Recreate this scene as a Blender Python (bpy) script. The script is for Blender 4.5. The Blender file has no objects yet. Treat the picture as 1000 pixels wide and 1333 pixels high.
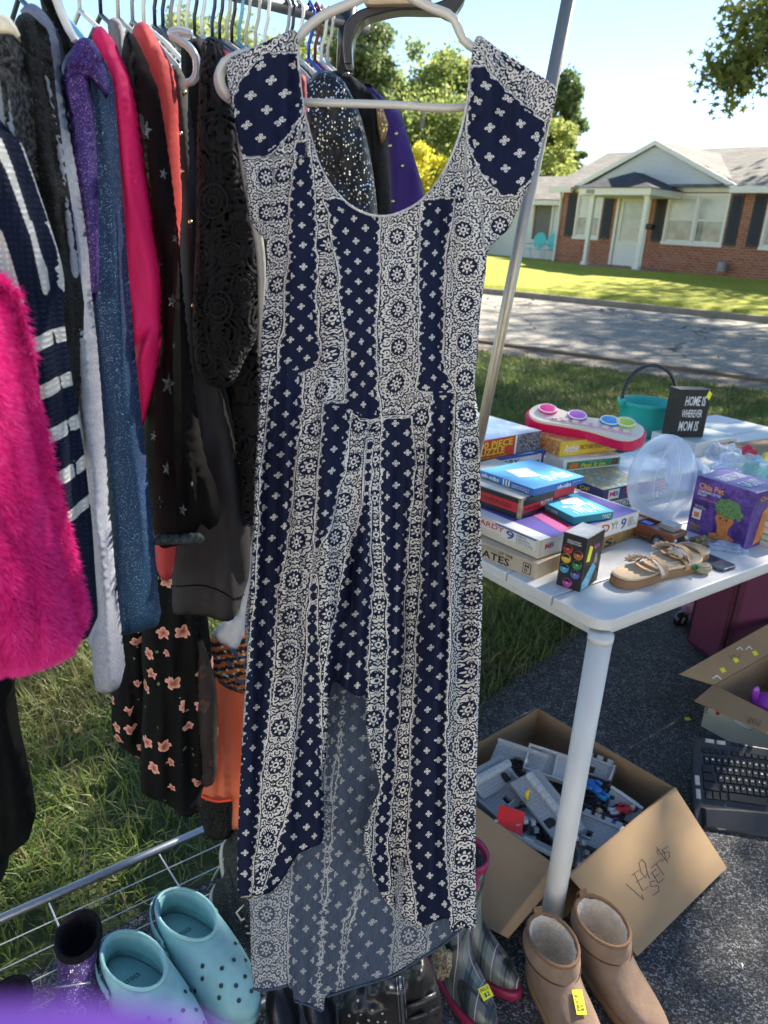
import bpy, bmesh, math, random
import numpy as np
from mathutils import Vector, Matrix
from mathutils.geometry import delaunay_2d_cdt
random.seed(7); RNG = np.random.default_rng(7)
SC = bpy.context.scene; C = SC.collection
R = math.radians

# ------------------------------------------------------------------ camera, world, sun, exposure
F = 1002.0; PITCH = R(20); ROLL = R(3.8); CAM = np.array([0, 0, 1.55])
_R = np.array([1., 0, 0]); _U = np.array([0, math.sin(PITCH), math.cos(PITCH)]); _F = np.array([0, math.cos(PITCH), -math.sin(PITCH)])
_r = math.cos(ROLL)*_R + math.sin(ROLL)*_U; _u = -math.sin(ROLL)*_R + math.cos(ROLL)*_U
cam_d = bpy.data.cameras.new('camera'); cam = bpy.data.objects.new('camera', cam_d); C.objects.link(cam)
m = Matrix.Identity(4)
for i in range(3):
    m[i][0] = _r[i]; m[i][1] = _u[i]; m[i][2] = -_F[i]; m[i][3] = CAM[i]
cam.matrix_world = m
cam_d.sensor_fit = 'VERTICAL'; cam_d.sensor_height = 24; cam_d.lens = 24*F/1333; cam_d.clip_start = 0.01; cam_d.clip_end = 900
cam_d.dof.use_dof = True; cam_d.dof.focus_distance = 1.25; cam_d.dof.aperture_fstop = cam_d.lens/3.4
SC.camera = cam
SUN_AZ, SUN_EL = 47.0, 41.0                       # degrees to the right of the view, above the horizon
SUN_DIR = np.array([math.sin(R(SUN_AZ))*math.cos(R(SUN_EL)), math.cos(R(SUN_AZ))*math.cos(R(SUN_EL)), math.sin(R(SUN_EL))])
W = bpy.data.worlds.new('World'); SC.world = W; W.use_nodes = True
wn = W.node_tree; bg = wn.nodes['Background']
sky = wn.nodes.new('ShaderNodeTexSky'); sky.sky_type = 'NISHITA'; sky.sun_disc = False
sky.sun_elevation = R(SUN_EL); sky.sun_rotation = R(SUN_AZ); sky.air_density = 1.0; sky.dust_density = 0.0; sky.ozone_density = 3.0
wn.links.new(sky.outputs[0], bg.inputs[0]); bg.inputs[1].default_value = 0.066
sd = bpy.data.lights.new('sun', 'SUN'); sd.energy = 4.2; sd.angle = R(0.55); sd.color = (1, .95, .86)
so = bpy.data.objects.new('sun', sd); C.objects.link(so); so.location = (0, 0, 30)
so.rotation_euler = Vector(tuple(-SUN_DIR)).to_track_quat('-Z', 'Y').to_euler()
SC.view_settings.view_transform = 'Standard'; SC.view_settings.look = 'None'; SC.view_settings.gamma = 1
SC.view_settings.use_curve_mapping = False; SC.view_settings.exposure = 2.0
SC.view_settings.use_white_balance = True; SC.view_settings.white_balance_temperature = 6900; SC.view_settings.white_balance_tint = 10
SC.render.engine = 'CYCLES'; SC.cycles.max_bounces = 8; SC.cycles.transparent_max_bounces = 16
SC.cycles.use_denoising = True; SC.cycles.caustics_reflective = False; SC.cycles.caustics_refractive = False

# ------------------------------------------------------------------ photo geometry -> world helpers
def ray(x, y): return _F + _r*((x-500)/F) - _u*((y-666.5)/F)
def atz(x, y, z):
    d = ray(x, y); return CAM + d*((z-CAM[2])/d[2])
def aty(x, y, Y):
    d = ray(x, y); return CAM + d*(Y/d[1])
def rays(X, Yp): return _F + np.outer((X-500)/F, _r) - np.outer((Yp-666.5)/F, _u)
def V(*a): return np.array(a, float)
def unit(v): v = np.array(v, float); return v/np.linalg.norm(v)

# ------------------------------------------------------------------ materials
MATS = {}
class N:
    """tiny wrapper: nodes of one material with arithmetic on sockets"""
    def __init__(s, name):
        s.m = bpy.data.materials.new(name); s.m.use_nodes = True; s.t = s.m.node_tree
        s.b = s.t.nodes['Principled BSDF']; s.o = s.t.nodes['Material Output']
    def n(s, typ, **kw):
        x = s.t.nodes.new('ShaderNode'+typ)
        for k, v in kw.items(): setattr(x, k, v)
        return x
    def lk(s, a, b): s.t.links.new(a, b)
    def put(s, sock, v):
        if isinstance(v, (int, float)): sock.default_value = v
        elif isinstance(v, (tuple, list)): sock.default_value = tuple(v)+((1,) if len(v) == 3 and len(sock.default_value) == 4 else ())
        else: s.lk(v, sock)
    def math(s, op, *a, clamp=False):
        x = s.n('Math', operation=op); x.use_clamp = clamp
        for i, v in enumerate(a): s.put(x.inputs[i], v)
        return x.outputs[0]
    def mix(s, f, a, b):
        x = s.n('Mix', data_type='RGBA'); s.put(x.inputs[0], f); s.put(x.inputs[6], a); s.put(x.inputs[7], b); return x.outputs[2]
    def obj(s, scale=(1, 1, 1), rot=(0, 0, 0)):
        tc = s.n('TexCoord'); mp = s.n('Mapping'); mp.inputs['Scale'].default_value = scale; mp.inputs['Rotation'].default_value = rot
        s.lk(tc.outputs['Object'], mp.inputs[0]); return mp.outputs[0]
    def noise(s, vec, sc, det=3, rough=.55):
        x = s.n('TexNoise'); s.lk(vec, x.inputs['Vector']); x.inputs['Scale'].default_value = sc; x.inputs['Detail'].default_value = det
        x.inputs['Roughness'].default_value = rough; return x.outputs[0]
    def vor(s, vec, sc, feature='F1', out=0, rnd=1):
        x = s.n('TexVoronoi', feature=feature); s.lk(vec, x.inputs['Vector']); x.inputs['Scale'].default_value = sc
        x.inputs['Randomness'].default_value = rnd; return x.outputs[out]
    def ramp(s, v, a, b): return s.math('MULTIPLY', s.math('SUBTRACT', v, a), 1/(b-a), clamp=True)
    def bump(s, h, strength=.3, dist=.002):
        x = s.n('Bump'); x.inputs['Strength'].default_value = strength; x.inputs['Distance'].default_value = dist
        s.lk(h, x.inputs['Height']); s.lk(x.outputs[0], s.b.inputs['Normal'])
def mat(name, col, rough=.6, var=.12, vs=6, bump=0, bs=60, bd=.001, metal=0, trans=0, ior=None, spec=None, sheen=0, coat=0, alpha=None, sss=0, emis=None, stretch=(1, 1, 1), speck=None, vs2=None, tl=0):
    if name in MATS: return MATS[name]
    k = N(name); b = k.b; v = k.obj(stretch)
    c = tuple(x*(1-var) for x in col); d = tuple(min(1, x*(1+var)) for x in col)
    out = k.mix(k.ramp(k.noise(v, vs, 5, .6), .3, .7), c, d)
    if vs2: out = k.mix(k.math('MULTIPLY', k.ramp(k.noise(v, vs2, 2), .35, .7), .5), out, tuple(x*.72 for x in col))
    if speck:                                     # (colour, scale, amount)
        out = k.mix(k.math('LESS_THAN', k.vor(v, speck[1], out=0), speck[2]), out, speck[0])
    k.put(b.inputs['Base Color'], out); b.inputs['Roughness'].default_value = rough; b.inputs['Metallic'].default_value = metal
    if rough > .2: k.put(b.inputs['Roughness'], k.math('ADD', k.math('MULTIPLY', k.noise(v, vs*3, 3), .2), rough-.1))
    if trans: b.inputs['Transmission Weight'].default_value = trans
    if ior: b.inputs['IOR'].default_value = ior
    if spec is not None: b.inputs['Specular IOR Level'].default_value = spec
    if sheen: b.inputs['Sheen Weight'].default_value = sheen; b.inputs['Sheen Roughness'].default_value = .5; k.put(b.inputs['Sheen Tint'], tuple(min(1, x*1.5+.1) for x in col))
    if coat: b.inputs['Coat Weight'].default_value = coat
    if alpha is not None: b.inputs['Alpha'].default_value = alpha
    if sss: b.inputs['Subsurface Weight'].default_value = sss; b.inputs['Subsurface Scale'].default_value = .01
    if emis: k.put(b.inputs['Emission Color'], emis); b.inputs['Emission Strength'].default_value = 1
    if bump: k.bump(k.noise(v, bs, 4, .65), bump, bd)
    if tl:                                        # thin translucent leaf or cloth
        tr = k.n('BsdfTranslucent'); k.put(tr.inputs[0], out); mx = k.n('MixShader'); mx.inputs[0].default_value = tl
        k.lk(b.outputs[0], mx.inputs[1]); k.lk(tr.outputs[0], mx.inputs[2]); k.lk(mx.outputs[0], k.o.inputs[0])
    MATS[name] = k.m; return k.m
def paint(name, col, rough=.35, **kw): return mat(name, col, rough, var=kw.pop('var', .04), vs=12, **kw)

# ------------------------------------------------------------------ mesh helpers
class MB:
    def __init__(s): s.v = []; s.f = []
    def add(s, vs, fs):
        o = len(s.v); s.v += [tuple(map(float, p)) for p in vs]; s.f += [tuple(i+o for i in f) for f in fs]; return s
    def obox(s, o, x, y, z):
        o, x, y, z = map(lambda a: np.array(a, float), (o, x, y, z))
        p = [o, o+x, o+x+y, o+y, o+z, o+x+z, o+x+y+z, o+y+z]
        f = [(0, 3, 2, 1), (4, 5, 6, 7), (0, 1, 5, 4), (1, 2, 6, 5), (2, 3, 7, 6), (3, 0, 4, 7)]
        if np.dot(np.cross(x, y), z) < 0: f = [t[::-1] for t in f]
        return s.add(p, f)
    def box(s, c, sz, ax=None):
        X, Y, Z = ax if ax is not None else (V(1, 0, 0), V(0, 1, 0), V(0, 0, 1))
        x, y, z = X*sz[0], Y*sz[1], Z*sz[2]
        return s.obox(np.array(c)-x/2-y/2-z/2, x, y, z)
    def tube(s, pts, r, n=8, closed=False, flat=1.0):
        P = [np.array(p, float) for p in pts]; k = len(P); rr = r if isinstance(r, (list, tuple, np.ndarray)) else [r]*k
        up = None; vs = []
        for i in range(k):
            t = unit((P[(i+1) % k] if (closed or i < k-1) else P[i]) - (P[i-1] if (closed or i > 0) else P[i]))
            if up is None:
                a = V(0, 0, 1) if abs(t[2]) < .9 else V(1, 0, 0); up = unit(a-t*np.dot(a, t))
            up = unit(up-t*np.dot(up, t)); sd = np.cross(t, up)
            for j in range(n):
                an = 2*math.pi*j/n; vs.append(P[i]+rr[i]*(math.cos(an)*sd+math.sin(an)*up*flat))
        fs = []
        for i in range(k if closed else k-1):
            a, b = i*n, ((i+1) % k)*n
            for j in range(n): fs.append((a+j, a+(j+1) % n, b+(j+1) % n, b+j))
        if not closed: fs += [tuple(range(n))[::-1], tuple(range((k-1)*n, k*n))]
        return s.add(vs, fs)
    def rings(s, rg, cap0=True, cap1=True):
        n = len(rg[0]); vs = [p for q in rg for p in q]; fs = []
        for i in range(len(rg)-1):
            for j in range(n): fs.append((i*n+j, i*n+(j+1) % n, (i+1)*n+(j+1) % n, (i+1)*n+j))
        if cap0: fs.append(tuple(range(n))[::-1])
        if cap1: fs.append(tuple(range((len(rg)-1)*n, len(rg)*n)))
        return s.add(vs, fs)
    def lathe(s, c, prof, n=24, ax=None, sx=1, sy=1, cap0=True, cap1=True):
        X, Y, Z = ax if ax is not None else (V(1, 0, 0), V(0, 1, 0), V(0, 0, 1)); c = np.array(c, float)
        return s.rings([[c+X*r*sx*math.cos(2*math.pi*j/n)+Y*r*sy*math.sin(2*math.pi*j/n)+Z*z for j in range(n)] for r, z in prof], cap0, cap1)
    def prism(s, poly, o, ex, ey, ez):
        o, ex, ey, ez = (np.array(a, float) for a in (o, ex, ey, ez)); n = len(poly)
        a = [o+ex*x+ey*y for x, y in poly]; b = [p+ez for p in a]
        ar = sum(poly[i][0]*poly[(i+1) % n][1]-poly[(i+1) % n][0]*poly[i][1] for i in range(n)); fl = (ar > 0) == (np.dot(np.cross(ex, ey), ez) > 0)
        fs = [tuple(range(n))[::-1], tuple(range(n, 2*n))]+[(i, (i+1) % n, n+(i+1) % n, n+i) for i in range(n)]
        if not fl: fs = [f[::-1] for f in fs]
        return s.add(a+b, fs)
    def ball(s, c, r, nu=12, nv=8, ax=None):
        r = (r, r, r) if isinstance(r, (int, float)) else r
        X, Y, Z = ax if ax is not None else (V(1, 0, 0), V(0, 1, 0), V(0, 0, 1)); c = np.array(c, float); rg = []
        for i in range(nv+1):
            ph = math.pi*(i+.02)/(nv+.04)-math.pi/2
            rg.append([c+X*r[0]*math.cos(ph)*math.cos(t)+Y*r[1]*math.cos(ph)*math.sin(t)+Z*r[2]*math.sin(ph) for t in [2*math.pi*j/nu for j in range(nu)]])
        return s.rings(rg)
    def quad(s, a, b, c, d): return s.add([a, b, c, d], [(0, 1, 2, 3)])
    def mesh(s, name):
        me = bpy.data.meshes.new(name); me.from_pydata(s.v, [], s.f); me.update(); return me
def link(name, data, parent=None):
    o = bpy.data.objects.new(name, data); C.objects.link(o)
    if parent is not None:
        o.parent = parent; o.matrix_parent_inverse = parent_base(parent).inverted()
    return o
def parent_base(p):
    mt = Matrix.Translation(p.location) @ p.rotation_euler.to_matrix().to_4x4()
    return parent_base(p.parent) @ p.matrix_parent_inverse @ mt if p.parent else mt
def obj(name, mb, mt, parent=None, smooth=False, kind=None, bevel=0, seg=2, solid=0, sub=0, auto=None):
    me = mb.mesh(name) if isinstance(mb, MB) else mb
    me.materials.clear() if False else None
    if mt is not None: me.materials.append(mt)
    o = link(name, me, parent)
    if smooth or auto: me.polygons.foreach_set('use_smooth', [True]*len(me.polygons))
    if solid:
        md = o.modifiers.new('solid', 'SOLIDIFY'); md.thickness = solid; md.offset = 0
    if bevel:
        md = o.modifiers.new('bevel', 'BEVEL'); md.width = bevel; md.segments = seg; md.limit_method = 'ANGLE'; md.angle_limit = R(35); md.harden_normals = False
    if sub:
        md = o.modifiers.new('sub', 'SUBSURF'); md.levels = sub; md.render_levels = sub
    if auto:
        me.set_sharp_from_angle(angle=R(auto))
    if kind: o['kind'] = kind
    return o
def tag(o, label=None, cat=None, group=None, kind=None):
    if label: o['label'] = label
    if cat: o['category'] = cat
    if group: o['group'] = group
    if kind: o['kind'] = kind
    return o
def thing(name, label, cat, loc=(0, 0, 0), group=None):
    o = bpy.data.objects.new(name, None); C.objects.link(o); o.location = tuple(map(float, loc)); o.empty_display_size = .05
    return tag(o, label, cat, group)
def copy_tree(o, parent=None):
    c = o.copy(); C.objects.link(c); c.parent = parent
    for ch in list(o.children): copy_tree(ch, c)
    return c
def vnoise(x, y, seed=0):
    """smooth value noise in [-1, 1], vectorised"""
    xi = np.floor(x).astype(np.int64); yi = np.floor(y).astype(np.int64); fx = x-xi; fy = y-yi
    fx = fx*fx*(3-2*fx); fy = fy*fy*(3-2*fy)
    def h(a, b):
        n = (a*374761393+b*668265263+seed*1274126177) & 0x7fffffff; n = ((n ^ (n >> 13))*1274126177) & 0x7fffffff
        return ((n ^ (n >> 16)) % 65536)/32768.0-1
    return (h(xi, yi)*(1-fx)+h(xi+1, yi)*fx)*(1-fy)+(h(xi, yi+1)*(1-fx)+h(xi+1, yi+1)*fx)*fy
def smooth_poly(pts, step=6, closed=True, sharp=()):
    P = np.array(pts, float); n = len(P); out = []
    for i in range(n if closed else n-1):
        p0, p1, p2, p3 = P[(i-1) % n] if (closed or i > 0) else P[i], P[i], P[(i+1) % n], P[(i+2) % n] if (closed or i+2 < n) else P[(i+1) % n]
        k = max(1, int(np.linalg.norm(p2-p1)/step))
        L = max(np.linalg.norm(p2-p1), 1e-6)
        def lim(v, L=L):
            q = np.linalg.norm(v); return v*(min(q, L)/q) if q > 0 else v
        m1, m2 = lim((p2-p0)/2), lim((p3-p1)/2)
        for j in range(k):
            t = j/k; out.append((2*t**3-3*t**2+1)*p1+(t**3-2*t**2+t)*m1+(-2*t**3+3*t**2)*p2+(t**3-t**2)*m2)
    if not closed: out.append(P[-1])
    return np.array(out)
def in_poly(X, Y, P):
    ins = np.zeros(len(X), bool); n = len(P); j = n-1
    for i in range(n):
        xi, yi, xj, yj = P[i][0], P[i][1], P[j][0], P[j][1]
        if yi != yj:
            c = ((yi > Y) != (yj > Y)) & (X < (xj-xi)*(Y-yi)/(yj-yi)+xi); ins ^= c
        j = i
    return ins
def edge_dist(X, Y, P):
    d = np.full(len(X), 1e9); n = len(P)
    for i in range(n):
        a = P[i]; b = P[(i+1) % n]; ab = b-a; L = ab@ab+1e-9
        t = np.clip(((X-a[0])*ab[0]+(Y-a[1])*ab[1])/L, 0, 1)
        d = np.minimum(d, np.hypot(X-a[0]-t*ab[0], Y-a[1]-t*ab[1]))
    return d
def tri_outline(outline, step, smooth=True, jit=0.0):
    P = smooth_poly(outline, step) if smooth else np.array(outline, float)
    x0, y0 = P.min(0); x1, y1 = P.max(0)
    gx, gy = np.meshgrid(np.arange(x0, x1, step), np.arange(y0, y1, step*.9)); gx = gx+(np.arange(gx.shape[0]) % 2)[:, None]*step/2
    X, Y = gx.ravel(), gy.ravel(); k = in_poly(X, Y, P); X, Y = X[k], Y[k]; d = edge_dist(X, Y, P); k = d > step*.55; X, Y, d = X[k], Y[k], d[k]
    vs = [Vector(p) for p in P]+[Vector((a, b)) for a, b in zip(X, Y)]; n = len(P)
    r = delaunay_2d_cdt(vs, [(i, (i+1) % n) for i in range(n)], [], 1, 1e-5)
    Q = np.array([tuple(v) for v in r[0]]); dd = edge_dist(Q[:, 0], Q[:, 1], P)
    return Q, [tuple(f) for f in r[2]], dd
def cloth(name, outline, depth, mt, parent=None, step=7, bulge=.02, bw=30, fold=None, back=.6, smooth=True, attrs=None, kind=None, thin=None):
    """a hanging piece of cloth: outline in photo pixels, depth(X, Y) = its distance ahead of the camera, closed front and back, folds pushed along y"""
    Q, T, d = tri_outline(outline, step, smooth)
    X, Yp = Q[:, 0], Q[:, 1]; D = depth(X, Yp) if callable(depth) else np.full(len(X), float(depth))
    prof = np.sqrt(np.clip(1-(1-np.minimum(d/bw, 1))**2, 0, 1)); fo = fold(X, Yp) if fold else 0*X
    ew = np.minimum(d/6, 1)
    Df = D-prof*bulge+fo; Db = D+prof*bulge*back+fo*.7+.0015*ew
    if thin: Df = D+fo; Db = D+fo+thin*ew
    rr = rays(X, Yp); A = CAM+rr*(Df/rr[:, 1])[:, None]
    # the back layer keeps the same x and z as the front so the outline holds from the side too
    Bk = A.copy(); Bk[:, 1] += (Db-Df)
    onb = d < 1e-3; n = len(X); idx = np.arange(n); bi = np.where(onb, idx, idx+n)
    tri = []
    for f in T:
        for i in range(1, len(f)-1): tri.append((f[0], f[i], f[i+1]))
    tri = np.array(tri)
    a, b, c = A[tri[0][0]], A[tri[0][1]], A[tri[0][2]]
    if np.dot(np.cross(b-a, c-a), CAM-a) < 0: tri = tri[:, ::-1]
    al = np.concatenate([tri, bi[tri][:, ::-1]]); vv = np.concatenate([A, Bk])
    me = bpy.data.meshes.new(name); me.from_pydata(vv.tolist(), [], al.tolist())
    if attrs:
        for k, fn in attrs.items():
            at = me.attributes.new(k, 'FLOAT', 'POINT'); w = fn(X, Yp); at.data.foreach_set('value', np.concatenate([w, w]).astype(np.float32))
    me.update()
    bm = bmesh.new(); bm.from_mesh(me); bmesh.ops.delete(bm, geom=[v for v in bm.verts if not v.link_faces], context='VERTS'); bm.to_mesh(me); bm.free()
    o = obj(name, me, mt, parent, smooth=True, kind=kind)
    PO_ = smooth_poly(outline, step) if smooth else np.array(outline, float)
    def surf(x, y, off=.0008):
        x_, y_ = np.array([float(x)]), np.array([float(y)]); d_ = np.where(in_poly(x_, y_, PO_), edge_dist(x_, y_, PO_), 0); Dd = depth(x_, y_) if callable(depth) else np.array([float(depth)])
        pr_ = np.sqrt(np.clip(1-(1-np.minimum(d_/bw, 1))**2, 0, 1)); ff = fold(x_, y_) if fold else 0*x_
        return float((Dd-(0 if thin else pr_*bulge)+ff)[0])-off
    SURF[0] = surf; return o
SURF = [None]
def folds(amp, lx, ly, seed=0, lean=0.0, ridge=True, amp2=0):
    def f(X, Y):
        x = (X-lean*Y)
        a = vnoise(x/lx, Y/ly, seed)+.5*vnoise(x/lx*2.1, Y/ly*1.6, seed+1)
        if ridge: a = 1-2*np.abs(a)
        return amp*a+amp2*vnoise(X/9., Y/9., seed+5)
    return f
def plane_depth(Y0, x0=0, k=0.0, k2=0.0, y0=400): return lambda X, Y: Y0+k*(X-x0)/1000+k2*(Y-y0)/1000
_fc = [0]
def txt(s, o, ex, ey, w, h, mt, parent, name='lettering', bold=0.0, shear=0, lift=.0006, spacing=1.0):
    """flat lettering fitted into the rectangle (w, h) whose lower left corner is o"""
    cu = bpy.data.curves.new('t', 'FONT'); cu.body = s; cu.resolution_u = 2; cu.offset = bold*.5; cu.shear = shear; cu.space_line = .85; cu.space_character = spacing
    ob = bpy.data.objects.new('t', cu); C.objects.link(ob); me = bpy.data.meshes.new_from_object(ob); bpy.data.objects.remove(ob)
    if not me.vertices: return None
    ex, ey = unit(ex), unit(ey); ez = unit(np.cross(ex, ey)); co = np.empty(len(me.vertices)*3); me.vertices.foreach_get('co', co); co = co.reshape(-1, 3)
    mn, mx = co.min(0), co.max(0); sx = w/(mx[0]-mn[0]); sy = h/max(1e-6, mx[1]-mn[1])
    p = np.array(o, float)+np.outer((co[:, 0]-mn[0])*sx, ex)+np.outer((co[:, 1]-mn[1])*sy, ey)+ez*lift
    me.vertices.foreach_set('co', p.ravel()); me.update(); me.name = name
    return obj(name, me, mt, parent)
def decal(poly, o, ex, ey, mt, parent, name, lift=.0004, th=.0004):
    ex, ey = unit(ex), unit(ey); ez = unit(np.cross(ex, ey))
    return obj(name, MB().prism(poly, np.array(o)+ez*lift, ex, ey, ez*th), mt, parent)

WHITE = paint('white_ink', (.82, .82, .8)); BLACK = paint('black_ink', (.012, .012, .014)); RED = paint('red_ink', (.62, .03, .03)); YEL = paint('yellow_ink', (.85, .7, .03))
NAVYI = paint('blue_ink', (.05, .08, .35)); GREENI = paint('green_ink', (.03, .28, .1)); GREYI = paint('grey_ink', (.25, .25, .26))
STICK = paint('yellow_sticker', (.9, .85, .04), .5)

# ================================================================== the setting
SN = V(.5, .866); ST = V(.866, -.5)                # across and along the street
def ground_z(s):
    return np.interp(s, [-50, 10.8, 17.8, 18.0, 24.0, 60, 600], [0, 0, .28, .42, .86, .95, 2.0])
def st(s, t, z=0): p = SN*s+ST*t; return V(p[0], p[1], z)
def sheet(name, s0, s1, t0, t1, mt, lift=0, ns=40, nt=10, kind='structure', amp=0, seed=1):
    S = np.unique(np.concatenate([np.linspace(s0, s1, ns), [b for b in (10.15, 10.8, 11.2, 17.8, 18.0, 24.0, 60) if s0 < b < s1]])); ns = len(S); Tt = np.linspace(t0, t1, nt); vs = []; fs = []
    for s in S:
        for t in Tt:
            p = SN*s+ST*t; vs.append((p[0], p[1], float(ground_z(s))+lift-(.05 if name == 'ground' and s > 10.18 else 0)+amp*float(vnoise(np.array(s*.9), np.array(t*.9), seed))))
    for i in range(ns-1):
        for j in range(nt-1): a = i*nt+j; fs.append((a, a+1, a+nt+1, a+nt)[::-1])
    o = obj(name, MB().add(vs, fs), mt, smooth=True); o['kind'] = kind; return o
def m_soil():
    k = N('lawn_soil'); v = k.obj(); a = k.noise(v, 1.3, 6, .6); b = k.noise(v, 14, 6, .7); c = k.noise(v, 90, 3)
    col = k.mix(k.ramp(b, .35, .65), (.035, .06, .014), (.085, .11, .03)); col = k.mix(k.math('MULTIPLY', k.ramp(a, .5, .68), .8), col, (.15, .115, .06))
    col = k.mix(k.math('MULTIPLY', k.ramp(c, .45, .7), .4), col, (.06, .05, .03))
    k.put(k.b.inputs[0], col); k.b.inputs['Roughness'].default_value = .95; k.bump(k.math('ADD', b, c), .8, .02); return k.m
def m_lawn(name, c0, c1):
    k = N(name); v = k.obj(); a = k.noise(v, .5, 5, .6); b = k.noise(v, 9, 6, .75); sp = k.vor(v, 2.2)
    col = k.mix(k.ramp(b, .35, .68), c0, c1); col = k.mix(k.math('MULTIPLY', k.ramp(a, .45, .7), .45), col, tuple(x*.7 for x in c0))
    col = k.mix(k.math('LESS_THAN', sp, .05), col, (.4, .3, .1))
    k.put(k.b.inputs[0], col); k.b.inputs['Roughness'].default_value = .9; k.bump(b, 1, .05); return k.m
SOIL = m_soil(); LAWN = m_lawn('far_lawn', (.22, .25, .015), (.46, .46, .03))
def m_asph(name, c0, c1, c2, grain, thr, crack=False):
    k = N(name); v = k.obj(); g = k.n('TexVoronoi'); k.lk(v, g.inputs['Vector']); g.inputs['Scale'].default_value = grain
    sep = k.n('SeparateColor'); k.lk(g.outputs['Color'], sep.inputs[0]); rnd = sep.outputs[0]
    big = k.noise(v, 1.1, 5, .6); sm = k.noise(v, 30, 3, .6)
    col = k.mix(k.ramp(rnd, .2, .8), c0, c1); col = k.mix(k.math('MULTIPLY', k.math('GREATER_THAN', rnd, thr), k.ramp(sm, .35, .6)), col, c2)
    col = k.mix(k.math('MULTIPLY', k.ramp(big, .42, .72), .4), col, tuple(.5*(a+b)*1.5 for a, b in zip(c0, c1)))
    if crack:
        e = k.n('TexVoronoi', feature='DISTANCE_TO_EDGE'); w = k.n('VectorMath', operation='ADD'); k.lk(v, w.inputs[0])
        nz = k.n('TexNoise'); k.lk(v, nz.inputs['Vector']); nz.inputs['Scale'].default_value = 1.2; nz.inputs['Detail'].default_value = 5; k.lk(nz.outputs['Color'], w.inputs[1])
        k.lk(w.outputs[0], e.inputs['Vector']); e.inputs['Scale'].default_value = .38
        col = k.mix(k.math('LESS_THAN', e.outputs[0], .008), col, tuple(x*.35 for x in c0))
    k.put(k.b.inputs[0], col); k.b.inputs['Roughness'].default_value = .88
    k.bump(k.math('ADD', k.math('MULTIPLY', g.outputs['Distance'], -1.0), k.math('MULTIPLY', sm, .6)), .9, .004); return k.m
sheet('ground', -40, 420, -260, 260, SOIL, 0, 120, 60)
STREET = m_asph('street_asphalt', (.20, .18, .15), (.31, .28, .235), (.42, .39, .33), 30, .8, True)
CONC = mat('kerb_concrete', (.27, .23, .18), .9, .25, 3, .5, 40, .004, vs2=.8)
sheet('street', 11.25, 17.7, -60, 60, STREET, .02, 8, 40)
GRAV = m_asph('gravel_verge', (.13, .10, .07), (.22, .18, .13), (.36, .31, .25), 38, .7)
sheet('gravel_verge', 10.2, 11.26, -60, 60, GRAV, .012, 4, 40, amp=.006)
obj('near_road_edge', MB().obox(st(11.12, -60, -.05), ST_ := np.append(ST*120, 0), np.append(SN*.15, 0), V(0, 0, .115)), mat('edge_stone', (.16, .12, .08), .9, .3, 2), kind='structure')
z1 = float(ground_z(17.8)); obj('kerb', MB().obox(st(17.66, -60, z1-.2), ST_, np.append(SN*.17, 0), V(0, 0, .34)), CONC, kind='structure', bevel=.025)
sheet('front_lawn', 17.8, 40, -60, 60, LAWN, .07, 60, 60, amp=.015)
DRIVE = m_asph('driveway_asphalt', (.025, .025, .027), (.10, .10, .105), (.32, .32, .33), 260, .76)
# driveway: left edge wanders beside the grass, from beside the rack to behind the table
de = [(-2.2, -.35), (-1.3, .55), (-.95, .98), (-.6, 1.30), (-.32, 1.55), (0, 1.9), (.2, 2.1), (.42, 2.38), (.62, 2.62), (.9, 2.98), (1.6, 3.7), (2.5, 4.7), (4, 6.2)]
deo = smooth_poly(de, .06, closed=False)
dv = [(x+.03*float(vnoise(np.array(x*9), np.array(y*9), 3))+.012*float(vnoise(np.array(x*35), np.array(y*35), 4)), y) for x, y in deo]
far = [(x+7*.72, y-7*.69) for x, y in dv]
mbd = MB(); n = len(dv); K = 40; vs = []
for i in range(n):
    for j in range(K+1):
        t = j/K; vs.append((dv[i][0]*(1-t)+far[i][0]*t, dv[i][1]*(1-t)+far[i][1]*t, .012+.003*float(vnoise(np.array(dv[i][0]+7*t*2.), np.array(dv[i][1]*2.), 2)) if 0 < j else .002))
mbd.add(vs, [(i*(K+1)+j, i*(K+1)+j+1, (i+1)*(K+1)+j+1, (i+1)*(K+1)+j) for i in range(n-1) for j in range(K)])
dro = obj('driveway', mbd, DRIVE, smooth=True, kind='structure')

def fast(name, Vx, Q, mt, parent=None, kind=None):
    me = bpy.data.meshes.new(name); Vx = np.asarray(Vx, np.float32); Q = np.asarray(Q, np.int32); k = Q.shape[1]
    me.vertices.add(len(Vx)); me.vertices.foreach_set('co', Vx.ravel()); me.loops.add(Q.size); me.loops.foreach_set('vertex_index', Q.ravel())
    me.polygons.add(len(Q)); me.polygons.foreach_set('loop_start', np.arange(0, Q.size, k, dtype=np.int32)); me.update(calc_edges=True)
    me.materials.append(mt); o = link(name, me, parent)
    if kind: o['kind'] = kind
    return o
def side_of_drive(X, Yp):
    dx = np.array(deo)
    j = np.argmin((X[:, None]-dx[None, :, 0])**2+(Yp[:, None]-dx[None, :, 1])**2, axis=1); j = np.minimum(j, len(dx)-2)
    t = dx[j+1]-dx[j]; t = t/np.linalg.norm(t, axis=1)[:, None]; return (X-dx[j, 0])*t[:, 1]-(Yp-dx[j, 1])*t[:, 0]      # >0: driveway side
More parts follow.
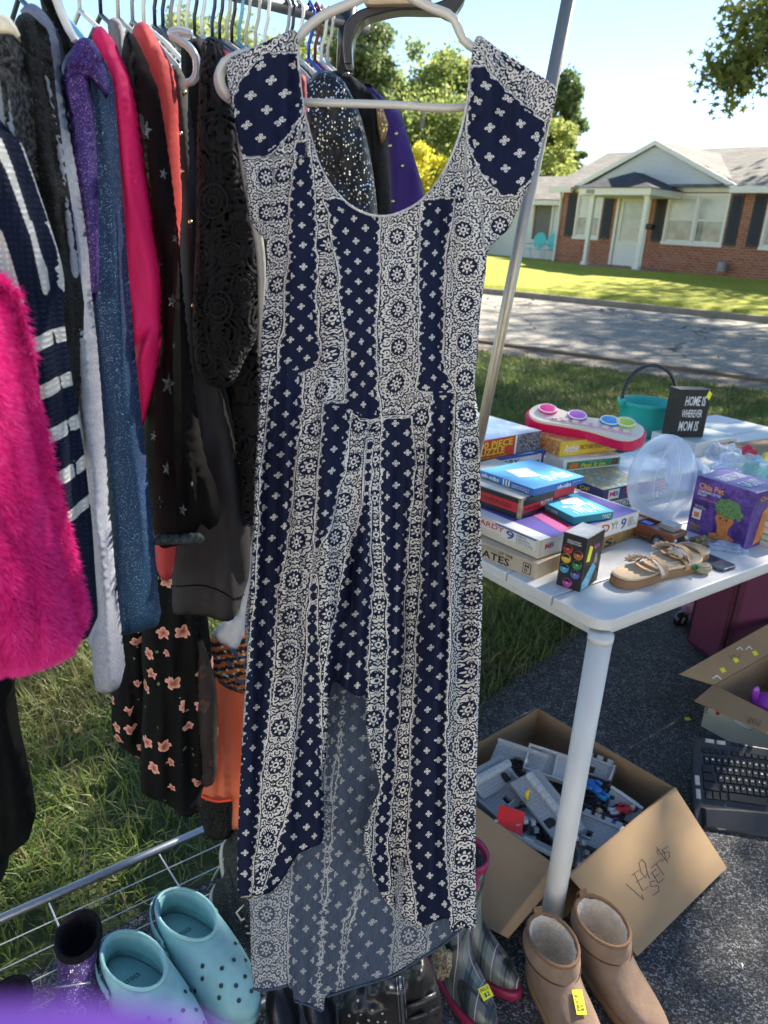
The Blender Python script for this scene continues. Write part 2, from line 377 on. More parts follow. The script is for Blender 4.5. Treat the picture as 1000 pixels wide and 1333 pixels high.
def m_blade():
    k = N('grass_blade'); g = k.n('NewGeometry'); rnd = g.outputs['Random Per Island']; v = k.obj(); pa = k.noise(v, 1.1, 4, .6)
    col = k.mix(rnd, (.075, .13, .022), (.24, .32, .07)); col = k.mix(k.math('GREATER_THAN', rnd, .86), col, (.28, .23, .11))
    col = k.mix(k.math('MULTIPLY', k.ramp(pa, .5, .66), .75), col, (.19, .155, .08))
    k.put(k.b.inputs[0], col); k.b.inputs['Roughness'].default_value = .5; tr = k.n('BsdfTranslucent'); k.put(tr.inputs[0], col)
    mx = k.n('MixShader'); mx.inputs[0].default_value = .35; k.lk(k.b.outputs[0], mx.inputs[1]); k.lk(tr.outputs[0], mx.inputs[2]); k.lk(mx.outputs[0], k.o.inputs[0]); return k.m
BLADE = m_blade()
def blades(X, Yp, L, wd, name, mt, lay=.5):
    n = len(X); az = RNG.uniform(0, 2*math.pi, n); tilt = RNG.uniform(.25, 1.35, n)*lay*1.6; L = L*RNG.uniform(.5, 1.25, n); wd = wd*RNG.uniform(.6, 1.3, n)
    s = X*SN[0]+Yp*SN[1]; z = ground_z(s); d = np.stack([np.cos(az), np.sin(az)], 1); pr = np.stack([-d[:, 1], d[:, 0]], 1)
    t1 = tilt*.5; p0 = np.stack([X, Yp, z-.004], 1)
    m1 = p0+np.concatenate([d*(np.sin(t1)*L*.5)[:, None], (np.cos(t1)*L*.5)[:, None]], 1)
    t2 = np.minimum(tilt*1.5, 1.8); m2 = m1+np.concatenate([d*(np.sin(t2)*L*.5)[:, None], (np.cos(t2)*L*.5)[:, None]], 1)
    m2[:, 2] = np.maximum(m2[:, 2], z+.004)
    P3 = np.concatenate([pr, np.zeros((n, 1))], 1)*wd[:, None]*.5
    vs = np.stack([p0-P3, p0+P3, m1+P3*.9, m1-P3*.9, m2+P3*.15, m2-P3*.15], 1).reshape(-1, 3)
    b = (np.arange(n)*6)[:, None]; q = np.concatenate([b+[0, 1, 2, 3], b+[3, 2, 4, 5]], 0)
    return fast(name, vs, q, mt, kind='stuff')
def scatter(n, x0, x1, y0, y1): return RNG.uniform(x0, x1, n), RNG.uniform(y0, y1, n)
X, Yp = scatter(170000, -3.2, .9, .6, 4.6); den = vnoise(X*1.6, Yp*1.6, 11)*.5+.5; sd_ = side_of_drive(X, Yp)
k_ = (sd_ < .02) & (RNG.random(len(X)) < np.clip(den*1.4+.1, 0, 1)*np.clip(-sd_*3+.22, 0, 1)); blades(X[k_], Yp[k_], .10, .0045, 'grass_beside_the_rack', BLADE, .6)
X, Yp = scatter(230000, .0, 6.2, 2.2, 7.5); den = vnoise(X*1.4, Yp*1.4, 12)*.5+.5; sd_ = side_of_drive(X, Yp)
k_ = (sd_ < .05) & (Yp > X*.6+1.2) & (RNG.random(len(X)) < np.clip(den*1.4+.15, 0, 1)*np.clip(-sd_*2.2+.15, 0, 1)); blades(X[k_], Yp[k_], .08, .005, 'grass_behind_the_table', BLADE, .55)
X, Yp = scatter(200000, -.5, 9.5, 5, 13); sx = X*SN[0]+Yp*SN[1]; sd_ = side_of_drive(X, Yp)
k_ = (sd_ < 0) & (sx < 10.35) & (np.abs(X/Yp-.32) < .4); blades(X[k_], Yp[k_], .075, .010, 'grass_by_the_street', BLADE, .55)
X, Yp = scatter(9000, -.5, 9.5, 5, 13); sx = X*SN[0]+Yp*SN[1]; k_ = (sx > 10.2) & (sx < 11.1) & (vnoise(X*1.2, Yp*1.2, 8) > .25); blades(X[k_], Yp[k_], .06, .010, 'verge_weeds', BLADE, .6)
STRAW = mat('straw', (.36, .29, .17), .8, .3, 40)
def litter(n, x0, x1, y0, y1, L, name, cond=None):
    X, Yp = scatter(n, x0, x1, y0, y1); k = np.ones(n, bool) if cond is None else cond(X, Yp); X, Yp = X[k], Yp[k]; n = len(X)
    az = RNG.uniform(0, math.pi, n); L = L*RNG.uniform(.3, 1.2, n); d = np.stack([np.cos(az)*L, np.sin(az)*L, RNG.uniform(-.002, .004, n)], 1)
    w = np.stack([-np.sin(az), np.cos(az), np.zeros(n)], 1)*.0008; p = np.stack([X, Yp, np.full(n, .0195)], 1)
    mid = p+d*.5+w*RNG.uniform(-4, 4, n)[:, None]
    vs = np.stack([p-w, p+w, mid+w, mid-w, p+d+w*.5, p+d-w*.5], 1).reshape(-1, 3); b = (np.arange(n)*6)[:, None]
    fast(name, vs, np.concatenate([b+[0, 1, 2, 3], b+[3, 2, 4, 5]], 0), STRAW, kind='stuff')
def dead_leaves(n, x0, x1, y0, y1, size, name, seed):
    rg = np.random.default_rng(seed); X = rg.uniform(x0, x1, n); Yq = rg.uniform(y0, y1, n); P = np.stack([X, Yq, ground_z(X*SN[0]+Yq*SN[1])+size*.9+.012], 1)
    a = rg.normal(size=(n, 3))*V(1, 1, .35); a /= np.linalg.norm(a, axis=1)[:, None]; b = np.cross(a, V(0, 0, 1)+rg.normal(size=(n, 3))*.5); b /= np.linalg.norm(b, axis=1)[:, None]; s_ = size*rg.uniform(.6, 1.4, n)[:, None]; c_ = np.cross(a, b)
    vs = np.stack([P-a*s_, P-b*s_*.55+c_*s_*.15, P+a*s_, P+b*s_*.55+c_*s_*.15], 1).reshape(-1, 3); fast(name, vs, (np.arange(n)*4)[:, None]+np.arange(4), mat('dead_leaf', (.34, .22, .09), .8, .45, 9), kind='stuff')
dead_leaves(160, .3, 6.5, 4.0, 12, .028, 'dead_leaves_on_the_lawn', 2); dead_leaves(40, -2.2, 0, 1.5, 4.0, .018, 'dead_leaves_by_the_rack', 3); dead_leaves(26, .25, 1.6, .95, 3.2, .010, 'leaf_bits_on_the_driveway', 4); dead_leaves(240, 2, 14, 16, 24, .05, 'fallen_leaves_on_the_far_lawn', 5)
litter(900, .2, 1.6, .9, 1.7, .03, 'dry_grass_clippings', lambda X, Y: vnoise(X*3, Y*3, 21) > -.1)
litter(3500, -1.1, 1.8, .9, 3.6, .045, 'straw_along_the_driveway_edge', lambda X, Y: np.abs(side_of_drive(X, Y)) < .17*RNG.random(len(X))+.02)

# ------------------------------------------------------------------ leaves and trees
def m_leaf(name, c0, c1, tl=.4):
    k = N(name); g = k.n('NewGeometry'); col = k.mix(g.outputs['Random Per Island'], c0, c1); k.put(k.b.inputs[0], col); k.b.inputs['Roughness'].default_value = .55
    tr = k.n('BsdfTranslucent'); k.put(tr.inputs[0], col); mx = k.n('MixShader'); mx.inputs[0].default_value = tl
    k.lk(k.b.outputs[0], mx.inputs[1]); k.lk(tr.outputs[0], mx.inputs[2]); k.lk(mx.outputs[0], k.o.inputs[0]); return k.m
LEAFG = m_leaf('leaf_green', (.07, .12, .03), (.2, .27, .06), .5); LEAFY = m_leaf('leaf_yellow_green', (.22, .28, .07), (.48, .51, .17), .6); LEAFYY = m_leaf('leaf_yellow', (.48, .46, .04), (.78, .70, .11), .6)
NEEDLE = m_leaf('pine_needles', (.10, .16, .06), (.25, .31, .13), .45); LEAFM = m_leaf('leaf_mid', (.15, .22, .06), (.38, .43, .14), .6)
BARK = mat('bark', (.10, .08, .06), .9, .35, 8, .6, 20, .03, stretch=(1, 1, .2))
def leaf_cloud(cs, rs, n, size, mt, parent, flat=1.0, name='foliage', seed=0):
    rg = np.random.default_rng(seed); cs = np.array(cs); rs = np.array(rs); w = rs**2/np.sum(rs**2); ci = rg.choice(len(cs), n, p=w)
    d = rg.normal(size=(n, 3)); d /= np.linalg.norm(d, axis=1)[:, None]; rad = rg.uniform(.25, 1, n)**.5
    P = cs[ci]+d*(rs[ci]*rad*rg.uniform(.55, 1.35, n))[:, None]*np.array([1, 1, flat])+rg.normal(size=(n, 3))*(rs[ci]*.16)[:, None]
    a = rg.normal(size=(n, 3)); a /= np.linalg.norm(a, axis=1)[:, None]; b = np.cross(a, rg.normal(size=(n, 3))); b /= np.linalg.norm(b, axis=1)[:, None]
    s = size*rg.uniform(.6, 1.3, n)[:, None]
    vs = np.stack([P-a*s*.5, P+b*s*.28, P+a*s*.5, P-b*s*.28], 1).reshape(-1, 3); q = (np.arange(n)*4)[:, None]+np.arange(4)
    return fast(name, vs, q, mt, parent)
def limb(mb, a, b, r0, r1, seed=0, k=6, wob=.06):
    rg = np.random.default_rng(seed); a, b = np.array(a, float), np.array(b, float); L = np.linalg.norm(b-a)
    pts = [a+(b-a)*t+rg.normal(size=3)*wob*L*math.sin(math.pi*t) for t in np.linspace(0, 1, k)]
    mb.tube(pts, list(np.linspace(r0, r1, k)), 7)
def tree(label, cat, base, h, cw, leafmt, n, size, seed, group=None, name='broadleaf_tree', low=.25, clump=.28, ncl=26, shape='round'):
    rg = np.random.default_rng(seed); base = np.array(base, float); t = thing(name, label, cat, base, group)
    tr = MB(); limb(tr, base-V(0, 0, .3), base+V(0, 0, h*.8), .045*h*.5, .01*h, seed, 8, .02)
    cs = []; rs = []
    for i in range(ncl):
        z = rg.uniform(low, 1); az = rg.uniform(0, 2*math.pi)
        if shape == 'cone': rr = (1-z)*.95+.08
        elif shape == 'pine': rr = (1-((z-.6)/.5)**2*.8)*rg.uniform(.35, 1)
        else: rr = math.sqrt(max(.05, 1-((z-(low+1)/2)/((1-low)/2*1.12))**2))
        rad = rr*cw*.5*(1-clump*.6)*rg.uniform(.45, 1); c = base+V(math.cos(az)*rad, math.sin(az)*rad, z*h*(1-clump*.2)); cs.append(c); rs.append(cw*.5*clump*rg.uniform(.7, 1.3))
        if i % 2 == 0: limb(tr, base+V(0, 0, max(.15, z-.25)*h*.8), c, .014*h*.5, .005*h*.4, seed+i, 5, .05)
    obj('trunk', tr, BARK, t); leaf_cloud(cs, rs, n, size, leafmt, t, .6 if shape in ('cone', 'pine') else .85, 'crown', seed); return t
def gz(x, y): return float(ground_z(x*SN[0]+y*SN[1]))
def at_depth(px, Y):
    d = ray(px, 300); return CAM[0]+d[0]*Y/d[1]
def back_tree(label, px, ytop, Y, wpx, mt, n, size, seed, **kw):
    top = aty(px, ytop, Y); x = top[0]; z0 = gz(x, Y); h = top[2]-z0; cw = wpx/F*Y*1.05
    return tree(label, kw.pop('cat', 'tree'), (x, Y, z0), h, cw, mt, n, size, seed, **kw)
g_ = 'trees far behind the clothes rack'
back_tree('tall dark pine with layered crown seen beside the black hanger', 468, 20, 42, 165, NEEDLE, 24000, .26, 3, group=g_, name='pine_tree', shape='pine', low=.15, clump=.17, ncl=110)
back_tree('yellow-green tree right of the dark pine, above the dress neckline', 548, 66, 44, 190, LEAFM, 30000, .26, 5, group=g_, low=.03, clump=.17, ncl=110)
back_tree('pale green tree just left of the dress shoulder', 608, 76, 47, 190, LEAFY, 26000, .28, 6, group=g_, low=.03, clump=.17, ncl=100)
back_tree('green tree low behind the pale ones above the neckline', 575, 140, 40, 190, LEAFM, 16000, .24, 7, group=g_, low=.0, clump=.2, ncl=80)
back_tree('low green tree under the dark pine', 500, 150, 39, 150, LEAFG, 12000, .24, 17, group=g_, low=.0, clump=.2, ncl=70)
back_tree('bright yellow shrub left of the grey utility pole', 556, 190, 33, 95, LEAFYY, 8000, .15, 8, group=g_, low=.0, clump=.2, ncl=60, name='yellow_shrub', cat='shrub')
back_tree('bright yellow shrub in the corner of the neckline by the dress strap', 622, 152, 34, 56, LEAFYY, 7000, .15, 9, group=g_, low=.0, clump=.2, ncl=50, name='yellow_shrub', cat='shrub')
back_tree('yellow-green tree seen between the hanger hooks on the left', 385, 60, 44, 150, LEAFY, 14000, .28, 10, group=g_, low=.03, clump=.2, ncl=70)
back_tree('green tree low behind the hanger hooks farthest left', 270, 20, 46, 210, LEAFM, 14000, .3, 11, group=g_, low=.03, clump=.2, ncl=70)
back_tree('spruce with drooping tiers just right of the metal pole', 742, 88, 46, 130, NEEDLE, 16000, .28, 12, name='spruce_tree', shape='cone', low=.15, clump=.12, ncl=120)
back_tree('round yellow-green tree in front of the spruce beside the house roof', 718, 150, 41, 110, LEAFY, 14000, .2, 13, low=.0, clump=.18, ncl=80)
back_tree('green tree behind the dress shoulder and the metal pole', 668, 105, 48, 120, LEAFM, 12000, .3, 14, group=g_, low=.0, clump=.2, ncl=70)
# trees outside the picture on the sunny side; they shade the driveway, the lawn and the street
def shade_tree(label, x, y, h, r, n, size, seed, mt):
    z0 = gz(x, y); return tree(label, 'tree', (x, y, z0), h+r*.75-z0, r*2, mt, n, size, seed, group='tall street trees', low=(h-r*.8)/(h+r*.75), clump=.3, ncl=34)
shade_tree('broad leafy tree beside the driveway whose branch reaches into the top right corner', 10.2, 8.2, 7.6, 5.6, 28000, .2, 31, LEAFG)
shade_tree('tall leafy tree by the near side of the street', 15.2, 18.6, 13.3, 5.6, 17000, .2, 32, LEAFG)
shade_tree('tall leafy tree behind the right end of the brick house', 20.6, 26.6, 15, 6.4, 15000, .26, 33, LEAFG)
# the branch in the top right corner: lobed leaves
def m5(n, P, s, rg):
    ang = np.array([90, 112, 152, 176, 214, 270, 326, 4, 28, 68])*math.pi/180; rr = np.array([1, .42, .95, .4, .8, .22, .8, .4, .95, .42])
    sh = np.stack([np.cos(ang)*rr, np.sin(ang)*rr], 1)
    nrm = rg.normal(size=(n, 3))+V(0, 0, .6); nrm /= np.linalg.norm(nrm, axis=1)[:, None]; a = np.cross(nrm, rg.normal(size=(n, 3))); a /= np.linalg.norm(a, axis=1)[:, None]; b = np.cross(nrm, a)
    s = s*rg.uniform(.6, 1.2, n)[:, None, None]
    return (P[:, None, :]+s*(sh[None, :, 0:1]*a[:, None, :]+sh[None, :, 1:2]*b[:, None, :])).reshape(-1, 3), (np.arange(n)*10)[:, None]+np.arange(10)
br = thing('tree_branch', 'leafy branch with lobed green and yellow leaves hanging in the top right corner', 'branch', aty(1010, 40, 11))
twg = MB(); rg = np.random.default_rng(4); hub = aty(1130, -60, 11.2)
tips = [(965, 20), (948, 12), (975, 55), (938, 68), (912, 96), (925, 88), (935, 108), (945, 140), (958, 122), (975, 95), (990, 60), (1010, 30), (1000, 100), (985, 10), (960, 75), (1030, 60), (948, 38)]
PP_ = []; mains = [aty(1000, 15, 11), aty(995, 60, 11.1), aty(960, 90, 10.9), aty(1030, 20, 11)]
for mn in mains: limb(twg, hub, mn, .05, .018, 3, 7, .03)
for i, (x, y) in enumerate(tips):
    tp = aty(x, y, 11+rg.uniform(-.7, .7)); mn = min(mains, key=lambda q: np.linalg.norm(q-tp)); limb(twg, mn, tp, .014, .004, i, 6, .05)
    for t in np.linspace(.1, 1, 18):
        for _ in range(5): PP_.append(mn+(tp-mn)*t+rg.normal(size=3)*.12)
for _ in range(600): PP_.append(aty(rg.uniform(985, 1100), rg.uniform(-60, 80), 11+rg.uniform(-.8, .8)))
obj('twigs', twg, BARK, br)
vs, q = m5(len(PP_), np.array(PP_), .072, rg); fast('leaves', vs, q, m_leaf('leaf_branch', (.08, .12, .025), (.34, .36, .08), .55), br)

# ------------------------------------------------------------------ the brick house across the street
def at_dep(px, py, dep): return CAM+ray(px, py)*dep
A0 = at_dep(722, 340, 27.0); B0 = at_dep(1000, 365, 21.3); Z0 = .87; A0[2] = B0[2] = Z0
HX = unit(B0-A0); HN = V(HX[1], -HX[0], 0)        # outward, towards the street
if np.dot(HN[:2], -A0[:2]) < 0: HN = -HN
def HP(px, py, off=0):
    d = ray(px, py); o = A0+HN*off; t = np.dot(o-CAM, HN)/np.dot(d, HN); p = CAM+d*t-o; return float(np.dot(p, HX)), float(p[2])
def hroot(name, label, cat):
    r = thing(name, label, cat, A0); r.rotation_euler = (0, 0, math.atan2(HX[1], HX[0])); return r
def lobj(name, mb, mt, root, **kw):
    o = obj(name, mb, mt, None, **kw); o.parent = root; return o
# local frame: x along the wall, y into the house (away from the street), z up
SGN = 1
def m_brickwall():
    k = N('house_brick'); tc = k.n('TexCoord'); sp = k.n('SeparateXYZ'); k.lk(tc.outputs['Object'], sp.inputs[0]); cb = k.n('CombineXYZ')
    k.lk(k.math('ADD', sp.outputs[0], sp.outputs[1]), cb.inputs[0]); k.lk(sp.outputs[2], cb.inputs[1]); b = k.n('TexBrick'); k.lk(cb.outputs[0], b.inputs[0])
    b.inputs['Scale'].default_value = 1; b.inputs['Brick Width'].default_value = .21; b.inputs['Row Height'].default_value = .075; b.inputs['Mortar Size'].default_value = .007
    b.inputs['Color1'].default_value = (.30, .085, .04, 1); b.inputs['Color2'].default_value = (.42, .15, .08, 1); b.inputs['Mortar'].default_value = (.42, .34, .28, 1)
    v = k.obj((1, 1, 2)); col = k.mix(k.math('MULTIPLY', k.ramp(k.noise(v, 5, 4), .45, .7), .5), b.outputs[0], (.2, .06, .035))
    col = k.mix(k.math('MULTIPLY', k.ramp(k.noise(v, .7, 3), .5, .75), .35), col, (.45, .24, .17)); k.put(k.b.inputs[0], col); k.b.inputs['Roughness'].default_value = .9; k.bump(k.math('SUBTRACT', 1, b.outputs['Fac']), .6, .01); return k.m
def m_shingle(name, c0, c1):
    k = N(name); tc = k.n('TexCoord'); sp = k.n('SeparateXYZ'); k.lk(tc.outputs['Object'], sp.inputs[0]); cb = k.n('CombineXYZ')
    k.lk(k.math('ADD', sp.outputs[0], k.math('MULTIPLY', sp.outputs[1], .35)), cb.inputs[0]); k.lk(sp.outputs[2], cb.inputs[1]); b = k.n('TexBrick'); k.lk(cb.outputs[0], b.inputs[0])
    b.inputs['Scale'].default_value = 1; b.inputs['Brick Width'].default_value = .3; b.inputs['Row Height'].default_value = .065; b.inputs['Mortar Size'].default_value = .006
    b.inputs['Color1'].default_value = c0+(1,); b.inputs['Color2'].default_value = c1+(1,); b.inputs['Mortar'].default_value = tuple(x*.45 for x in c0)+(1,)
    v = k.obj(); col = k.mix(k.math('MULTIPLY', k.ramp(k.noise(v, 6, 4), .4, .7), .4), b.outputs[0], c1); k.put(k.b.inputs[0], col); k.b.inputs['Roughness'].default_value = .95; k.bump(b.outputs['Fac'], -.5, .01); return k.m
BRICK = m_brickwall(); SHING = m_shingle('roof_shingle', (.15, .14, .125), (.26, .24, .21)); SHINGD = m_shingle('porch_shingle', (.035, .04, .05), (.07, .075, .085))
TRIM = paint('white_trim', (.78, .76, .70), .5); SIDE = paint('white_siding', (.72, .74, .74), .6); SHUT = paint('black_shutter', (.022, .024, .03), .5)
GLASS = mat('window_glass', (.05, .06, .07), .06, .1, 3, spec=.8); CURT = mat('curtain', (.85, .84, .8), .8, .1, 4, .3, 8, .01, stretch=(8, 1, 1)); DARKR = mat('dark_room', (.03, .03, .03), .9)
house = hroot('brick_house', 'single storey red brick house with white gable and black shutters across the street', 'house')
def wallbox(mb, u0, u1, z0, z1, holes, th=.2, y=0):
    us = sorted({u0, u1, *[h[0] for h in holes], *[h[1] for h in holes]}); zs = sorted({z0, z1, *[h[2] for h in holes], *[h[3] for h in holes]})
    for i in range(len(us)-1):
        for j in range(len(zs)-1):
            cu, cz = (us[i]+us[i+1])/2, (zs[j]+zs[j+1])/2
            if any(h[0] < cu < h[1] and h[2] < cz < h[3] for h in holes): continue
            mb.obox((us[i], y, zs[j]), (us[i+1]-us[i], 0, 0), (0, th, 0), (0, 0, zs[j+1]-zs[j]))
EAVE = 2.42; UE = 16.5
def rect(px0, py0, px1, py1):
    (a, b), (c, d) = HP(px0, py0), HP(px1, py1); return a, c, d, b
W1 = rect(753, 267, 777, 316); W2 = rect(871, 269, 937, 324); W3 = rect(1001, 272, 1055, 330); DR = rect(806, 274, 832, 340)
W1 = (W1[0], W1[1], .92, 2.2); W2 = (W2[0], W2[1], .92, 2.2); W3 = (W3[0], W3[0]+W2[1]-W2[0], .92, 2.2); DR = (DR[0], DR[1], .12, 2.2)
wb = MB(); wallbox(wb, 0, UE, -.3, EAVE, [W1, W2, W3, DR]); wb.obox((0, .2, -.3), (.2, 0, 0), (0, 8, 0), (0, 0, EAVE+.3)); wb.obox((UE-.2, .2, -.3), (.2, 0, 0), (0, 8, 0), (0, 0, EAVE+.3)); wb.obox((.2, 8, -.3), (UE-.4, 0, 0), (0, .2, 0), (0, 0, EAVE+.3))
lobj('wall', wb, BRICK, house)
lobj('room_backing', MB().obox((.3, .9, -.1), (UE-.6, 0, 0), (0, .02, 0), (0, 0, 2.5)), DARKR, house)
RZ = HP(1000, 190, -4.1)[1]; RU = HP(792, 193, -4.1)[0]
rf = MB(); o_ = .35; e0 = EAVE+.02
rf.add([(-o_, -o_, e0), (UE+o_, -o_, e0), (UE+o_, 8.2+o_, e0), (-o_, 8.2+o_, e0), (RU, 4.1, RZ), (UE-RU, 4.1, RZ)], [(0, 1, 5, 4), (1, 2, 5), (2, 3, 4, 5), (3, 0, 4), (0, 3, 2, 1)])
roof = lobj('roof', rf, SHING, house)
g0 = HP(758, 254)[0]; g1 = HP(950, 250)[0]; ga, gzz = HP(857, 188); gzz = min(gzz, RZ+.15); gb = 5.0
gm = MB(); t_ = .1
ge = V(0, -.45, 0)
def slope_slab(mb, p0, p1, p2, p3, th):
    n = unit(np.cross(np.array(p1)-p0, np.array(p3)-p0)); n = n if n[2] > 0 else -n
    P = [np.array(p, float) for p in (p0, p1, p2, p3)]; mb.rings([[p for p in P], [p+n*th for p in P]])
slope_slab(gm, V(g0-.25, -.16, EAVE-.02), V(ga, -.16, gzz), V(ga, gb, gzz), V(g0-.25, gb, EAVE-.02), .09)
slope_slab(gm, V(g1+.25, -.16, EAVE-.02), V(ga, -.16, gzz), V(ga, gb, gzz), V(g1+.25, gb, EAVE-.02), .09)
lobj('gable_roof', gm, SHING, house)
# clapboards of the gable, one course each
nb = 17
clap = None
for i in range(nb):
    z0 = EAVE+.05+(gzz-EAVE-.1)*i/nb; z1 = EAVE+.05+(gzz-EAVE-.1)*(i+1)/nb; f0 = (z0-EAVE)/(gzz-EAVE); f1 = (z1-EAVE)/(gzz-EAVE)
    l0, r0 = g0+(ga-g0)*f0, g1+(ga-g1)*f0; l1, r1 = g0+(ga-g0)*f1, g1+(ga-g1)*f1
    lobj('clapboard', MB().add([(l0, -.07, z0), (r0, -.07, z0), (r1, -.015, z1), (l1, -.015, z1), (l0, .1, z0), (r0, .1, z0), (r1, .1, z1), (l1, .1, z1)], [(0, 1, 2, 3), (7, 6, 5, 4), (0, 4, 5, 1), (3, 2, 6, 7), (0, 3, 7, 4), (1, 5, 6, 2)]), SIDE, house)
rk = MB()
for s_, gx in ((1, g0), (-1, g1)):
    a = V(gx-.25*s_, -.18, EAVE-.05); b = V(ga, -.18, gzz-.03); rk.obox(a, b-a, V(0, .04, 0), V(0, 0, .14))
rk.obox((-o_, -o_-.03, EAVE-.14), (g0-.2+o_, 0, 0), (0, .12, 0), (0, 0, .17)); rk.obox((g1+.2, -o_-.03, EAVE-.14), (UE-g1, 0, 0), (0, .12, 0), (0, 0, .17))
rk.obox((g0-.2, -.1, EAVE-.1), (g1-g0+.4, 0, 0), (0, .1, 0), (0, 0, .16))
lobj('fascia', rk, TRIM, house)
PANE1 = mat('pane_reflect_pale', (.50, .50, .47), .15, .25, 1.5, spec=.8); PANE2 = mat('pane_reflect_dim', (.22, .22, .20), .1, .6, 2.5, spec=.8)  # opaque panes: reflection painted in as grey, paler in the upper half
def window(w, curtain=True, two=True, n=1):
    u0, u1, z0, z1 = w; fr = MB(); t = .09
    fr.obox((u0-t*.6, -.05, z0-.08), (u1-u0+t*1.2, 0, 0), (0, .13, 0), (0, 0, .09)); fr.obox((u0-t*.4, -.03, z1), (u1-u0+t*.8, 0, 0), (0, .1, 0), (0, 0, t))
    for u in (u0-t*.4, u1-t*.4): fr.obox((u, -.03, z0+.012), (t*.8, 0, 0), (0, .12, 0), (0, 0, z1-z0-.014))
    if two: fr.obox(((u0+u1)/2-t*.45, -.022, z0+.012), (t*.9, 0, 0), (0, .11, 0), (0, 0, z1-z0-.014))
    f = lobj('window', fr, TRIM, house)
    cols = [(u0+t*.4, (u0+u1)/2-t*.45), ((u0+u1)/2+t*.45, u1-t*.4)] if two else [(u0+t*.4, u1-t*.4)]
    for a, b in cols:
        sm = MB(); zm = (z0+z1)/2
        for zz in (z0+.012, zm-.03, z1-.05): sm.obox((a, .012, zz), (b-a, 0, 0), (0, .04, 0), (0, 0, .05))
        for uu in (a, b-.04): sm.obox((uu, .014, z0+.062), (.04, 0, 0), (0, .036, 0), (0, 0, z1-z0-.112))
        o = lobj('sash', sm, TRIM, house); o.parent = f
        for q0, q1 in ((z0+.05, zm), (zm, z1-.03)):
            o = lobj('pane', MB().obox((a+.03, .03, q0), (b-a-.06, 0, 0), (0, .006, 0), (0, 0, q1-q0)), mat('pane_glass', (.42, .43, .42) if q0 > zm-.1 else (.2, .2, .19), .12, .3, 2, spec=.8) if False else (PANE1 if q0 > (z0+z1)/2-.1 else PANE2), house); o.parent = f
    if curtain:
        o = lobj('curtain', MB().obox((u0, .07, z0+(z1-z0)*.28), (u1-u0, 0, 0), (0, .02, 0), (0, 0, (z1-z0)*.72)), CURT, house); o.parent = f
    return f
window(W1, True, True); window(W2); window(W3)
def shutter(u, w=.34):
    m_ = MB(); m_.obox((u, -.035, .9), (w, 0, 0), (0, .03, 0), (0, 0, 1.36))
    for i in range(20): m_.obox((u+.04, -.052, .98+i*.062), (w-.08, 0, 0), (0, .012, .022), (0, .01, .03))
    lobj('shutter', m_, SHUT, house)
for w in (W1, W2, W3): shutter(w[0]-.44); shutter(w[1]+.1)
dm = MB(); dm.obox((DR[0]-.1, -.03, DR[2]), (.1, 0, 0), (0, .14, 0), (0, 0, DR[3]-DR[2]+.1)); dm.obox((DR[1], -.03, DR[2]), (.1, 0, 0), (0, .14, 0), (0, 0, DR[3]-DR[2]+.1)); dm.obox((DR[0], -.03, DR[3]), (DR[1]-DR[0], 0, 0), (0, .14, 0), (0, 0, .1))
lobj('door_frame', dm, TRIM, house)
dd = MB(); a, b = DR[0]+.01, DR[1]-.01; wallbox(dd, a, b, DR[2], DR[3]-.01, [(a+.14, b-.14, DR[2]+.75, DR[3]-.16)], .05, .02); door = lobj('door', dd, TRIM, house)
o = lobj('pane', MB().obox((a+.13, .04, DR[2]+.74), (b-a-.26, 0, 0), (0, .01, 0), (0, 0, DR[3]-DR[2]-.89)), mat('door_glass', (.35, .38, .38), .08, .25, 3, spec=.8), house); o.parent = door
# porch
PO = 1.35
pl0 = HP(767, 300, PO)[0]; pl1 = HP(836, 300, PO)[0]; pe0 = HP(762, 262, PO)[0]-.1; pe1 = HP(868, 262, PO)[0]-.55
pe1 = max(pe1, pl1+.25)
lobj('porch_slab', MB().obox((pl0-.25, -PO-.2, -.25), (pe1-pl0+.5, 0, 0), (0, PO+.2, 0), (0, 0, .33)), CONC, house)
for u in (pl0, pl1):
    pm = MB(); pm.box((u, -PO, 1.1), (.11, .11, 2.04)); pm.box((u, -PO, .13), (.18, .18, .1)); pm.box((u, -PO, 2.09), (.17, .17, .06)); lobj('porch_post', pm, TRIM, house)
pb = MB(); pb.obox((pe0, -PO-.25, 2.12), (pe1-pe0, 0, 0), (0, PO+.2, 0), (0, 0, .2)); lobj('porch_fascia', pb, TRIM, house, bevel=.015)
pa, pz = HP(829, 236, .3); pz = max(pz, 2.85)
lobj('porch_roof', MB().add([(pe0-.08, -PO-.32, 2.325), (pe1+.08, -PO-.32, 2.325), (pe1+.08, -.06, 2.325), (pe0-.08, -.06, 2.325), (pa, -.5, pz), (pa, -.06, pz)], [(0, 1, 4), (1, 2, 5, 4), (3, 0, 4, 5), (0, 3, 2, 1), (2, 3, 5)]), SHINGD, house)
sg = MB().obox(((DR[0]+pe0)/2+.1, -PO-.262, 2.15), (.3, 0, 0), (0, .01, 0), (0, 0, .12)); lobj('house_number', sg, GREYI, house)
ds = MB(); ds.tube([(-.02, -.1, EAVE-.05), (-.02, -.06, EAVE-.3), (-.02, -.06, 0)], .045, 6); lobj('downspout', ds, TRIM, house)
ds = MB(); ds.tube([(pl1+.16, -PO-.2, 2.2), (pl1+.12, -PO-.1, 2.0), (pl1+.12, -PO-.1, .02)], .04, 6); lobj('downspout', ds, TRIM, house)
mbx = HP(846, 295); ml = MB().box((mbx[0], -.09, mbx[1]), (.36, .16, .14)); lobj('mailbox', ml, SHUT, house, bevel=.03)
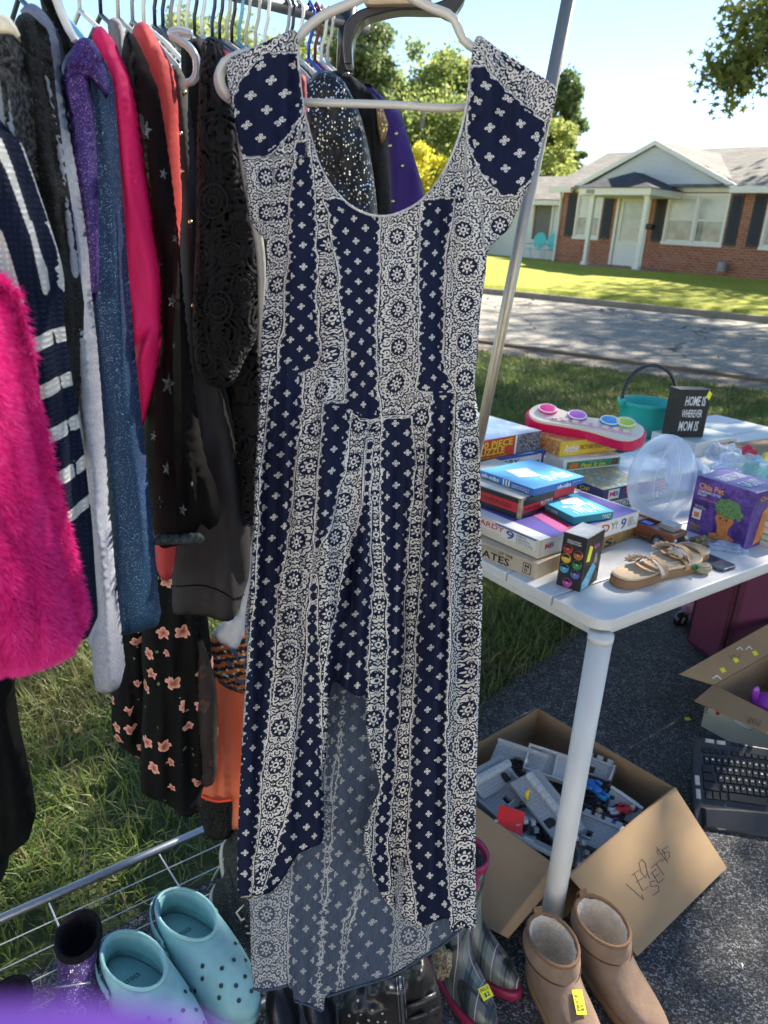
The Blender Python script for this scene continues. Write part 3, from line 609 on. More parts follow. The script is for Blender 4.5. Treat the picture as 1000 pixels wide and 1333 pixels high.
mt_ = HP(946, 350); gm_ = MB(); gm_.box((mt_[0], -.25, .32), (.22, .16, .24)); gm_.lathe((mt_[0], -.34, .36), [(.09, 0), (.09, .02)], 12, (V(1, 0, 0), V(0, 0, 1), V(0, -1, 0))); gm_.tube([(mt_[0]-.14, -.2, -.1), (mt_[0]-.14, -.2, .5), (mt_[0], -.2, .5), (mt_[0], -.2, .4)], .02, 6)
lobj('gas_meter', gm_, GREYI, house)
# left wing: white siding, set back
wing = hroot('white_house', 'white sided house with grey roof left of the brick house', 'house')
wu0, wu1 = HP(600, 300, -1.6)[0], HP(722, 300, -1.6)[0]-.02
wz = HP(690, 263, -1.6)[1]; ww = HP(697, 277, -1.6), HP(716, 306, -1.6)
hole = (ww[0][0], ww[1][0], .75, 2.0); wm = MB(); wallbox(wm, wu0, -.03, -.4, wz, [hole], .2, 1.6); lobj('wall', wm, SIDE, wing)
nc = 16
for i in range(nc):
    z0 = -.1+i*(wz+.1)/nc
    for a, b in (((wu0, hole[0]-.1), (hole[1]+.1, -.035)) if hole[2]-.1 < z0 < hole[3]+.05 else ((wu0, -.035),)):
        lobj('clapboard', MB().add([(a, 1.56, z0), (b, 1.56, z0), (b, 1.585, z0+(wz+.1)/nc), (a, 1.585, z0+(wz+.1)/nc), (a, 1.598, z0), (b, 1.598, z0)], [(0, 1, 2, 3), (0, 4, 5, 1)]), SIDE, wing)
fr = MB(); u0, u1, z0, z1 = hole
fr.obox((u0-.1, 1.53, z0-.1), (u1-u0+.2, 0, 0), (0, .1, 0), (0, 0, .1)); fr.obox((u0-.1, 1.53, z1), (u1-u0+.2, 0, 0), (0, .1, 0), (0, 0, .1)); fr.obox((u0-.1, 1.53, z0), (.1, 0, 0), (0, .1, 0), (0, 0, z1-z0)); fr.obox((u1, 1.53, z0), (.1, 0, 0), (0, .1, 0), (0, 0, z1-z0))
f = lobj('window', fr, TRIM, wing); o = lobj('pane', MB().obox((u0, 1.62, z0), (u1-u0, 0, 0), (0, .01, 0), (0, 0, z1-z0)), mat('screened_glass', (.16, .15, .14), .5, .1), wing); o.parent = f
wr = MB(); wh = HP(700, 232, -4.5)[1]; slope_slab(wr, V(wu0-.3, 1.2, wz), V(.4, 1.2, wz), V(.4, 4.6, wh), V(wu0-.3, 4.6, wh), .08); lobj('roof', wr, SHING, wing)
lobj('fascia', MB().obox((wu0-.3, 1.14, wz-.12), (-wu0+.2, 0, 0), (0, .07, 0), (0, 0, .16)), TRIM, wing)
# two turquoise metal chairs by the corner
TURQ = paint('turquoise_metal', (.05, .50, .52), .4)
def yard_chair(px, py, lab):
    u, z = HP(px, py, -.4); t = hroot('lawn_chair', lab, 'chair'); t.location = Vector(A0+HX*u-HN*.4); t['group'] = 'turquoise chairs by the house'
    b = MB()
    b.prism([(.30*math.cos(a), .30*math.sin(a)*.95) for a in np.linspace(0, 2*math.pi, 14, endpoint=False)], V(0, .3, .72), V(1, 0, 0), V(0, .12, 1), V(0, .02, 0)); lobj('backrest', b, TURQ, t)
    lobj('seat', MB().prism([(.27*math.cos(a), .26*math.sin(a)) for a in np.linspace(0, 2*math.pi, 12, endpoint=False)], V(0, 0, .4), V(1, 0, 0), V(0, 1, 0), V(0, 0, .02)), TURQ, t)
    for sx in (-.26, .26):
        lobj('leg', MB().tube([(sx, -.25, 0), (sx, -.28, .58), (sx, .25, .6), (sx, .3, .5)], .014, 6), TRIM, t); lobj('leg', MB().tube([(sx, .3, 0), (sx, .1, .4)], .014, 6), TRIM, t)
yard_chair(693, 332, 'turquoise round-backed lawn chair, the left one by the house corner'); yard_chair(711, 333, 'turquoise round-backed lawn chair, the right one next to the downspout')
# utility pole in the neckline
pp = aty(551, 146, 38); up = MB(); up.tube([(pp[0]-.2, 38, gz(pp[0], 38)-.3), pp], [.17, .13], 8)
tag(obj('utility_pole', up, mat('grey_wood', (.3, .27, .24), .9)), 'short grey utility pole among the trees above the dress neckline', 'pole')

# ================================================================== the printed maxi dress
def m_dress(name, navy, navy2, white, back=False):
    k = N(name); M = k.math
    def at(nm): a = k.n('Attribute'); a.attribute_name = nm; return a.outputs['Fac']
    bm_, pn, po, pv = M('SUBTRACT', at('bm'), 1.8), at('pn'), at('po'), at('pv')
    # small four-petal flowers in staggered columns on the plain bands
    ci = M('FLOOR', M('ADD', M('DIVIDE', pn, 13.5), .5)); x = M('SUBTRACT', pn, M('MULTIPLY', ci, 13.5))
    odd = M('MODULO', M('ABSOLUTE', ci), 2); y = M('SUBTRACT', M('FLOORED_MODULO', M('ADD', pv, M('MULTIPLY', odd, 13.5)), 27), 13.5)
    ax, ay = M('ABSOLUTE', x), M('ABSOLUTE', y)
    def ringat(u, v, c, r0, r1, sq=1.0):
        q = M('SQRT', M('ADD', M('POWER', M('SUBTRACT', u, c), 2), M('MULTIPLY', M('POWER', v, 2), sq))); return M('MULTIPLY', M('LESS_THAN', q, r1), M('GREATER_THAN', q, r0))
    fl = M('MAXIMUM', ringat(ay, ax, 2.6, .6, 1.62), ringat(ax, ay, 2.75, .6, 1.75, 1.5)); cen = M('LESS_THAN', M('ADD', ax, ay), 1.3); fl = M('MAXIMUM', fl, cen)
    # ornate bands: curled tendrils packed densely, round medallions with scalloped rims
    ym = M('SUBTRACT', M('FLOORED_MODULO', pv, 48), 24); r = M('SQRT', M('ADD', M('POWER', po, 2), M('POWER', ym, 2))); th = M('ARCTAN2', ym, po)
    cb2 = k.n('CombineXYZ'); k.put(cb2.inputs[0], M('ABSOLUTE', po)); k.put(cb2.inputs[1], M('ABSOLUTE', ym)); k.put(cb2.inputs[2], M('MULTIPLY', M('FLOOR', M('DIVIDE', pv, 48)), 7.3))
    cw_ = k.n('CombineXYZ'); k.put(cw_.inputs[0], po); k.put(cw_.inputs[1], pv); wob = k.noise(cw_.outputs[0], .13, 2)
    def curls(sc_, kr, th0):
        vo = k.n('TexVoronoi'); vo.inputs['Scale'].default_value = sc_; vo.inputs['Randomness'].default_value = .85; k.lk(cb2.outputs[0], vo.inputs['Vector'])
        sub = k.n('VectorMath', operation='SUBTRACT'); k.lk(cb2.outputs[0], sub.inputs[0]); k.lk(vo.outputs['Position'], sub.inputs[1]); xy = k.n('SeparateXYZ'); k.lk(sub.outputs[0], xy.inputs[0]); cc = k.n('SeparateColor'); k.lk(vo.outputs['Color'], cc.inputs[0])
        rr = M('SQRT', M('ADD', M('POWER', xy.outputs[0], 2), M('POWER', xy.outputs[1], 2))); tt = M('ARCTAN2', xy.outputs[1], xy.outputs[0])
        return M('GREATER_THAN', M('SINE', M('ADD', M('MULTIPLY', rr, kr), M('ADD', tt, M('MULTIPLY', cc.outputs[0], 6.28)))), th0)
    c1 = curls(.135, 1.75, -.05); petal = M('MULTIPLY', M('LESS_THAN', r, M('ADD', 6.5, M('MULTIPLY', M('COSINE', M('MULTIPLY', th, 8)), 2.2))), M('GREATER_THAN', r, 2.0))
    halo = M('MULTIPLY', M('LESS_THAN', M('ABSOLUTE', M('SUBTRACT', r, 10.2)), 1.0), 1); sc8 = M('MULTIPLY', M('ABSOLUTE', M('SINE', M('MULTIPLY', th, 8))), 2.4)
    rimd = M('LESS_THAN', M('ABSOLUTE', M('SUBTRACT', r, M('ADD', 19.0, sc8))), 1.0); rimw = M('LESS_THAN', M('ABSOLUTE', M('SUBTRACT', r, M('ADD', 16.8, sc8))), .9)
    orn = M('MULTIPLY', c1, M('SUBTRACT', 1, halo)); orn = M('MULTIPLY', orn, M('GREATER_THAN', r, 9.2)); orn = M('MAXIMUM', orn, M('MULTIPLY', petal, M('GREATER_THAN', M('ABSOLUTE', M('SUBTRACT', r, 4.6)), .55))); orn = M('MAXIMUM', orn, rimw); orn = M('MULTIPLY', orn, M('SUBTRACT', 1, M('MULTIPLY', rimd, M('GREATER_THAN', wob, .42))))
    # border: little leaf tips standing out over the plain band, a white line and a dark line along it
    sc = M('MULTIPLY', M('POWER', M('ABSOLUTE', M('SINE', M('MULTIPLY', pv, math.pi/13.5))), 9.0), 3.3)
    e = M('ADD', bm_, sc); inside = M('GREATER_THAN', e, 0)
    d1 = M('MULTIPLY', M('GREATER_THAN', bm_, 2.6), M('LESS_THAN', bm_, 3.6)); w1 = M('MULTIPLY', M('GREATER_THAN', bm_, 1.3), M('LESS_THAN', bm_, 2.4))
    orn = M('MULTIPLY', M('MAXIMUM', orn, w1), M('SUBTRACT', 1, d1))
    orn = M('MAXIMUM', M('MULTIPLY', orn, M('GREATER_THAN', bm_, 0)), M('MULTIPLY', M('LESS_THAN', bm_, 0), M('MULTIPLY', inside, M('GREATER_THAN', M('FLOORED_MODULO', M('ADD', pv, M('MULTIPLY', bm_, 1.5)), 3.4), .8))))
    far = M('GREATER_THAN', M('MULTIPLY', bm_, -1), 4.5)
    fac = M('MAXIMUM', M('MULTIPLY', inside, orn), M('MULTIPLY', M('SUBTRACT', 1, inside), M('MULTIPLY', fl, far)))
    v = k.obj(); nz = k.noise(v, 25, 4); base = k.mix(nz, navy, navy2); wv = k.mix(k.noise(v, 60, 3), tuple(a*.85 for a in white), white)
    col = k.mix(M('MULTIPLY', fac, .93), base, wv)
    w3 = k.obj((1, 1, .06) if back else (1, 1, 1)); wn_ = k.noise(w3, 900 if not back else 700, 2)
    if back: col = k.mix(M('MULTIPLY', k.ramp(wn_, .35, .65), .35), col, tuple(min(1, x*2+.03) for x in navy2))
    k.put(k.b.inputs[0], col); k.b.inputs['Roughness'].default_value = .75; k.b.inputs['Specular IOR Level'].default_value = .2
    k.bump(M('ADD', M('MULTIPLY', wn_, .5), M('MULTIPLY', k.noise(v, 70, 4), .8)), .35, .0015)
    tr = k.n('BsdfTranslucent'); k.put(tr.inputs[0], col); mx = k.n('MixShader'); mx.inputs[0].default_value = .22; k.lk(k.b.outputs[0], mx.inputs[1]); k.lk(tr.outputs[0], mx.inputs[2]); k.lk(mx.outputs[0], k.o.inputs[0])
    return k.m
DRESS = m_dress('printed_rayon', (.006, .010, .034), (.010, .017, .058), (.90, .89, .86))
DRESSB = m_dress('printed_rayon_reverse', (.045, .065, .105), (.06, .085, .135), (.62, .63, .63), True)
def rows(bands, X, Yp):
    out = np.full(len(X), -1e3); pn = np.zeros(len(X))
    for b in bands:
        b = np.array(b, float); xl = np.interp(Yp, b[:, 0], b[:, 1]); xr = np.interp(Yp, b[:, 0], b[:, 2])
        d = np.minimum(X-xl, xr-X); dy = np.minimum(Yp-b[0, 0], b[-1, 0]-Yp); d = np.minimum(d, dy)
        k = d > out; out[k] = d[k]; pn[k] = (X-(xl+xr)/2)[k]
    return -out, pn
def centres(cs, X, Yp):
    best = np.full(len(X), 1e9); po = np.zeros(len(X))
    for c in cs:
        c = np.array(c, float)
        ok = (Yp >= c[0, 0]-30) & (Yp <= c[-1, 0]+60); d = X-np.interp(Yp, c[:, 0], c[:, 1]); k = (np.abs(d) < best) & ok; best[k] = np.abs(d)[k]; po[k] = d[k]
    return po
NB = [[(72, 345, 387), (100, 318, 391), (125, 306, 392), (150, 303, 392), (165, 304, 380), (185, 313, 366), (203, 322, 346)],
      [(88, 617, 630), (110, 616, 650), (130, 613, 672), (145, 611, 692), (160, 611, 707), (180, 612, 705), (200, 616, 699), (220, 627, 694), (240, 640, 683), (252, 655, 670)],
      [(186, 388, 398), (220, 384, 404), (260, 381, 408), (340, 380, 410), (380, 375, 409), (430, 371, 412), (460, 365, 413), (478, 362, 408), (484, 366, 392)],
      [(486, 355, 392), (530, 352, 391), (608, 342, 381), (700, 339, 372), (768, 336, 358), (880, 325, 352), (987, 313, 340), (1112, 309, 329), (1165, 310, 326)],
      [(262, 425, 470), (280, 432, 491), (340, 442, 491), (400, 447, 489), (430, 452, 486), (500, 456, 488), (530, 454, 492), (545, 470, 493)],
      [(528, 424, 452), (560, 421, 452), (608, 418, 447), (650, 415, 437), (690, 413, 425), (720, 410, 412)],
      [(262, 552, 589), (290, 552, 585), (340, 550, 577), (400, 548, 573), (480, 548, 575), (505, 546, 588), (512, 556, 580)],
      [(545, 500, 534), (608, 499, 538), (650, 499, 535), (700, 500, 528), (768, 505, 526), (850, 507, 522), (987, 503, 511), (1060, 493, 505), (1112, 489, 502), (1160, 492, 503)],
      [(575, 481, 484), (608, 477, 482), (672, 471, 480), (700, 461, 481), (768, 446, 482), (830, 433, 479), (863, 428, 476), (905, 424, 476)],
      [(512, 566, 590), (540, 561, 588), (608, 557, 584), (700, 553, 581), (768, 549, 582), (850, 542, 583), (903, 540, 580), (987, 538, 578), (1112, 535, 577), (1200, 546, 586), (1215, 560, 580)],
      [(750, 407, 409), (850, 401, 413), (903, 396, 413), (987, 387, 416), (1060, 378, 421), (1112, 362, 421), (1165, 345, 380)]]
OC = [[(180, 375), (280, 362), (340, 364), (500, 346), (608, 338), (768, 331)], [(200, 405), (280, 420), (340, 427), (430, 434), (500, 421), (608, 400), (700, 387), (768, 383), (987, 363), (1112, 345), (1170, 340)],
      [(555, 470), (608, 462), (700, 437), (768, 428), (900, 418), (1000, 418)], [(270, 521), (480, 518), (540, 510), (560, 491), (768, 494), (900, 486), (1000, 484)],
      [(250, 600), (340, 612), (440, 607), (505, 606), (608, 612), (768, 613), (987, 607), (1200, 603)], [(545, 550), (608, 548), (700, 540), (768, 537), (850, 531), (987, 525), (1112, 520), (1200, 522)], [(40, 350), (120, 330), (230, 345)], [(40, 640), (90, 680), (200, 640), (260, 650)]]
NBB = [[(880, 428, 444), (950, 430, 441), (1000, 426, 433), (1040, 424, 428)], [(880, 453, 500), (950, 449, 500), (1000, 443, 500), (1060, 437, 500), (1075, 436, 475), (1110, 432, 474), (1160, 429, 462), (1200, 426, 446), (1294, 419, 436)],
       [(1100, 385, 420), (1200, 380, 414), (1310, 378, 408)], [(1110, 478, 500), (1160, 472, 508), (1210, 459, 509), (1260, 450, 504), (1290, 448, 500)], [(1180, 566, 600), (1215, 562, 590), (1240, 560, 570)], [(1120, 300, 329), (1160, 300, 327), (1180, 300, 315)]]
OCB = [[(880, 447), (1060, 431), (1300, 416)], [(1100, 352), (1300, 350)], [(1080, 476), (1160, 452), (1300, 442)], [(1100, 540), (1300, 530)]]
def dattrs(nb, oc, vs=1.0):
    slv = lambda X, Y: ((Y < 206) & (X < 400)) | ((Y < 256) & (X > 606))
    def bmf(X, Y): return rows(nb, X, Y)[0]+2.2*vnoise(X/7, Y/14, 3)+1.5*vnoise(X/12, Y/60, 13)
    return {'bm': bmf, 'pn': lambda X, Y: (rows(nb, X, Y)[1]+3.5*vnoise(X/16, Y/120, 61))*np.where(slv(X, Y), .66, 1), 'po': lambda X, Y: centres(oc, X, Y)+5*vnoise(X/17., Y/110, 62), 'pv': lambda X, Y: (Y*vs+2.5*vnoise(X/25, Y/40, 9)+.10*(X-480))*np.where(slv(X, Y), .74, 1)}
dress = thing('maxi_dress', 'navy and white floral print maxi dress hanging on a beige hanger', 'dress', aty(470, 60, .92))
# front: sleeves, scooped neckline, bodice, skirt with the wrap opening
FRONT = [(297, 80), (322, 66), (350, 52), (372, 42), (381, 38), (387, 44), (388, 70), (391, 110), (396, 145), (405, 180), (416, 215), (431, 242), (452, 265), (475, 278), (497, 282), (518, 278), (545, 264), (566, 242), (583, 214), (597, 180), (606, 144), (611, 110), (613, 80), (617, 56), (624, 46),
         (650, 64), (690, 90), (718, 108), (725, 118), (722, 136), (713, 165), (703, 200), (692, 235), (680, 262), (668, 286), (664, 296), (650, 310), (638, 322), (634, 335), (632, 359), (626, 400), (621, 465), (618, 500), (622, 535), (625, 600), (626, 680), (628, 768), (625, 880), (621, 987), (619, 1100), (620, 1200), (617, 1211),
         (604, 1208), (588, 1213), (583, 1196), (566, 1200), (548, 1207), (530, 1198), (512, 1184), (498, 1168), (486, 1140), (476, 1110), (474, 1085), (480, 1068), (484, 1058), (486, 1045), (494, 1030), (492, 1008), (484, 985), (478, 955), (476, 930), (475, 905),
         (468, 908), (458, 903), (448, 896), (436, 887), (430, 900), (428, 930), (427, 960), (424, 990), (421, 1010), (422, 1050), (420, 1095), (405, 1104), (388, 1112), (378, 1128), (366, 1148), (352, 1162), (338, 1166), (324, 1170), (311, 1166), (309, 1112), (314, 987), (320, 880), (326, 768), (329, 700), (333, 600), (338, 500), (340, 440), (345, 380), (348, 340), (346, 312), (338, 305), (326, 288), (322, 262), (318, 225), (309, 175), (300, 128)]
def dfold(X, Y):
    a = 1-2*np.abs(vnoise((X+.03*Y)/17., Y/330., 41)); b = vnoise((X+.02*Y)/37., Y/420., 42); c = vnoise(X/6.5, Y/120., 43)
    skirt = np.clip((Y-480)/120, 0, 1); w = np.exp(-((Y-520-.15*np.abs(X-495))/55)**2)
    g = .011*a*(.45+.8*skirt)+.018*b*(.35+skirt)+c*(.0012+.0022*w); g += .006*vnoise(X/30, Y/60, 44)*(1-skirt)
    g += -.024*np.exp(-((X-430+.02*(Y-600))/13)**2)*np.clip((Y-560)/150, 0, 1)*np.clip((1000-Y)/80, 0, 1)+.026*np.exp(-((X-548+.05*(Y-600))/12)**2)*skirt
    g += .022*np.exp(-((X-np.interp(Y, [540, 700, 900, 1000], [482, 468, 440, 425]))/8)**2)*skirt
    g += .0022*np.sin((Y+.25*(X-600))/4.2)*np.exp(-((X-617)/9)**2)*(Y < 250)*(Y > 80)+.0022*np.sin((Y-.25*(X-390))/4.2)*np.exp(-((X-386)/9)**2)*(Y < 250)*(Y > 80)
    g += .0012*np.sin(X/2.4+2*vnoise(X/20, Y/20, 4))*w
    g += .0009*vnoise(X/5., Y/7., 77)
    return g
ddep = lambda X, Y: .90+.018*((X-480)/160)**2*np.clip((Y-300)/300, .4, 1)+.02*np.clip((Y-900)/300, 0, 1)
front = cloth('front_panel', FRONT, ddep, DRESS, dress, step=3.6, bulge=.012, bw=16, fold=dfold, attrs=dattrs(NB, OC), thin=.0035)
BACKP = [(316, 1120), (330, 1100), (360, 1060), (400, 960), (425, 860), (440, 850), (470, 860), (500, 900), (560, 1000), (600, 1120), (622, 1190), (600, 1210), (575, 1232), (545, 1250), (516, 1268), (490, 1278), (462, 1286), (440, 1292), (424, 1298), (420, 1318), (404, 1310), (384, 1304), (381, 1290), (376, 1284), (352, 1290), (334, 1290), (328, 1270), (326, 1230), (325, 1180)]
bdep = lambda X, Y: .965+.01*((X-470)/130)**2
bfold = lambda X, Y: .011*vnoise((X+.1*Y)/26., Y/260., 51)+.004*vnoise(X/9, Y/90., 52)+.0012*vnoise(X/5., Y/8., 53)
cloth('back_panel', BACKP, bdep, DRESSB, dress, step=4, bulge=.004, bw=10, fold=bfold, attrs=dattrs(NBB, OCB), thin=.003)
# the upper back of the dress behind the neckline, below the crossbar line, closes the garment
BK2 = [(300, 90), (340, 62), (380, 48), (386, 100), (392, 200), (402, 260), (420, 292), (500, 300), (560, 290), (600, 240), (614, 120), (622, 60), (700, 104), (714, 130), (690, 220), (655, 295), (628, 340), (616, 480), (612, 700), (600, 868), (340, 868), (334, 700), (344, 480), (352, 320), (318, 220)]
cloth('rear_panel', BK2, lambda X, Y: .955+0*X, DRESSB, dress, step=11, bulge=.0, bw=14, fold=bfold, attrs=dattrs(NB, OC), thin=.003)
NAVYC = mat('navy_hem', (.012, .02, .07), .8, .2, 30, .3, 300)
hem = smooth_poly([(328, 1288), (352, 1289), (376, 1283)], 6, False); 
def on_dep(P, fn): return [aty(x, y, float(fn(np.array([x]), np.array([y]))[0])) for x, y in P]
for seg in ([(329, 1287), (352, 1288), (375, 1282)], [(384, 1303), (404, 1309), (419, 1316)], [(426, 1297), (462, 1285), (490, 1277), (516, 1267), (545, 1249), (575, 1231), (600, 1209)]):
    sp_ = smooth_poly(seg, 6, False); obj('hem', MB().tube(on_dep(sp_, lambda X, Y: bdep(X, Y)+bfold(X, Y)-.001), .0032, 7, flat=.6), DRESSB, dress, smooth=True)
# lining edge of the neckline
ne = smooth_poly([(388, 70), (391, 110), (396, 145), (405, 180), (416, 215), (431, 242), (452, 265), (475, 278), (497, 282), (518, 278), (545, 264), (566, 242), (583, 214), (597, 180), (606, 144), (611, 110), (613, 80)], 5, False)
obj('neck_piping', MB().tube([aty(x, y-.5, .9015+.018*((x-480)/160)**2*.4) for x, y in ne], .0014, 6), mat('white_piping', (.5, .5, .5), .7, .35, 300), dress, smooth=True)

# ------------------------------------------------------------------ hangers
BEIGE = paint('beige_plastic', (.55, .52, .46), .28, coat=.3); WHT = paint('white_plastic', (.80, .80, .79), .3, coat=.3); BLK = paint('black_plastic', (.015, .015, .017), .32, coat=.3)
GRYP = paint('grey_plastic', (.33, .33, .34), .35); NVYP = paint('navy_plastic', (.02, .035, .10), .3); LBL = paint('light_blue_plastic', (.18, .45, .62), .3); BLUP = paint('blue_plastic', (.02, .06, .45), .3); MRNP = paint('maroon_plastic', (.18, .015, .03), .3)
CHROME = mat('brushed_steel', (.40, .355, .30), .42, .1, 60, metal=1, stretch=(1, 1, .05)); CHR2 = mat('grey_steel', (.34, .35, .37), .42, .08, 20, metal=.8)
def px3(pts, Y, step=8): return [aty(x, y, Y if not callable(Y) else Y(x)) for x, y in smooth_poly(pts, step, False)]
dh = thing('clothes_hanger', 'beige tubular hanger holding the printed dress', 'hanger', aty(500, -40, .93))
obj('shoulder', MB().tube(px3([(300, 128), (291, 116), (286, 98), (292, 82), (310, 72), (345, 66), (376, 60), (390, 48), (402, 34), (425, 18), (460, 3), (505, -18), (545, 2), (566, 12), (582, 18), (592, 26), (598, 40), (604, 52), (618, 63), (660, 80), (690, 100)], .93), .0048, 10), BEIGE, dh, smooth=True)
obj('crossbar', MB().tube(px3([(300, 128), (345, 131), (392, 133), (500, 136), (607, 139), (690, 104)], .935), .0042, 10), BEIGE, dh, smooth=True)
obj('hook', MB().tube(px3([(505, -18), (505, -40), (490, -60), (500, -85), (520, -80)], .93), .004, 8), BEIGE, dh, smooth=True)
# ------------------------------------------------------------------ the garment rack
RE = aty(452, 30, 1.82); RD = unit(V(-.78, -.62, 0)); RAILZ = RE[2]
rack = thing('garment_rack', 'tubular steel garment rack carrying the row of clothes', 'rack', (RE[0], RE[1], 0))
obj('rail', MB().tube([RE-RD*.05, RE+RD*2.4], .0125, 12), CHR2, rack, smooth=True)
obj('upright', MB().tube([(RE[0], RE[1], .1), (RE[0], RE[1], RAILZ+.02)], .0105, 12), CHR2, rack, smooth=True)
ck = MB(); ck.tube([RE-V(0, 0, .09), RE+V(0, 0, .03)], .019, 12); obj('clamp', ck, BLK, rack, smooth=True)
far_e = RE+RD*2.3; obj('upright', MB().tube([(far_e[0], far_e[1], .1), far_e], .0105, 12), CHR2, rack, smooth=True)
lb0, lb1 = atz(-60, 1223, .1), atz(268, 1079, .1); lbd = unit(lb1-lb0); lb1 = lb1+lbd*.45
obj('base_bar', MB().tube([lb0-lbd*.3, lb1], .0105, 12), CHR2, rack, smooth=True)
f0_ = atz(376, 1286, .1); obj('base_bar', MB().tube([f0_-lbd*.9, f0_+lbd*.45], .0105, 12), CHR2, rack, smooth=True)
nrm_ = V(lbd[1], -lbd[0], 0)
for q_ in (lb1, lb0-lbd*.3): obj('foot_bar', MB().tube([q_, q_+nrm_*float(np.dot(f0_-lb1, nrm_))], .0105, 12), CHR2, rack, smooth=True)
WIRE = paint('white_wire', (.6, .6, .6), .4); wdt = float(np.dot(f0_-lb1, nrm_))
for i in range(1, 8):
    q_ = lb0-lbd*.3+nrm_*wdt*i/8-V(0, 0, .006); obj('shelf_wire', MB().tube([q_, q_+lbd*float(np.linalg.norm(lb1-lb0)+.3)], .0014, 6), WIRE, rack)
c0 = atz(64, 1176, .1); sp1 = float(np.dot(atz(206, 1110, .1)-c0, lbd))
for i in range(-1, 3):
    q_ = c0+lbd*sp1*i; obj('cross_wire', MB().tube([q_, q_+nrm_*wdt], .002, 6), WIRE, rack)
# tall steel pole at the right
ptop = aty(744, -20, 1.56); pbot = atz(552, 930, .0)
pole = thing('steel_pole', 'leaning brushed steel pole of the rack frame right of the dress', 'pole', pbot)
obj('tube', MB().tube([pbot, ptop], .0125, 16), CHROME, pole, smooth=True); obj('foot', MB().tube([pbot, pbot+V(0, 0, .03)], .018, 12), BLK, pole, smooth=True)
# black broad hanger at the top
bh = thing('suit_hanger', 'broad black plastic hanger with pale wooden top at the upper edge', 'hanger', aty(520, 0, 1.3))
def slab(pts, Y, th, mt, name, par, smooth=True, bev=.003):
    P = smooth_poly(pts, 6); A = [aty(x, y, Y) for x, y in P]; Bk = [a+V(0, th, 0) for a in A]; n = len(P); me = MB()
    me.rings([A, Bk]); return obj(name, me, mt, par, bevel=bev)
slab([(449, 84), (447, 50), (450, 30), (462, 16), (482, 8), (530, 6), (570, 2), (600, -14), (608, -8), (598, 10), (588, 20), (575, 14), (552, 13), (520, 13), (492, 19), (474, 26), (464, 40), (458, 60), (458, 84)], 1.5, .05, BLK, 'shoulder', bh)
slab([(474, -12), (560, -12), (562, 0), (545, 4), (505, 5), (476, 4)], 1.48, .03, mat('pale_wood', (.6, .42, .26), .5, .2, 20, stretch=(1, 8, 8)), 'wooden_top', bh)
# the row of hangers on the rail
perp = unit(V(.62, -.78, 0))
def hanger(lab, k, mt, half=.2, drop=.09, r=.0042, hook=.07, grp='hangers along the rail', bar=True):
    c = RE+RD*k-V(0, 0, hook+.01); t = thing('clothes_hanger', lab, 'hanger', c, grp)
    hk = [c, c+V(0, 0, hook*.4), c+perp*.012+V(0, 0, hook*.7), c+perp*.018+V(0, 0, hook+.012), c+V(0, 0, hook+.03), c-perp*.02+V(0, 0, hook+.015)]
    obj('hook', MB().tube(hk, r*.8, 7), mt, t, smooth=True)
    P = [c-perp*half-V(0, 0, drop+.03), c-perp*half-V(0, 0, drop), c-perp*half*.5-V(0, 0, drop*.45), c, c+perp*half*.5-V(0, 0, drop*.45), c+perp*half-V(0, 0, drop), c+perp*half-V(0, 0, drop+.03)]
    obj('shoulder', MB().tube(P, r, 8, closed=bar), mt, t, smooth=True); return t
cols = [('grey', GRYP), ('white', WHT), ('navy', NVYP), ('beige', BEIGE), ('black', BLK), ('white', WHT), ('white', WHT), ('navy', NVYP), ('grey', GRYP), ('light blue', LBL), ('beige', BEIGE), ('black', BLK), ('white', WHT), ('white', WHT)]
rail_k = lambda px: min(np.linspace(.01, 2.0, 400), key=lambda k: abs(500+F*np.dot(RE+RD*k-CAM, _r)/np.dot(RE+RD*k-CAM, _F)-px))
names = {'grey': 0}
hp = [(428, BEIGE, 'beige'), (420, WHT, 'white'), (413, MRNP, 'maroon'), (402, BLUP, 'bright blue'), (388, WHT, 'white'), (377, BLK, 'black'), (372, GRYP, 'grey'), (344, WHT, 'white'), (333, BEIGE, 'beige'), (322, BEIGE, 'beige'), (312, LBL, 'light blue'), (303, BLK, 'black'), (294, BEIGE, 'beige'), (284, BLK, 'black'), (276, NVYP, 'navy'), (262, WHT, 'ivory'), (252, BLK, 'black'), (243, WHT, 'white'), (232, WHT, 'white'), (222, GRYP, 'grey'), (210, NVYP, 'navy'), (200, BLK, 'black'), (186, WHT, 'white'), (170, GRYP, 'grey'), (150, BEIGE, 'beige'), (128, BLK, 'black'), (100, WHT, 'white'), (60, LBL, 'light blue'), (20, NVYP, 'navy')]
cnt = {}
for i, (px, mt_h, cn) in enumerate(hp):
    hanger('', rail_k(px), mt_h, .19 if px < 360 else .15); 
for i, o in enumerate([o for o in C.objects if o.name.startswith('clothes_hanger') and o.get('group')]):
    px, _, cn = hp[i]; prev = hp[i-1][2] if i else None; nxt = hp[i+1][2] if i+1 < len(hp) else None
    where = 'in the dress neckline' if px > 385 else ('beside the dress sleeve' if px > 325 else ('mid row' if px > 240 else ('over the coral top' if px > 180 else 'near the left picture edge')))
    o['label'] = f'{cn} hanger {where}, between ' + (f'{prev} one and ' if prev else 'rack post and ') + (f'{nxt} one' if nxt else 'picture edge')

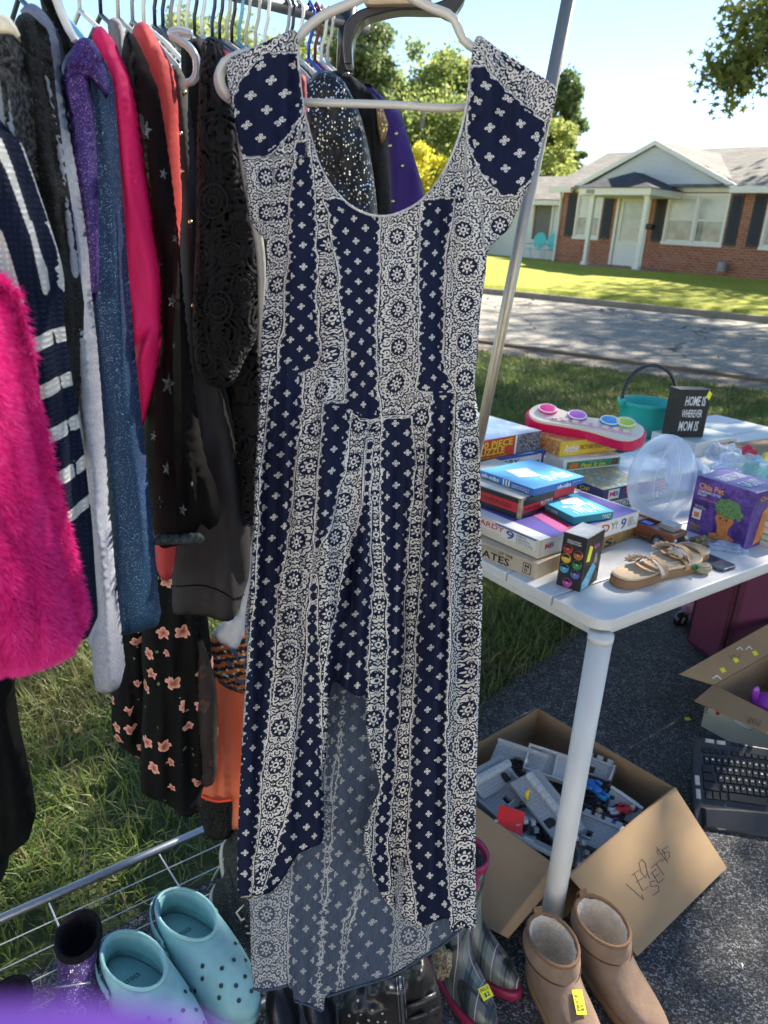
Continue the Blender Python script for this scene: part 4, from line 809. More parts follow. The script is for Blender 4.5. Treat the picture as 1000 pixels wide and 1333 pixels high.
# ================================================================== clothes on the rack
def knit(name, col, sc=260, dark=.55, rough=.9, extra=None, sheen=.0, mask=None, var=.12):
    k = N(name); v = k.obj(); vv = k.obj((1, 1, .8)); w = k.n('TexWave'); k.lk(vv, w.inputs['Vector']); w.inputs['Scale'].default_value = sc/6.3; w.inputs['Distortion'].default_value = 1.5; w.inputs['Detail'].default_value = 1; w.inputs['Detail Scale'].default_value = 3
    w.bands_direction = 'X'; w2 = k.n('TexWave'); k.lk(vv, w2.inputs['Vector']); w2.inputs['Scale'].default_value = sc/6.3; w2.bands_direction = 'Z'; w2.inputs['Distortion'].default_value = 2
    h = k.math('MULTIPLY', w.outputs[1], w2.outputs[1]); n1 = k.noise(v, 14, 5); c = k.mix(h, tuple(x*dark for x in col), col); c = k.mix(k.math('MULTIPLY', k.ramp(n1, .3, .7), var*2), c, tuple(x*.75 for x in col))
    if extra: c = k.mix(k.math('MULTIPLY', k.ramp(k.noise(v, extra[1], 2), .45, .62), extra[2]), c, extra[0])
    if mask:
        a_ = k.n('Attribute'); a_.attribute_name = 'wm'; c = k.mix(k.math('GREATER_THAN', a_.outputs['Fac'], 0), c, k.mix(h, tuple(x*.62 for x in mask), mask))
    k.put(k.b.inputs[0], c); k.b.inputs['Roughness'].default_value = rough; k.b.inputs['Specular IOR Level'].default_value = .15; k.bump(h, .5, .002)
    if sheen: k.b.inputs['Sheen Weight'].default_value = sheen
    return k.m
def glitter(name, c0, c1, sp, sc=520, thr=.80, rough=.55, patch=3.0):
    k = N(name); v = k.obj(); g = k.n('TexVoronoi'); k.lk(v, g.inputs['Vector']); g.inputs['Scale'].default_value = sc; sep = k.n('SeparateColor'); k.lk(g.outputs['Color'], sep.inputs[0])
    m1 = k.math('GREATER_THAN', sep.outputs[0], thr); base = k.mix(k.ramp(k.noise(k.obj((1, 1, .35)), patch, 3), .40, .6), c0, c1)
    dot = k.math('MULTIPLY', m1, k.math('LESS_THAN', g.outputs['Distance'], .45)); c = k.mix(k.math('MULTIPLY', dot, k.math('ADD', .35, sep.outputs[1]), clamp=True), base, sp)
    k.put(k.b.inputs[0], c); k.put(k.b.inputs['Metallic'], k.math('MULTIPLY', dot, .5)); k.put(k.b.inputs['Roughness'], k.math('SUBTRACT', rough+.1, k.math('MULTIPLY', dot, .3)))
    nm = k.n('NormalMap') if False else None
    k.bump(k.math('MULTIPLY', sep.outputs[2], m1), .6, .002); return k.m
FUR = m_leaf('pink_fur', (.75, .006, .24), (1, .07, .46), .3); FURB = mat('pink_fur_base', (.7, .006, .26), .9, .3, 40, .9, 150, .01)
NAVYK = knit('navy_knit', (.010, .018, .048), 500, .4, mask=(.74, .73, .70)); WHITEK = knit('white_knit', (.74, .73, .70), 560, .62)
BLKK = knit('black_knit', (.014, .013, .013), 420, .4, extra=((.05, .05, .05), 300, .6)); GRYM = mat('grey_marl', (.34, .35, .41), .9, .22, 260, .5, 500, .001, vs2=420, spec=.15); GRYD = knit('dark_grey_knit', (.03, .03, .032), 300, .5, extra=((.16, .16, .16), 200, .5))
CHAR = mat('charcoal_jersey', (.042, .038, .040), .9, .15, 8, .4, 220, .001, spec=.15); BLKJ = mat('black_jersey', (.004, .004, .004), .85, .3, 10, .4, 200, .001, spec=.12)
HOT = mat('hot_pink_cotton', (.90, .008, .14), .7, .06, 10, .3, 140, .001, tl=.15); CORAL = mat('coral_jersey', (.62, .06, .06), .75, .1, 8, .3, 140, .001, tl=.15)
GLIT = glitter('blue_glitter_knit', (.002, .012, .085), (.004, .045, .10), (.3, .6, .85), 1100, .88); GLITP = glitter('purple_glitter_knit', (.06, .010, .16), (.02, .03, .14), (.75, .35, .95), 1100, .82)
CREAM = mat('cream_cloth', (.7, .64, .5), .8, .1, 10, .3, 100); DENIM = mat('dark_denim', (.03, .04, .06), .9, .2, 10, .4, 300, .001)
def gar(name, label, cat, Y0, group='clothes hanging on the rack'):
    t = thing(name, label, cat, aty(150, 40, Y0), group); return t
# pink fur coat: soft body plus thousands of fibres
t = gar('fur_coat', 'hot pink faux fur coat, nearest garment at the left edge', 'coat', .62)
FO = [(-80, 350), (-30, 362), (-10, 395), (2, 440), (16, 490), (26, 534), (37, 587), (49, 642), (63, 692), (78, 750), (90, 800), (96, 832), (90, 848), (72, 858), (42, 870), (4, 876), (-80, 874)]
fb = cloth('body', FO, plane_depth(.60, 0, .25), FURB, t, step=7, bulge=.05, bw=55, fold=folds(.010, 26, 200, 3, .2))
me = fb.data; co = np.empty(len(me.vertices)*3); me.vertices.foreach_get('co', co); co = co.reshape(-1, 3); no = np.empty(len(me.vertices)*3); me.vertices.foreach_get('normal', no); no = no.reshape(-1, 3)
tri = np.array([list(p.vertices) for p in me.polygons]); ar = np.linalg.norm(np.cross(co[tri[:, 1]]-co[tri[:, 0]], co[tri[:, 2]]-co[tri[:, 0]]), axis=1); vis = (no[tri].mean(1)@V(0, -1, 0)) > -.35; ar = ar*vis
nf = 95000; fi = RNG.choice(len(tri), nf, p=ar/ar.sum()); w_ = RNG.dirichlet([1, 1, 1], nf)[:, :, None]; P0 = (co[tri[fi]]*w_).sum(1); Nn = (no[tri[fi]]*w_).sum(1)
cl = np.stack([vnoise(P0[:, 0]*45, P0[:, 2]*45, s) for s in (1, 2, 3)], 1); dr = Nn*.75+cl*.32+RNG.normal(size=(nf, 3))*.30+V(0, 0, -.55); dr /= np.linalg.norm(dr, axis=1)[:, None]
Lf = RNG.uniform(.004, .0095, nf)[:, None]; sdv = np.cross(dr, RNG.normal(size=(nf, 3))); sdv /= np.linalg.norm(sdv, axis=1)[:, None]; wf = .00055
vs = np.stack([P0-sdv*wf, P0+sdv*wf, P0+dr*Lf], 1).reshape(-1, 3); fast('pile', vs, np.arange(nf*3).reshape(-1, 3), FUR, t, kind='stuff')
t = gar('long_sleeve_top', 'black long sleeve hanging low at the left edge below the pink fur', 'top', .70)
cloth('sleeve', [(-70, 860), (2, 872), (8, 920), (18, 975), (30, 1030), (39, 1075), (38, 1092), (22, 1106), (6, 1122), (0, 1150), (-70, 1160)], plane_depth(.72), BLKJ, t, 8, .03, 30, folds(.008, 18, 150, 8))
# navy sweater with white stripes
t = gar('striped_sweater', 'navy knitted cardigan with white sleeve stripes behind the pink fur', 'sweater', .68)
STRIPES = ([(15, 446), (34, 444), (52, 437), (68, 427), (70, 448), (54, 456), (36, 463), (18, 464)], [(31, 507), (50, 503), (64, 497), (77, 488), (79, 508), (66, 516), (52, 521), (34, 524)], [(44, 563), (60, 560), (75, 554), (87, 546), (90, 565), (76, 573), (62, 578), (49, 580)], [(60, 617), (74, 615), (86, 609), (96, 600), (98, 620), (88, 628), (76, 632), (65, 633)], [(75, 669), (86, 668), (96, 661), (103, 653), (106, 668), (98, 676), (90, 680), (80, 682)],
          [(-4, 296), (2, 300), (10, 322), (20, 355), (32, 396), (30, 404), (16, 412), (8, 380), (-6, 330)], [(35, 285), (42, 288), (52, 325), (62, 352), (65, 376), (61, 384), (56, 382), (48, 345)], [(-6, 178), (2, 180), (16, 215), (30, 258), (40, 290), (44, 306), (38, 304), (26, 270), (8, 222), (-6, 196)])
def poly_sd(PS, X, Y):
    out = np.full(len(X), -99.)
    for p in PS:
        p = np.array(p, float); d = edge_dist(X, Y, p); out = np.maximum(out, np.where(in_poly(X, Y, p), d, -d))
    return out+.5*np.sin(X*1.6)
sd0 = plane_depth(.70, 60, .2); sf = folds(.004, 22, 160, 12, .1)
cloth('sleeve', [(-70, 120), (0, 168), (16, 200), (34, 250), (50, 300), (62, 340), (67, 372), (68, 425), (77, 490), (87, 545), (96, 600), (103, 655), (109, 700), (114, 760), (118, 815), (116, 828), (104, 832), (80, 800), (40, 700), (-70, 560)], sd0, NAVYK, t, 4, .035, 34, sf, attrs={'wm': lambda X, Y: poly_sd(STRIPES, X, Y)})
t = gar('knit_cardigan', 'charcoal knit cardigan with cream collar in the top left corner', 'cardigan', .75)
cloth('body', [(-70, 10), (0, 30), (16, 44), (26, 70), (27, 120), (30, 170), (36, 230), (46, 300), (54, 360), (50, 400), (20, 330), (-70, 300)], plane_depth(.76), GRYD, t, 7, .03, 22, folds(.008, 10, 200, 13, .12))
cloth('collar', [(-70, 14), (0, 18), (12, 22), (24, 40), (27, 56), (18, 46), (4, 44), (-70, 44)], plane_depth(.725), CREAM, t, 5, .006, 8)
cloth('front_edge', [(-6, 95), (4, 98), (14, 150), (24, 220), (38, 300), (36, 312), (20, 260), (4, 180), (-6, 150)], plane_depth(.728), mat('pale_blue_grey', (.22, .26, .3), .9, .2, 40, .4, 300), t, 5, .006, 8)
t = gar('fleece_jacket', 'fuzzy black fleece jacket between the charcoal cardigan and the grey hoodie', 'jacket', .8)
cloth('body', [(18, 34), (24, 20), (36, 16), (46, 26), (52, 60), (58, 110), (66, 180), (78, 260), (88, 330), (96, 390), (97, 450), (92, 520), (84, 600), (66, 600), (50, 450), (42, 300), (34, 180), (24, 80)], plane_depth(.80), mat('black_fleece', (.008, .007, .006), .95, .5, 60, 1, 200, .006, speck=((.10, .095, .085), 420, .22)), t, 6, .03, 20, folds(.006, 10, 80, 14, .12, amp2=.003))
t = gar('hoodie', 'light grey marl hooded sweatshirt with long hanging sleeve', 'hoodie', .86)
cloth('body', [(78, 420), (90, 380), (104, 370), (112, 430), (124, 560), (134, 700), (140, 800), (132, 856), (116, 840), (110, 780), (100, 740), (84, 600)], plane_depth(.885), GRYM, t, 7, .02, 20, folds(.006, 14, 160, 15, .1))
cloth('hood', [(26, 14), (40, 4), (56, 14), (66, 40), (74, 90), (84, 150), (90, 190), (86, 240), (80, 220), (70, 150), (58, 90), (46, 40), (34, 24)], plane_depth(.865), mat('denim_blue_marl', (.16, .18, .25), .9, .2, 20, .4, 300, .001), t, 6, .02, 16, folds(.004, 12, 60, 16, .12))
cloth('sleeve', [(44, 40), (52, 60), (62, 90), (74, 140), (84, 190), (94, 250), (105, 320), (109, 372), (118, 450), (126, 540), (134, 640), (141, 740), (149, 800), (154, 845), (158, 888), (146, 902), (126, 900), (121, 870), (120, 840), (126, 790), (116, 700), (108, 600), (98, 500), (88, 400), (80, 300), (70, 200), (58, 120), (48, 70)], plane_depth(.83, 100, .3), GRYM, t, 6, .026, 18, folds(.005, 9, 90, 17, .1))
t = gar('denim_shirt', 'dark blue shirt partly hidden between grey hoodie and glitter dress', 'shirt', .95)
cloth('body', [(50, -20), (62, -20), (80, 20), (96, 70), (102, 150), (110, 260), (118, 360), (122, 440), (108, 440), (98, 330), (86, 200), (72, 90), (56, 20)], plane_depth(.94), DENIM, t, 7, .02, 16, folds(.005, 9, 120, 18, .12))
t = gar('black_jacket', 'black satin jacket slipping off a wide white hanger near the top left', 'jacket', .96)
cloth('body', [(48, -20), (62, -14), (76, 16), (90, 46), (98, 60), (96, 90), (88, 92), (78, 60), (60, 20)], plane_depth(.93), BLKJ, t, 6, .015, 12, folds(.004, 9, 30, 19, .1))
cloth('shoulder', [(64, -10), (72, 20), (86, 60), (98, 84), (100, 150), (94, 150), (84, 110), (72, 60), (62, 20)], plane_depth(.99), BLKJ, t, 6, .015, 12)
wh_ = thing('clothes_hanger', 'wide flat white hanger bare in the top left between black jacket and glitter dress', 'hanger', aty(80, 20, .95)); slab([(62, -20), (70, -20), (82, 12), (98, 50), (94, 56), (84, 40), (70, 8)], .925, .008, WHT, 'shoulder', wh_, bev=.001)
# glitter turtleneck dress
t = gar('glitter_dress', 'blue and purple glitter knit dress with rolled turtleneck', 'dress', .9)
gf = folds(.007, 15, 220, 20, .1)
cloth('body', [(80, 96), (86, 72), (104, 58), (122, 62), (136, 92), (143, 150), (149, 220), (156, 300), (163, 380), (170, 460), (180, 560), (190, 650), (199, 740), (205, 800), (206, 814), (180, 823), (153, 824), (149, 760), (141, 650), (130, 540), (120, 430), (114, 330), (106, 240), (94, 160)], plane_depth(.905, 140, .2), GLIT, t, 6, .03, 24, gf)
cloth('purple_panel', [(84, 100), (112, 94), (122, 140), (127, 220), (129, 300), (128, 372), (120, 396), (110, 330), (102, 250), (92, 160)], lambda X, Y: plane_depth(.868, 140, .2)(X, Y)+gf(X, Y), GLITP, t, 6, .006, 14)
cloth('turtleneck', [(82, 108), (85, 84), (94, 62), (104, 50), (116, 50), (127, 62), (135, 84), (140, 112), (139, 130), (130, 116), (118, 104), (104, 100), (92, 104), (86, 114)], plane_depth(.866), GLITP, t, 4, .012, 12, folds(.005, 9, 12, 21, amp2=.002))
t = gar('pink_shirt', 'bright hot pink cotton shirt with bent sleeve beside the glitter dress', 'shirt', .95)
cloth('sleeve', [(119, 46), (124, 35), (132, 34), (142, 46), (156, 76), (167, 104), (173, 140), (180, 190), (188, 240), (197, 300), (204, 350), (206, 410), (204, 460), (196, 512), (188, 550), (182, 572), (177, 540), (170, 470), (163, 400), (156, 320), (148, 230), (140, 150), (130, 90)], plane_depth(.955, 160, .3), HOT, t, 6, .03, 22,
      lambda X, Y: folds(.006, 14, 120, 22, .12)(X, Y)+.02*np.exp(-(((X-172)+(Y-470)*.35)/7)**2)*np.exp(-((Y-470)/40)**2)-.014*np.exp(-(((X-190)+(Y-450)*.5)/8)**2)*np.exp(-((Y-450)/30)**2))
t = gar('coral_top', 'coral red long top behind the sheer star blouse', 'top', 1.04)
cloth('body', [(172, 44), (178, 30), (190, 30), (204, 50), (219, 78), (226, 120), (230, 190), (233, 260), (230, 320), (226, 380), (222, 470), (226, 620), (228, 720), (222, 754), (212, 756), (203, 735), (200, 640), (204, 480), (202, 330), (192, 200), (182, 110)], plane_depth(1.035, 200, .2), CORAL, t, 6, .03, 20, folds(.006, 13, 120, 23, .12))
SHEER = mat('sheer_black', (.005, .004, .0045), .8, .3, 12, .3, 250, .001, alpha=.86, spec=.12); STARM = glitter('star_glitter', (.06, .065, .065), (.10, .11, .11), (.5, .52, .52), 700, .6)
t = gar('star_blouse', 'sheer black blouse with glitter stars and ruffled cuff', 'blouse', .99)
sbd = plane_depth(.985, 210, .15); sbf = folds(.009, 14, 260, 24, .13)
cloth('sleeve', [(158, 84), (161, 52), (166, 41), (176, 48), (188, 76), (200, 108), (210, 160), (220, 230), (228, 300), (236, 390), (246, 480), (257, 560), (268, 610), (280, 640), (287, 668), (282, 684), (272, 690), (262, 682), (250, 704), (232, 710), (212, 714), (204, 708), (200, 690), (194, 640), (186, 570), (192, 520), (205, 470), (207, 400), (200, 320), (188, 230), (174, 150), (162, 110)], sbd, SHEER, t, 6, .03, 24, sbf)
ssf = SURF[0]
for sx, sy, sz in ((190, 170, 11), (213, 226, 7), (228, 310, 6), (206, 345, 7), (224, 392, 8), (219, 500, 12), (200, 568, 6), (217, 610, 8), (238, 664, 7), (207, 654, 7), (226, 450, 3), (232, 540, 3), (196, 470, 4), (250, 630, 3)):
    P = [(sx+sz*rr_*math.sin(a)*.8, sy-sz*rr_*1.25*math.cos(a)) for a, rr_ in [(i*math.pi/5+.2, 1 if i % 2 == 0 else .4) for i in range(10)]]
    cq = aty(sx, sy, ssf(sx, sy)); obj('star', MB().add([aty(x, y, ssf(x, y)) for x, y in P]+[cq], [(i, (i+1) % 10, 10) for i in range(10)]), STARM, t)
cu = []; 
for x in np.arange(203, 264, 1.5): cu.append((x, 703+2*math.sin(x*.9)-(x-203)*.05))
obj('ruffled_cuff', MB().tube([aty(x, y, .955+.008*math.sin(x*.7)) for x, y in cu], .006, 8), mat('dark_teal_velvet', (.03, .045, .05), .8, .5, 100), t, smooth=True)
t = gar('charcoal_sweatshirt', 'charcoal sweatshirt with wide hem band and small metal studs', 'sweatshirt', 1.1)
cf = folds(.007, 26, 160, 25, .05)
cloth('body', [(222, 90), (232, 84), (242, 110), (250, 180), (256, 270), (262, 380), (272, 470), (290, 500), (304, 560), (318, 640), (326, 700), (325, 745), (318, 772), (304, 806), (290, 809), (268, 802), (244, 800), (226, 798), (224, 760), (222, 700), (236, 620), (236, 500), (234, 380), (232, 260), (226, 160)], plane_depth(1.10, 270, .1), CHAR, t, 6, .035, 30, cf)
csf = SURF[0]
sm_ = [(224, 763), (240, 763), (262, 762), (284, 768), (305, 779), (318, 774)]; obj('hem_seam', MB().tube([aty(x, y, csf(x, y)) for x, y in smooth_poly(sm_, 6, False)], .0011, 6), BLKJ, t)
GOLD = mat('gold_metal', (.75, .6, .3), .25, .05, 5, metal=1)
for x, y in ((235, 174), (237, 223), (248, 289), (252, 398), (240, 120)):
    p = aty(x, y, csf(x, y)); obj('stud', MB().ball(p, .0035, 8, 6), GOLD, t, smooth=True)
t = gar('black_cardigan', 'plain black cardigan hanging behind the crochet top', 'cardigan', 1.16)
cloth('body', [(236, 62), (250, 50), (268, 52), (292, 78), (320, 128), (338, 230), (348, 330), (350, 460), (344, 600), (334, 680), (312, 680), (300, 590), (288, 520), (262, 480), (252, 380), (248, 240), (240, 140)], plane_depth(1.16), BLKJ, t, 7, .03, 24, folds(.008, 14, 200, 26, .08))
def m_crochet():
    k = N('black_crochet'); v = k.obj(); v1 = k.vor(v, 22, 'F1', 0, .55); rings_ = k.math('SINE', k.math('MULTIPLY', v1, 42)); v2 = k.vor(v, 110, 'F1', 0, .6); h = k.math('ADD', rings_, k.math('MULTIPLY', v2, -2))
    hole = k.math('MULTIPLY', k.math('GREATER_THAN', v2, .62), k.math('LESS_THAN', rings_, .3)); k.put(k.b.inputs[0], k.mix(k.ramp(h, -1.5, 1), (.002, .002, .002), (.012, .011, .010))); k.b.inputs['Roughness'].default_value = .85
    k.put(k.b.inputs['Alpha'], k.math('SUBTRACT', 1, hole)); k.bump(h, .6, .002); return k.m
CROCH = m_crochet()
t = gar('crochet_top', 'black crochet lace top with openwork medallions and short sleeve', 'top', 1.08)
cloth('long_body', [(300, 250), (330, 240), (342, 330), (346, 460), (340, 600), (334, 682), (314, 680), (306, 580), (300, 480)], plane_depth(1.09), CROCH, t, 7, .02, 20, folds(.006, 12, 160, 28, .05))
cloth('sleeve', [(262, 60), (270, 48), (284, 50), (298, 72), (310, 110), (320, 160), (326, 215), (336, 262), (342, 330), (341, 400), (334, 440), (318, 470), (306, 496), (292, 505), (270, 500), (256, 480), (251, 430), (252, 370), (256, 290), (256, 210), (258, 130)], plane_depth(1.04, 300, .2), CROCH, t, 6, .035, 30, folds(.005, 18, 80, 27, .05))
ksf = SURF[0]
for x, y, r_ in ((277, 262, 19), (284, 400, 18), (318, 372, 17), (300, 330, 13), (285, 455, 15), (314, 300, 12)):    # raised crochet medallions
    mb_ = MB(); d0 = ksf(x, y)+.0
    for rr_ in (1, .62, .28): mb_.tube([aty(x+r_*rr_*math.cos(a), y+r_*rr_*math.sin(a)*1.15, d0-.002) for a in np.linspace(0, 2*math.pi, 22, endpoint=False)], .0016, 5, closed=True)
    for a in np.linspace(0, 2*math.pi, 14, endpoint=False): mb_.tube([aty(x+r_*q*math.cos(a), y+r_*q*math.sin(a)*1.15, d0-.002) for q in (.3, 1.0)], .001, 4)
    obj('medallion', mb_, mat('crochet_yarn', (.010, .009, .009), .85, .2, 50), t)
t = gar('cream_strap', 'long cream ribbon strap hanging just left of the printed dress', 'strap', 1.0, None)
cloth('strap', [(303, 128), (310, 130), (318, 180), (328, 230), (338, 280), (346, 340), (345, 400), (344, 462), (336, 464), (336, 400), (334, 340), (324, 280), (312, 210)], plane_depth(1.0), mat('cream_satin', (.66, .63, .55), .5, .1, 10), t, 5, .004, 6)
tag(obj('clothes_hanger', MB().tube(px3([(296, 84), (288, 92), (285, 106), (290, 120), (302, 130)], .965, 3), .006, 9), BEIGE, smooth=True), 'rounded beige hanger end poking out left of the dress sleeve', 'hanger')
tag(obj('clothes_hanger', MB().tube(px3([(250, 45), (232, 40), (222, 44), (245, 60), (255, 76), (256, 96), (250, 106), (242, 108)], 1.06, 4), .005, 9), mat('clear_plastic', (.6, .6, .58), .15, .05, 5, trans=.3, coat=.5), smooth=True), 'shiny clear grey hanger shoulder beside the coral top', 'hanger')
tag(obj('size_tag', MB().obox(aty(286, 62, 1.02), V(.016, .004, -.006), V(0, .01, 0), V(.002, 0, -.012)), mat('red_plastic', (.8, .02, .06), .35)), 'small bright red size tag on the rail next to the dress sleeve', 'tag')
# lower garments
def m_floral():
    k = N('black_floral_chiffon'); tc = k.obj((1, .3, 1)); vo = k.n('TexVoronoi'); k.lk(tc, vo.inputs['Vector']); vo.inputs['Scale'].default_value = 21; vo.inputs['Randomness'].default_value = .75; sep = k.n('SeparateColor'); k.lk(vo.outputs['Color'], sep.inputs[0])
    sub = k.n('VectorMath', operation='SUBTRACT'); k.lk(tc, sub.inputs[0]); sc_ = k.n('VectorMath', operation='SCALE'); k.lk(vo.outputs['Position'], sc_.inputs[0]); sc_.inputs['Scale'].default_value = 1.0; k.lk(sc_.outputs[0], sub.inputs[1])
    xyz = k.n('SeparateXYZ'); k.lk(sub.outputs[0], xyz.inputs[0]); th = k.math('ARCTAN2', xyz.outputs[2], xyz.outputs[0]); r = k.math('SQRT', k.math('ADD', k.math('POWER', xyz.outputs[0], 2), k.math('POWER', xyz.outputs[2], 2)))
    th = k.math('ADD', th, k.math('MULTIPLY', sep.outputs[0], 6)); pr = k.math('MULTIPLY', k.math('ADD', .62, k.math('MULTIPLY', k.math('ABSOLUTE', k.math('COSINE', k.math('MULTIPLY', th, 2.5))), .38)), k.math('ADD', .006, k.math('MULTIPLY', sep.outputs[1], .009)))
    pr = k.math('ADD', pr, k.math('MULTIPLY', k.math('SUBTRACT', k.noise(tc, 160, 2), .5), .006)); inn = k.math('LESS_THAN', r, pr); on = k.math('MULTIPLY', inn, k.math('GREATER_THAN', sep.outputs[2], .35))
    pk = k.mix(k.ramp(k.math('DIVIDE', r, pr), .1, .9), (.28, .06, .04), (.72, .36, .28)); lf = k.math('MULTIPLY', k.math('LESS_THAN', k.vor(tc, 46, 'F1', 0), .13), k.math('GREATER_THAN', sep.outputs[0], .6))
    c = k.mix(on, k.mix(lf, (.005, .005, .0055), (.12, .2, .1)), pk); k.put(k.b.inputs[0], c); k.b.inputs['Roughness'].default_value = .8; k.b.inputs['Specular IOR Level'].default_value = .12; k.bump(k.noise(k.obj(), 300, 3), .3, .001); return k.m
FLOR = m_floral()
t = gar('floral_dress', 'black chiffon dress with coral pink flowers, tiered skirt hanging low', 'dress', 1.22)
cloth('skirt', [(188, 790), (204, 720), (240, 724), (262, 780), (276, 860), (283, 940), (281, 1008), (268, 1020), (262, 1036), (260, 1056), (250, 1063), (236, 1062), (216, 1046), (198, 1040), (184, 1030), (184, 960), (187, 890), (184, 850)], plane_depth(1.20), FLOR, t, 6, .035, 24, folds(.013, 16, 200, 30, .03))
cloth('sleeve', [(254, 820), (270, 850), (282, 900), (283, 1000), (276, 1022), (262, 1022), (258, 940)], plane_depth(1.175), mat('sheer_black2', (.03, .018, .015), .8, .3, 12, alpha=.8), t, 6, .012, 12, folds(.004, 8, 80, 31))
t = gar('floral_skirt', 'black floral chiffon skirt behind the tiered one, shorter, by the grass', 'skirt', 1.3)
cloth('skirt', [(150, 806), (200, 780), (224, 800), (240, 860), (248, 960), (240, 974), (214, 984), (188, 990), (166, 978), (147, 956), (146, 900), (148, 850)], plane_depth(1.30), FLOR, t, 6, .03, 24, folds(.013, 15, 160, 32, .03))
t = gar('orange_dress', 'orange and coral ombre chiffon dress hem left of the printed dress', 'dress', 1.34)
def m_ombre():
    k = N('orange_ombre'); tc = k.n('TexCoord'); s_ = k.n('SeparateXYZ'); k.lk(tc.outputs['Object'], s_.inputs[0]); c = k.mix(k.ramp(s_.outputs[2], .52, .92), (.82, .24, .13), (.78, .42, .26)); k.put(k.b.inputs[0], c); k.b.inputs['Roughness'].default_value = .7
    tr = k.n('BsdfTranslucent'); k.put(tr.inputs[0], c); mx = k.n('MixShader'); mx.inputs[0].default_value = .3; k.lk(k.b.outputs[0], mx.inputs[1]); k.lk(tr.outputs[0], mx.inputs[2]); k.lk(mx.outputs[0], k.o.inputs[0]); return k.m
OMB = m_ombre()
cloth('skirt', [(256, 850), (290, 860), (330, 870), (330, 1060), (312, 1082), (302, 1080), (302, 1042), (284, 1043), (262, 1038), (258, 1000), (264, 940)], plane_depth(1.33), OMB, t, 6, .02, 20, folds(.012, 11, 200, 33))
obj('hem_edge', MB().tube([aty(x, y, 1.312) for x, y in smooth_poly([(262, 1036), (274, 1041), (286, 1043), (302, 1041)], 4, False)], .003, 6), mat('red_orange_edge', (.85, .06, .02), .6), t)
t = gar('black_lace_slip', 'short black lace slip below the orange hem', 'slip', 1.38)
cloth('skirt', [(258, 1020), (306, 1020), (304, 1070), (302, 1088), (286, 1094), (270, 1090), (263, 1070)], plane_depth(1.37), BLKK, t, 6, .015, 14, folds(.006, 8, 60, 34))
t = gar('folk_top', 'top with bright folk embroidery border, just left of the printed dress', 'top', 1.28)
def m_folk():
    k = N('folk_border'); v = k.obj(); w = k.n('TexWave', wave_type='BANDS'); k.lk(k.obj((1, 1, 1), (0, .3, 0)), w.inputs['Vector']); w.bands_direction = 'Z'; w.inputs['Scale'].default_value = 18; w.inputs['Distortion'].default_value = 3; w.inputs['Detail Scale'].default_value = 12
    d = k.vor(v, 90, 'F1', 0); c = k.mix(k.math('GREATER_THAN', w.outputs[1], .55), (.01, .01, .012), (.6, .16, .04)); c = k.mix(k.math('LESS_THAN', d, .28), c, (.7, .65, .5)); c = k.mix(k.math('GREATER_THAN', k.noise(v, 60, 1), .6), c, (.04, .10, .2)); k.put(k.b.inputs[0], c); k.b.inputs['Roughness'].default_value = .8; return k.m
cloth('body', [(270, 850), (278, 826), (330, 826), (332, 902), (312, 902), (292, 894), (280, 882)], plane_depth(1.28), m_folk(), t, 6, .02, 14, folds(.006, 10, 60, 35))
t = gar('white_tee', 'white cotton tee corner hanging below the charcoal sweatshirt', 'shirt', 1.22)
cloth('body', [(278, 828), (284, 815), (296, 808), (310, 800), (322, 740), (330, 690), (334, 700), (330, 780), (318, 822), (308, 845), (292, 840)], plane_depth(1.22), mat('white_cotton', (.75, .76, .8), .8, .05, 10, .3, 120, tl=.2), t, 6, .012, 12, folds(.006, 9, 70, 36))
# garments behind, in the neckline
SEQ = glitter('black_sequins', (.002, .002, .004), (.004, .004, .007), (.9, .88, .85), 260, .66, .35, 6)
t = gar('sequin_jacket', 'black sequined jacket glinting in the neckline of the printed dress', 'jacket', 1.4)
cloth('body', [(372, 120), (402, 104), (414, 92), (430, 92), (446, 104), (458, 124), (470, 152), (478, 184), (486, 225), (492, 280), (494, 330), (400, 330), (380, 240)], plane_depth(1.40), SEQ, t, 5, .03, 22, folds(.008, 13, 160, 37, amp2=.003))
t = gar('maroon_top', 'narrow strip of maroon top at the inner left edge of the neckline', 'top', 1.3)
cloth('body', [(388, 96), (398, 100), (401, 150), (408, 200), (414, 240), (400, 260), (388, 200)], plane_depth(1.32), mat('maroon_cloth', (.2, .012, .03), .8, .1), t, 5, .01, 8)
t = gar('brocade_jacket', 'black brocade jacket with gold sequin trim right of the sequined one', 'jacket', 1.52)
BROC = mat('black_brocade', (.006, .0055, .006), .6, .6, 60, .7, 70, .003, spec=.2)
cloth('body', [(430, 96), (446, 92), (466, 104), (486, 122), (492, 128), (502, 160), (506, 220), (508, 300), (486, 320), (478, 200), (452, 130)], plane_depth(1.50), BROC, t, 5, .02, 16, folds(.006, 11, 120, 38))
cloth('gold_trim', [(489, 128), (497, 134), (502, 150), (506, 162), (502, 180), (496, 190), (492, 170), (490, 150)], plane_depth(1.478), glitter('gold_sequin', (.2, .1, .04), (.35, .2, .08), (.9, .7, .35), 260, .5, .35), t, 4, .004, 6, smooth=False)
t = gar('purple_blazer', 'deep purple blazer with tiny gold studs, farthest right in the neckline', 'blazer', 1.65)
cloth('body', [(474, 108), (482, 110), (498, 126), (514, 138), (522, 146), (532, 180), (542, 214), (551, 246), (556, 290), (540, 320), (506, 320), (505, 240), (500, 170), (488, 130)], plane_depth(1.62), mat('purple_crepe', (.035, .008, .15), .75, .1, 10, .2, 150), t, 5, .025, 16, folds(.005, 16, 120, 39))
for x, y in ((516, 174), (524, 216), (508, 190), (512, 262)): obj('stud', MB().ball(aty(x, y, 1.585), .0035, 8, 6), GOLD, t, smooth=True)
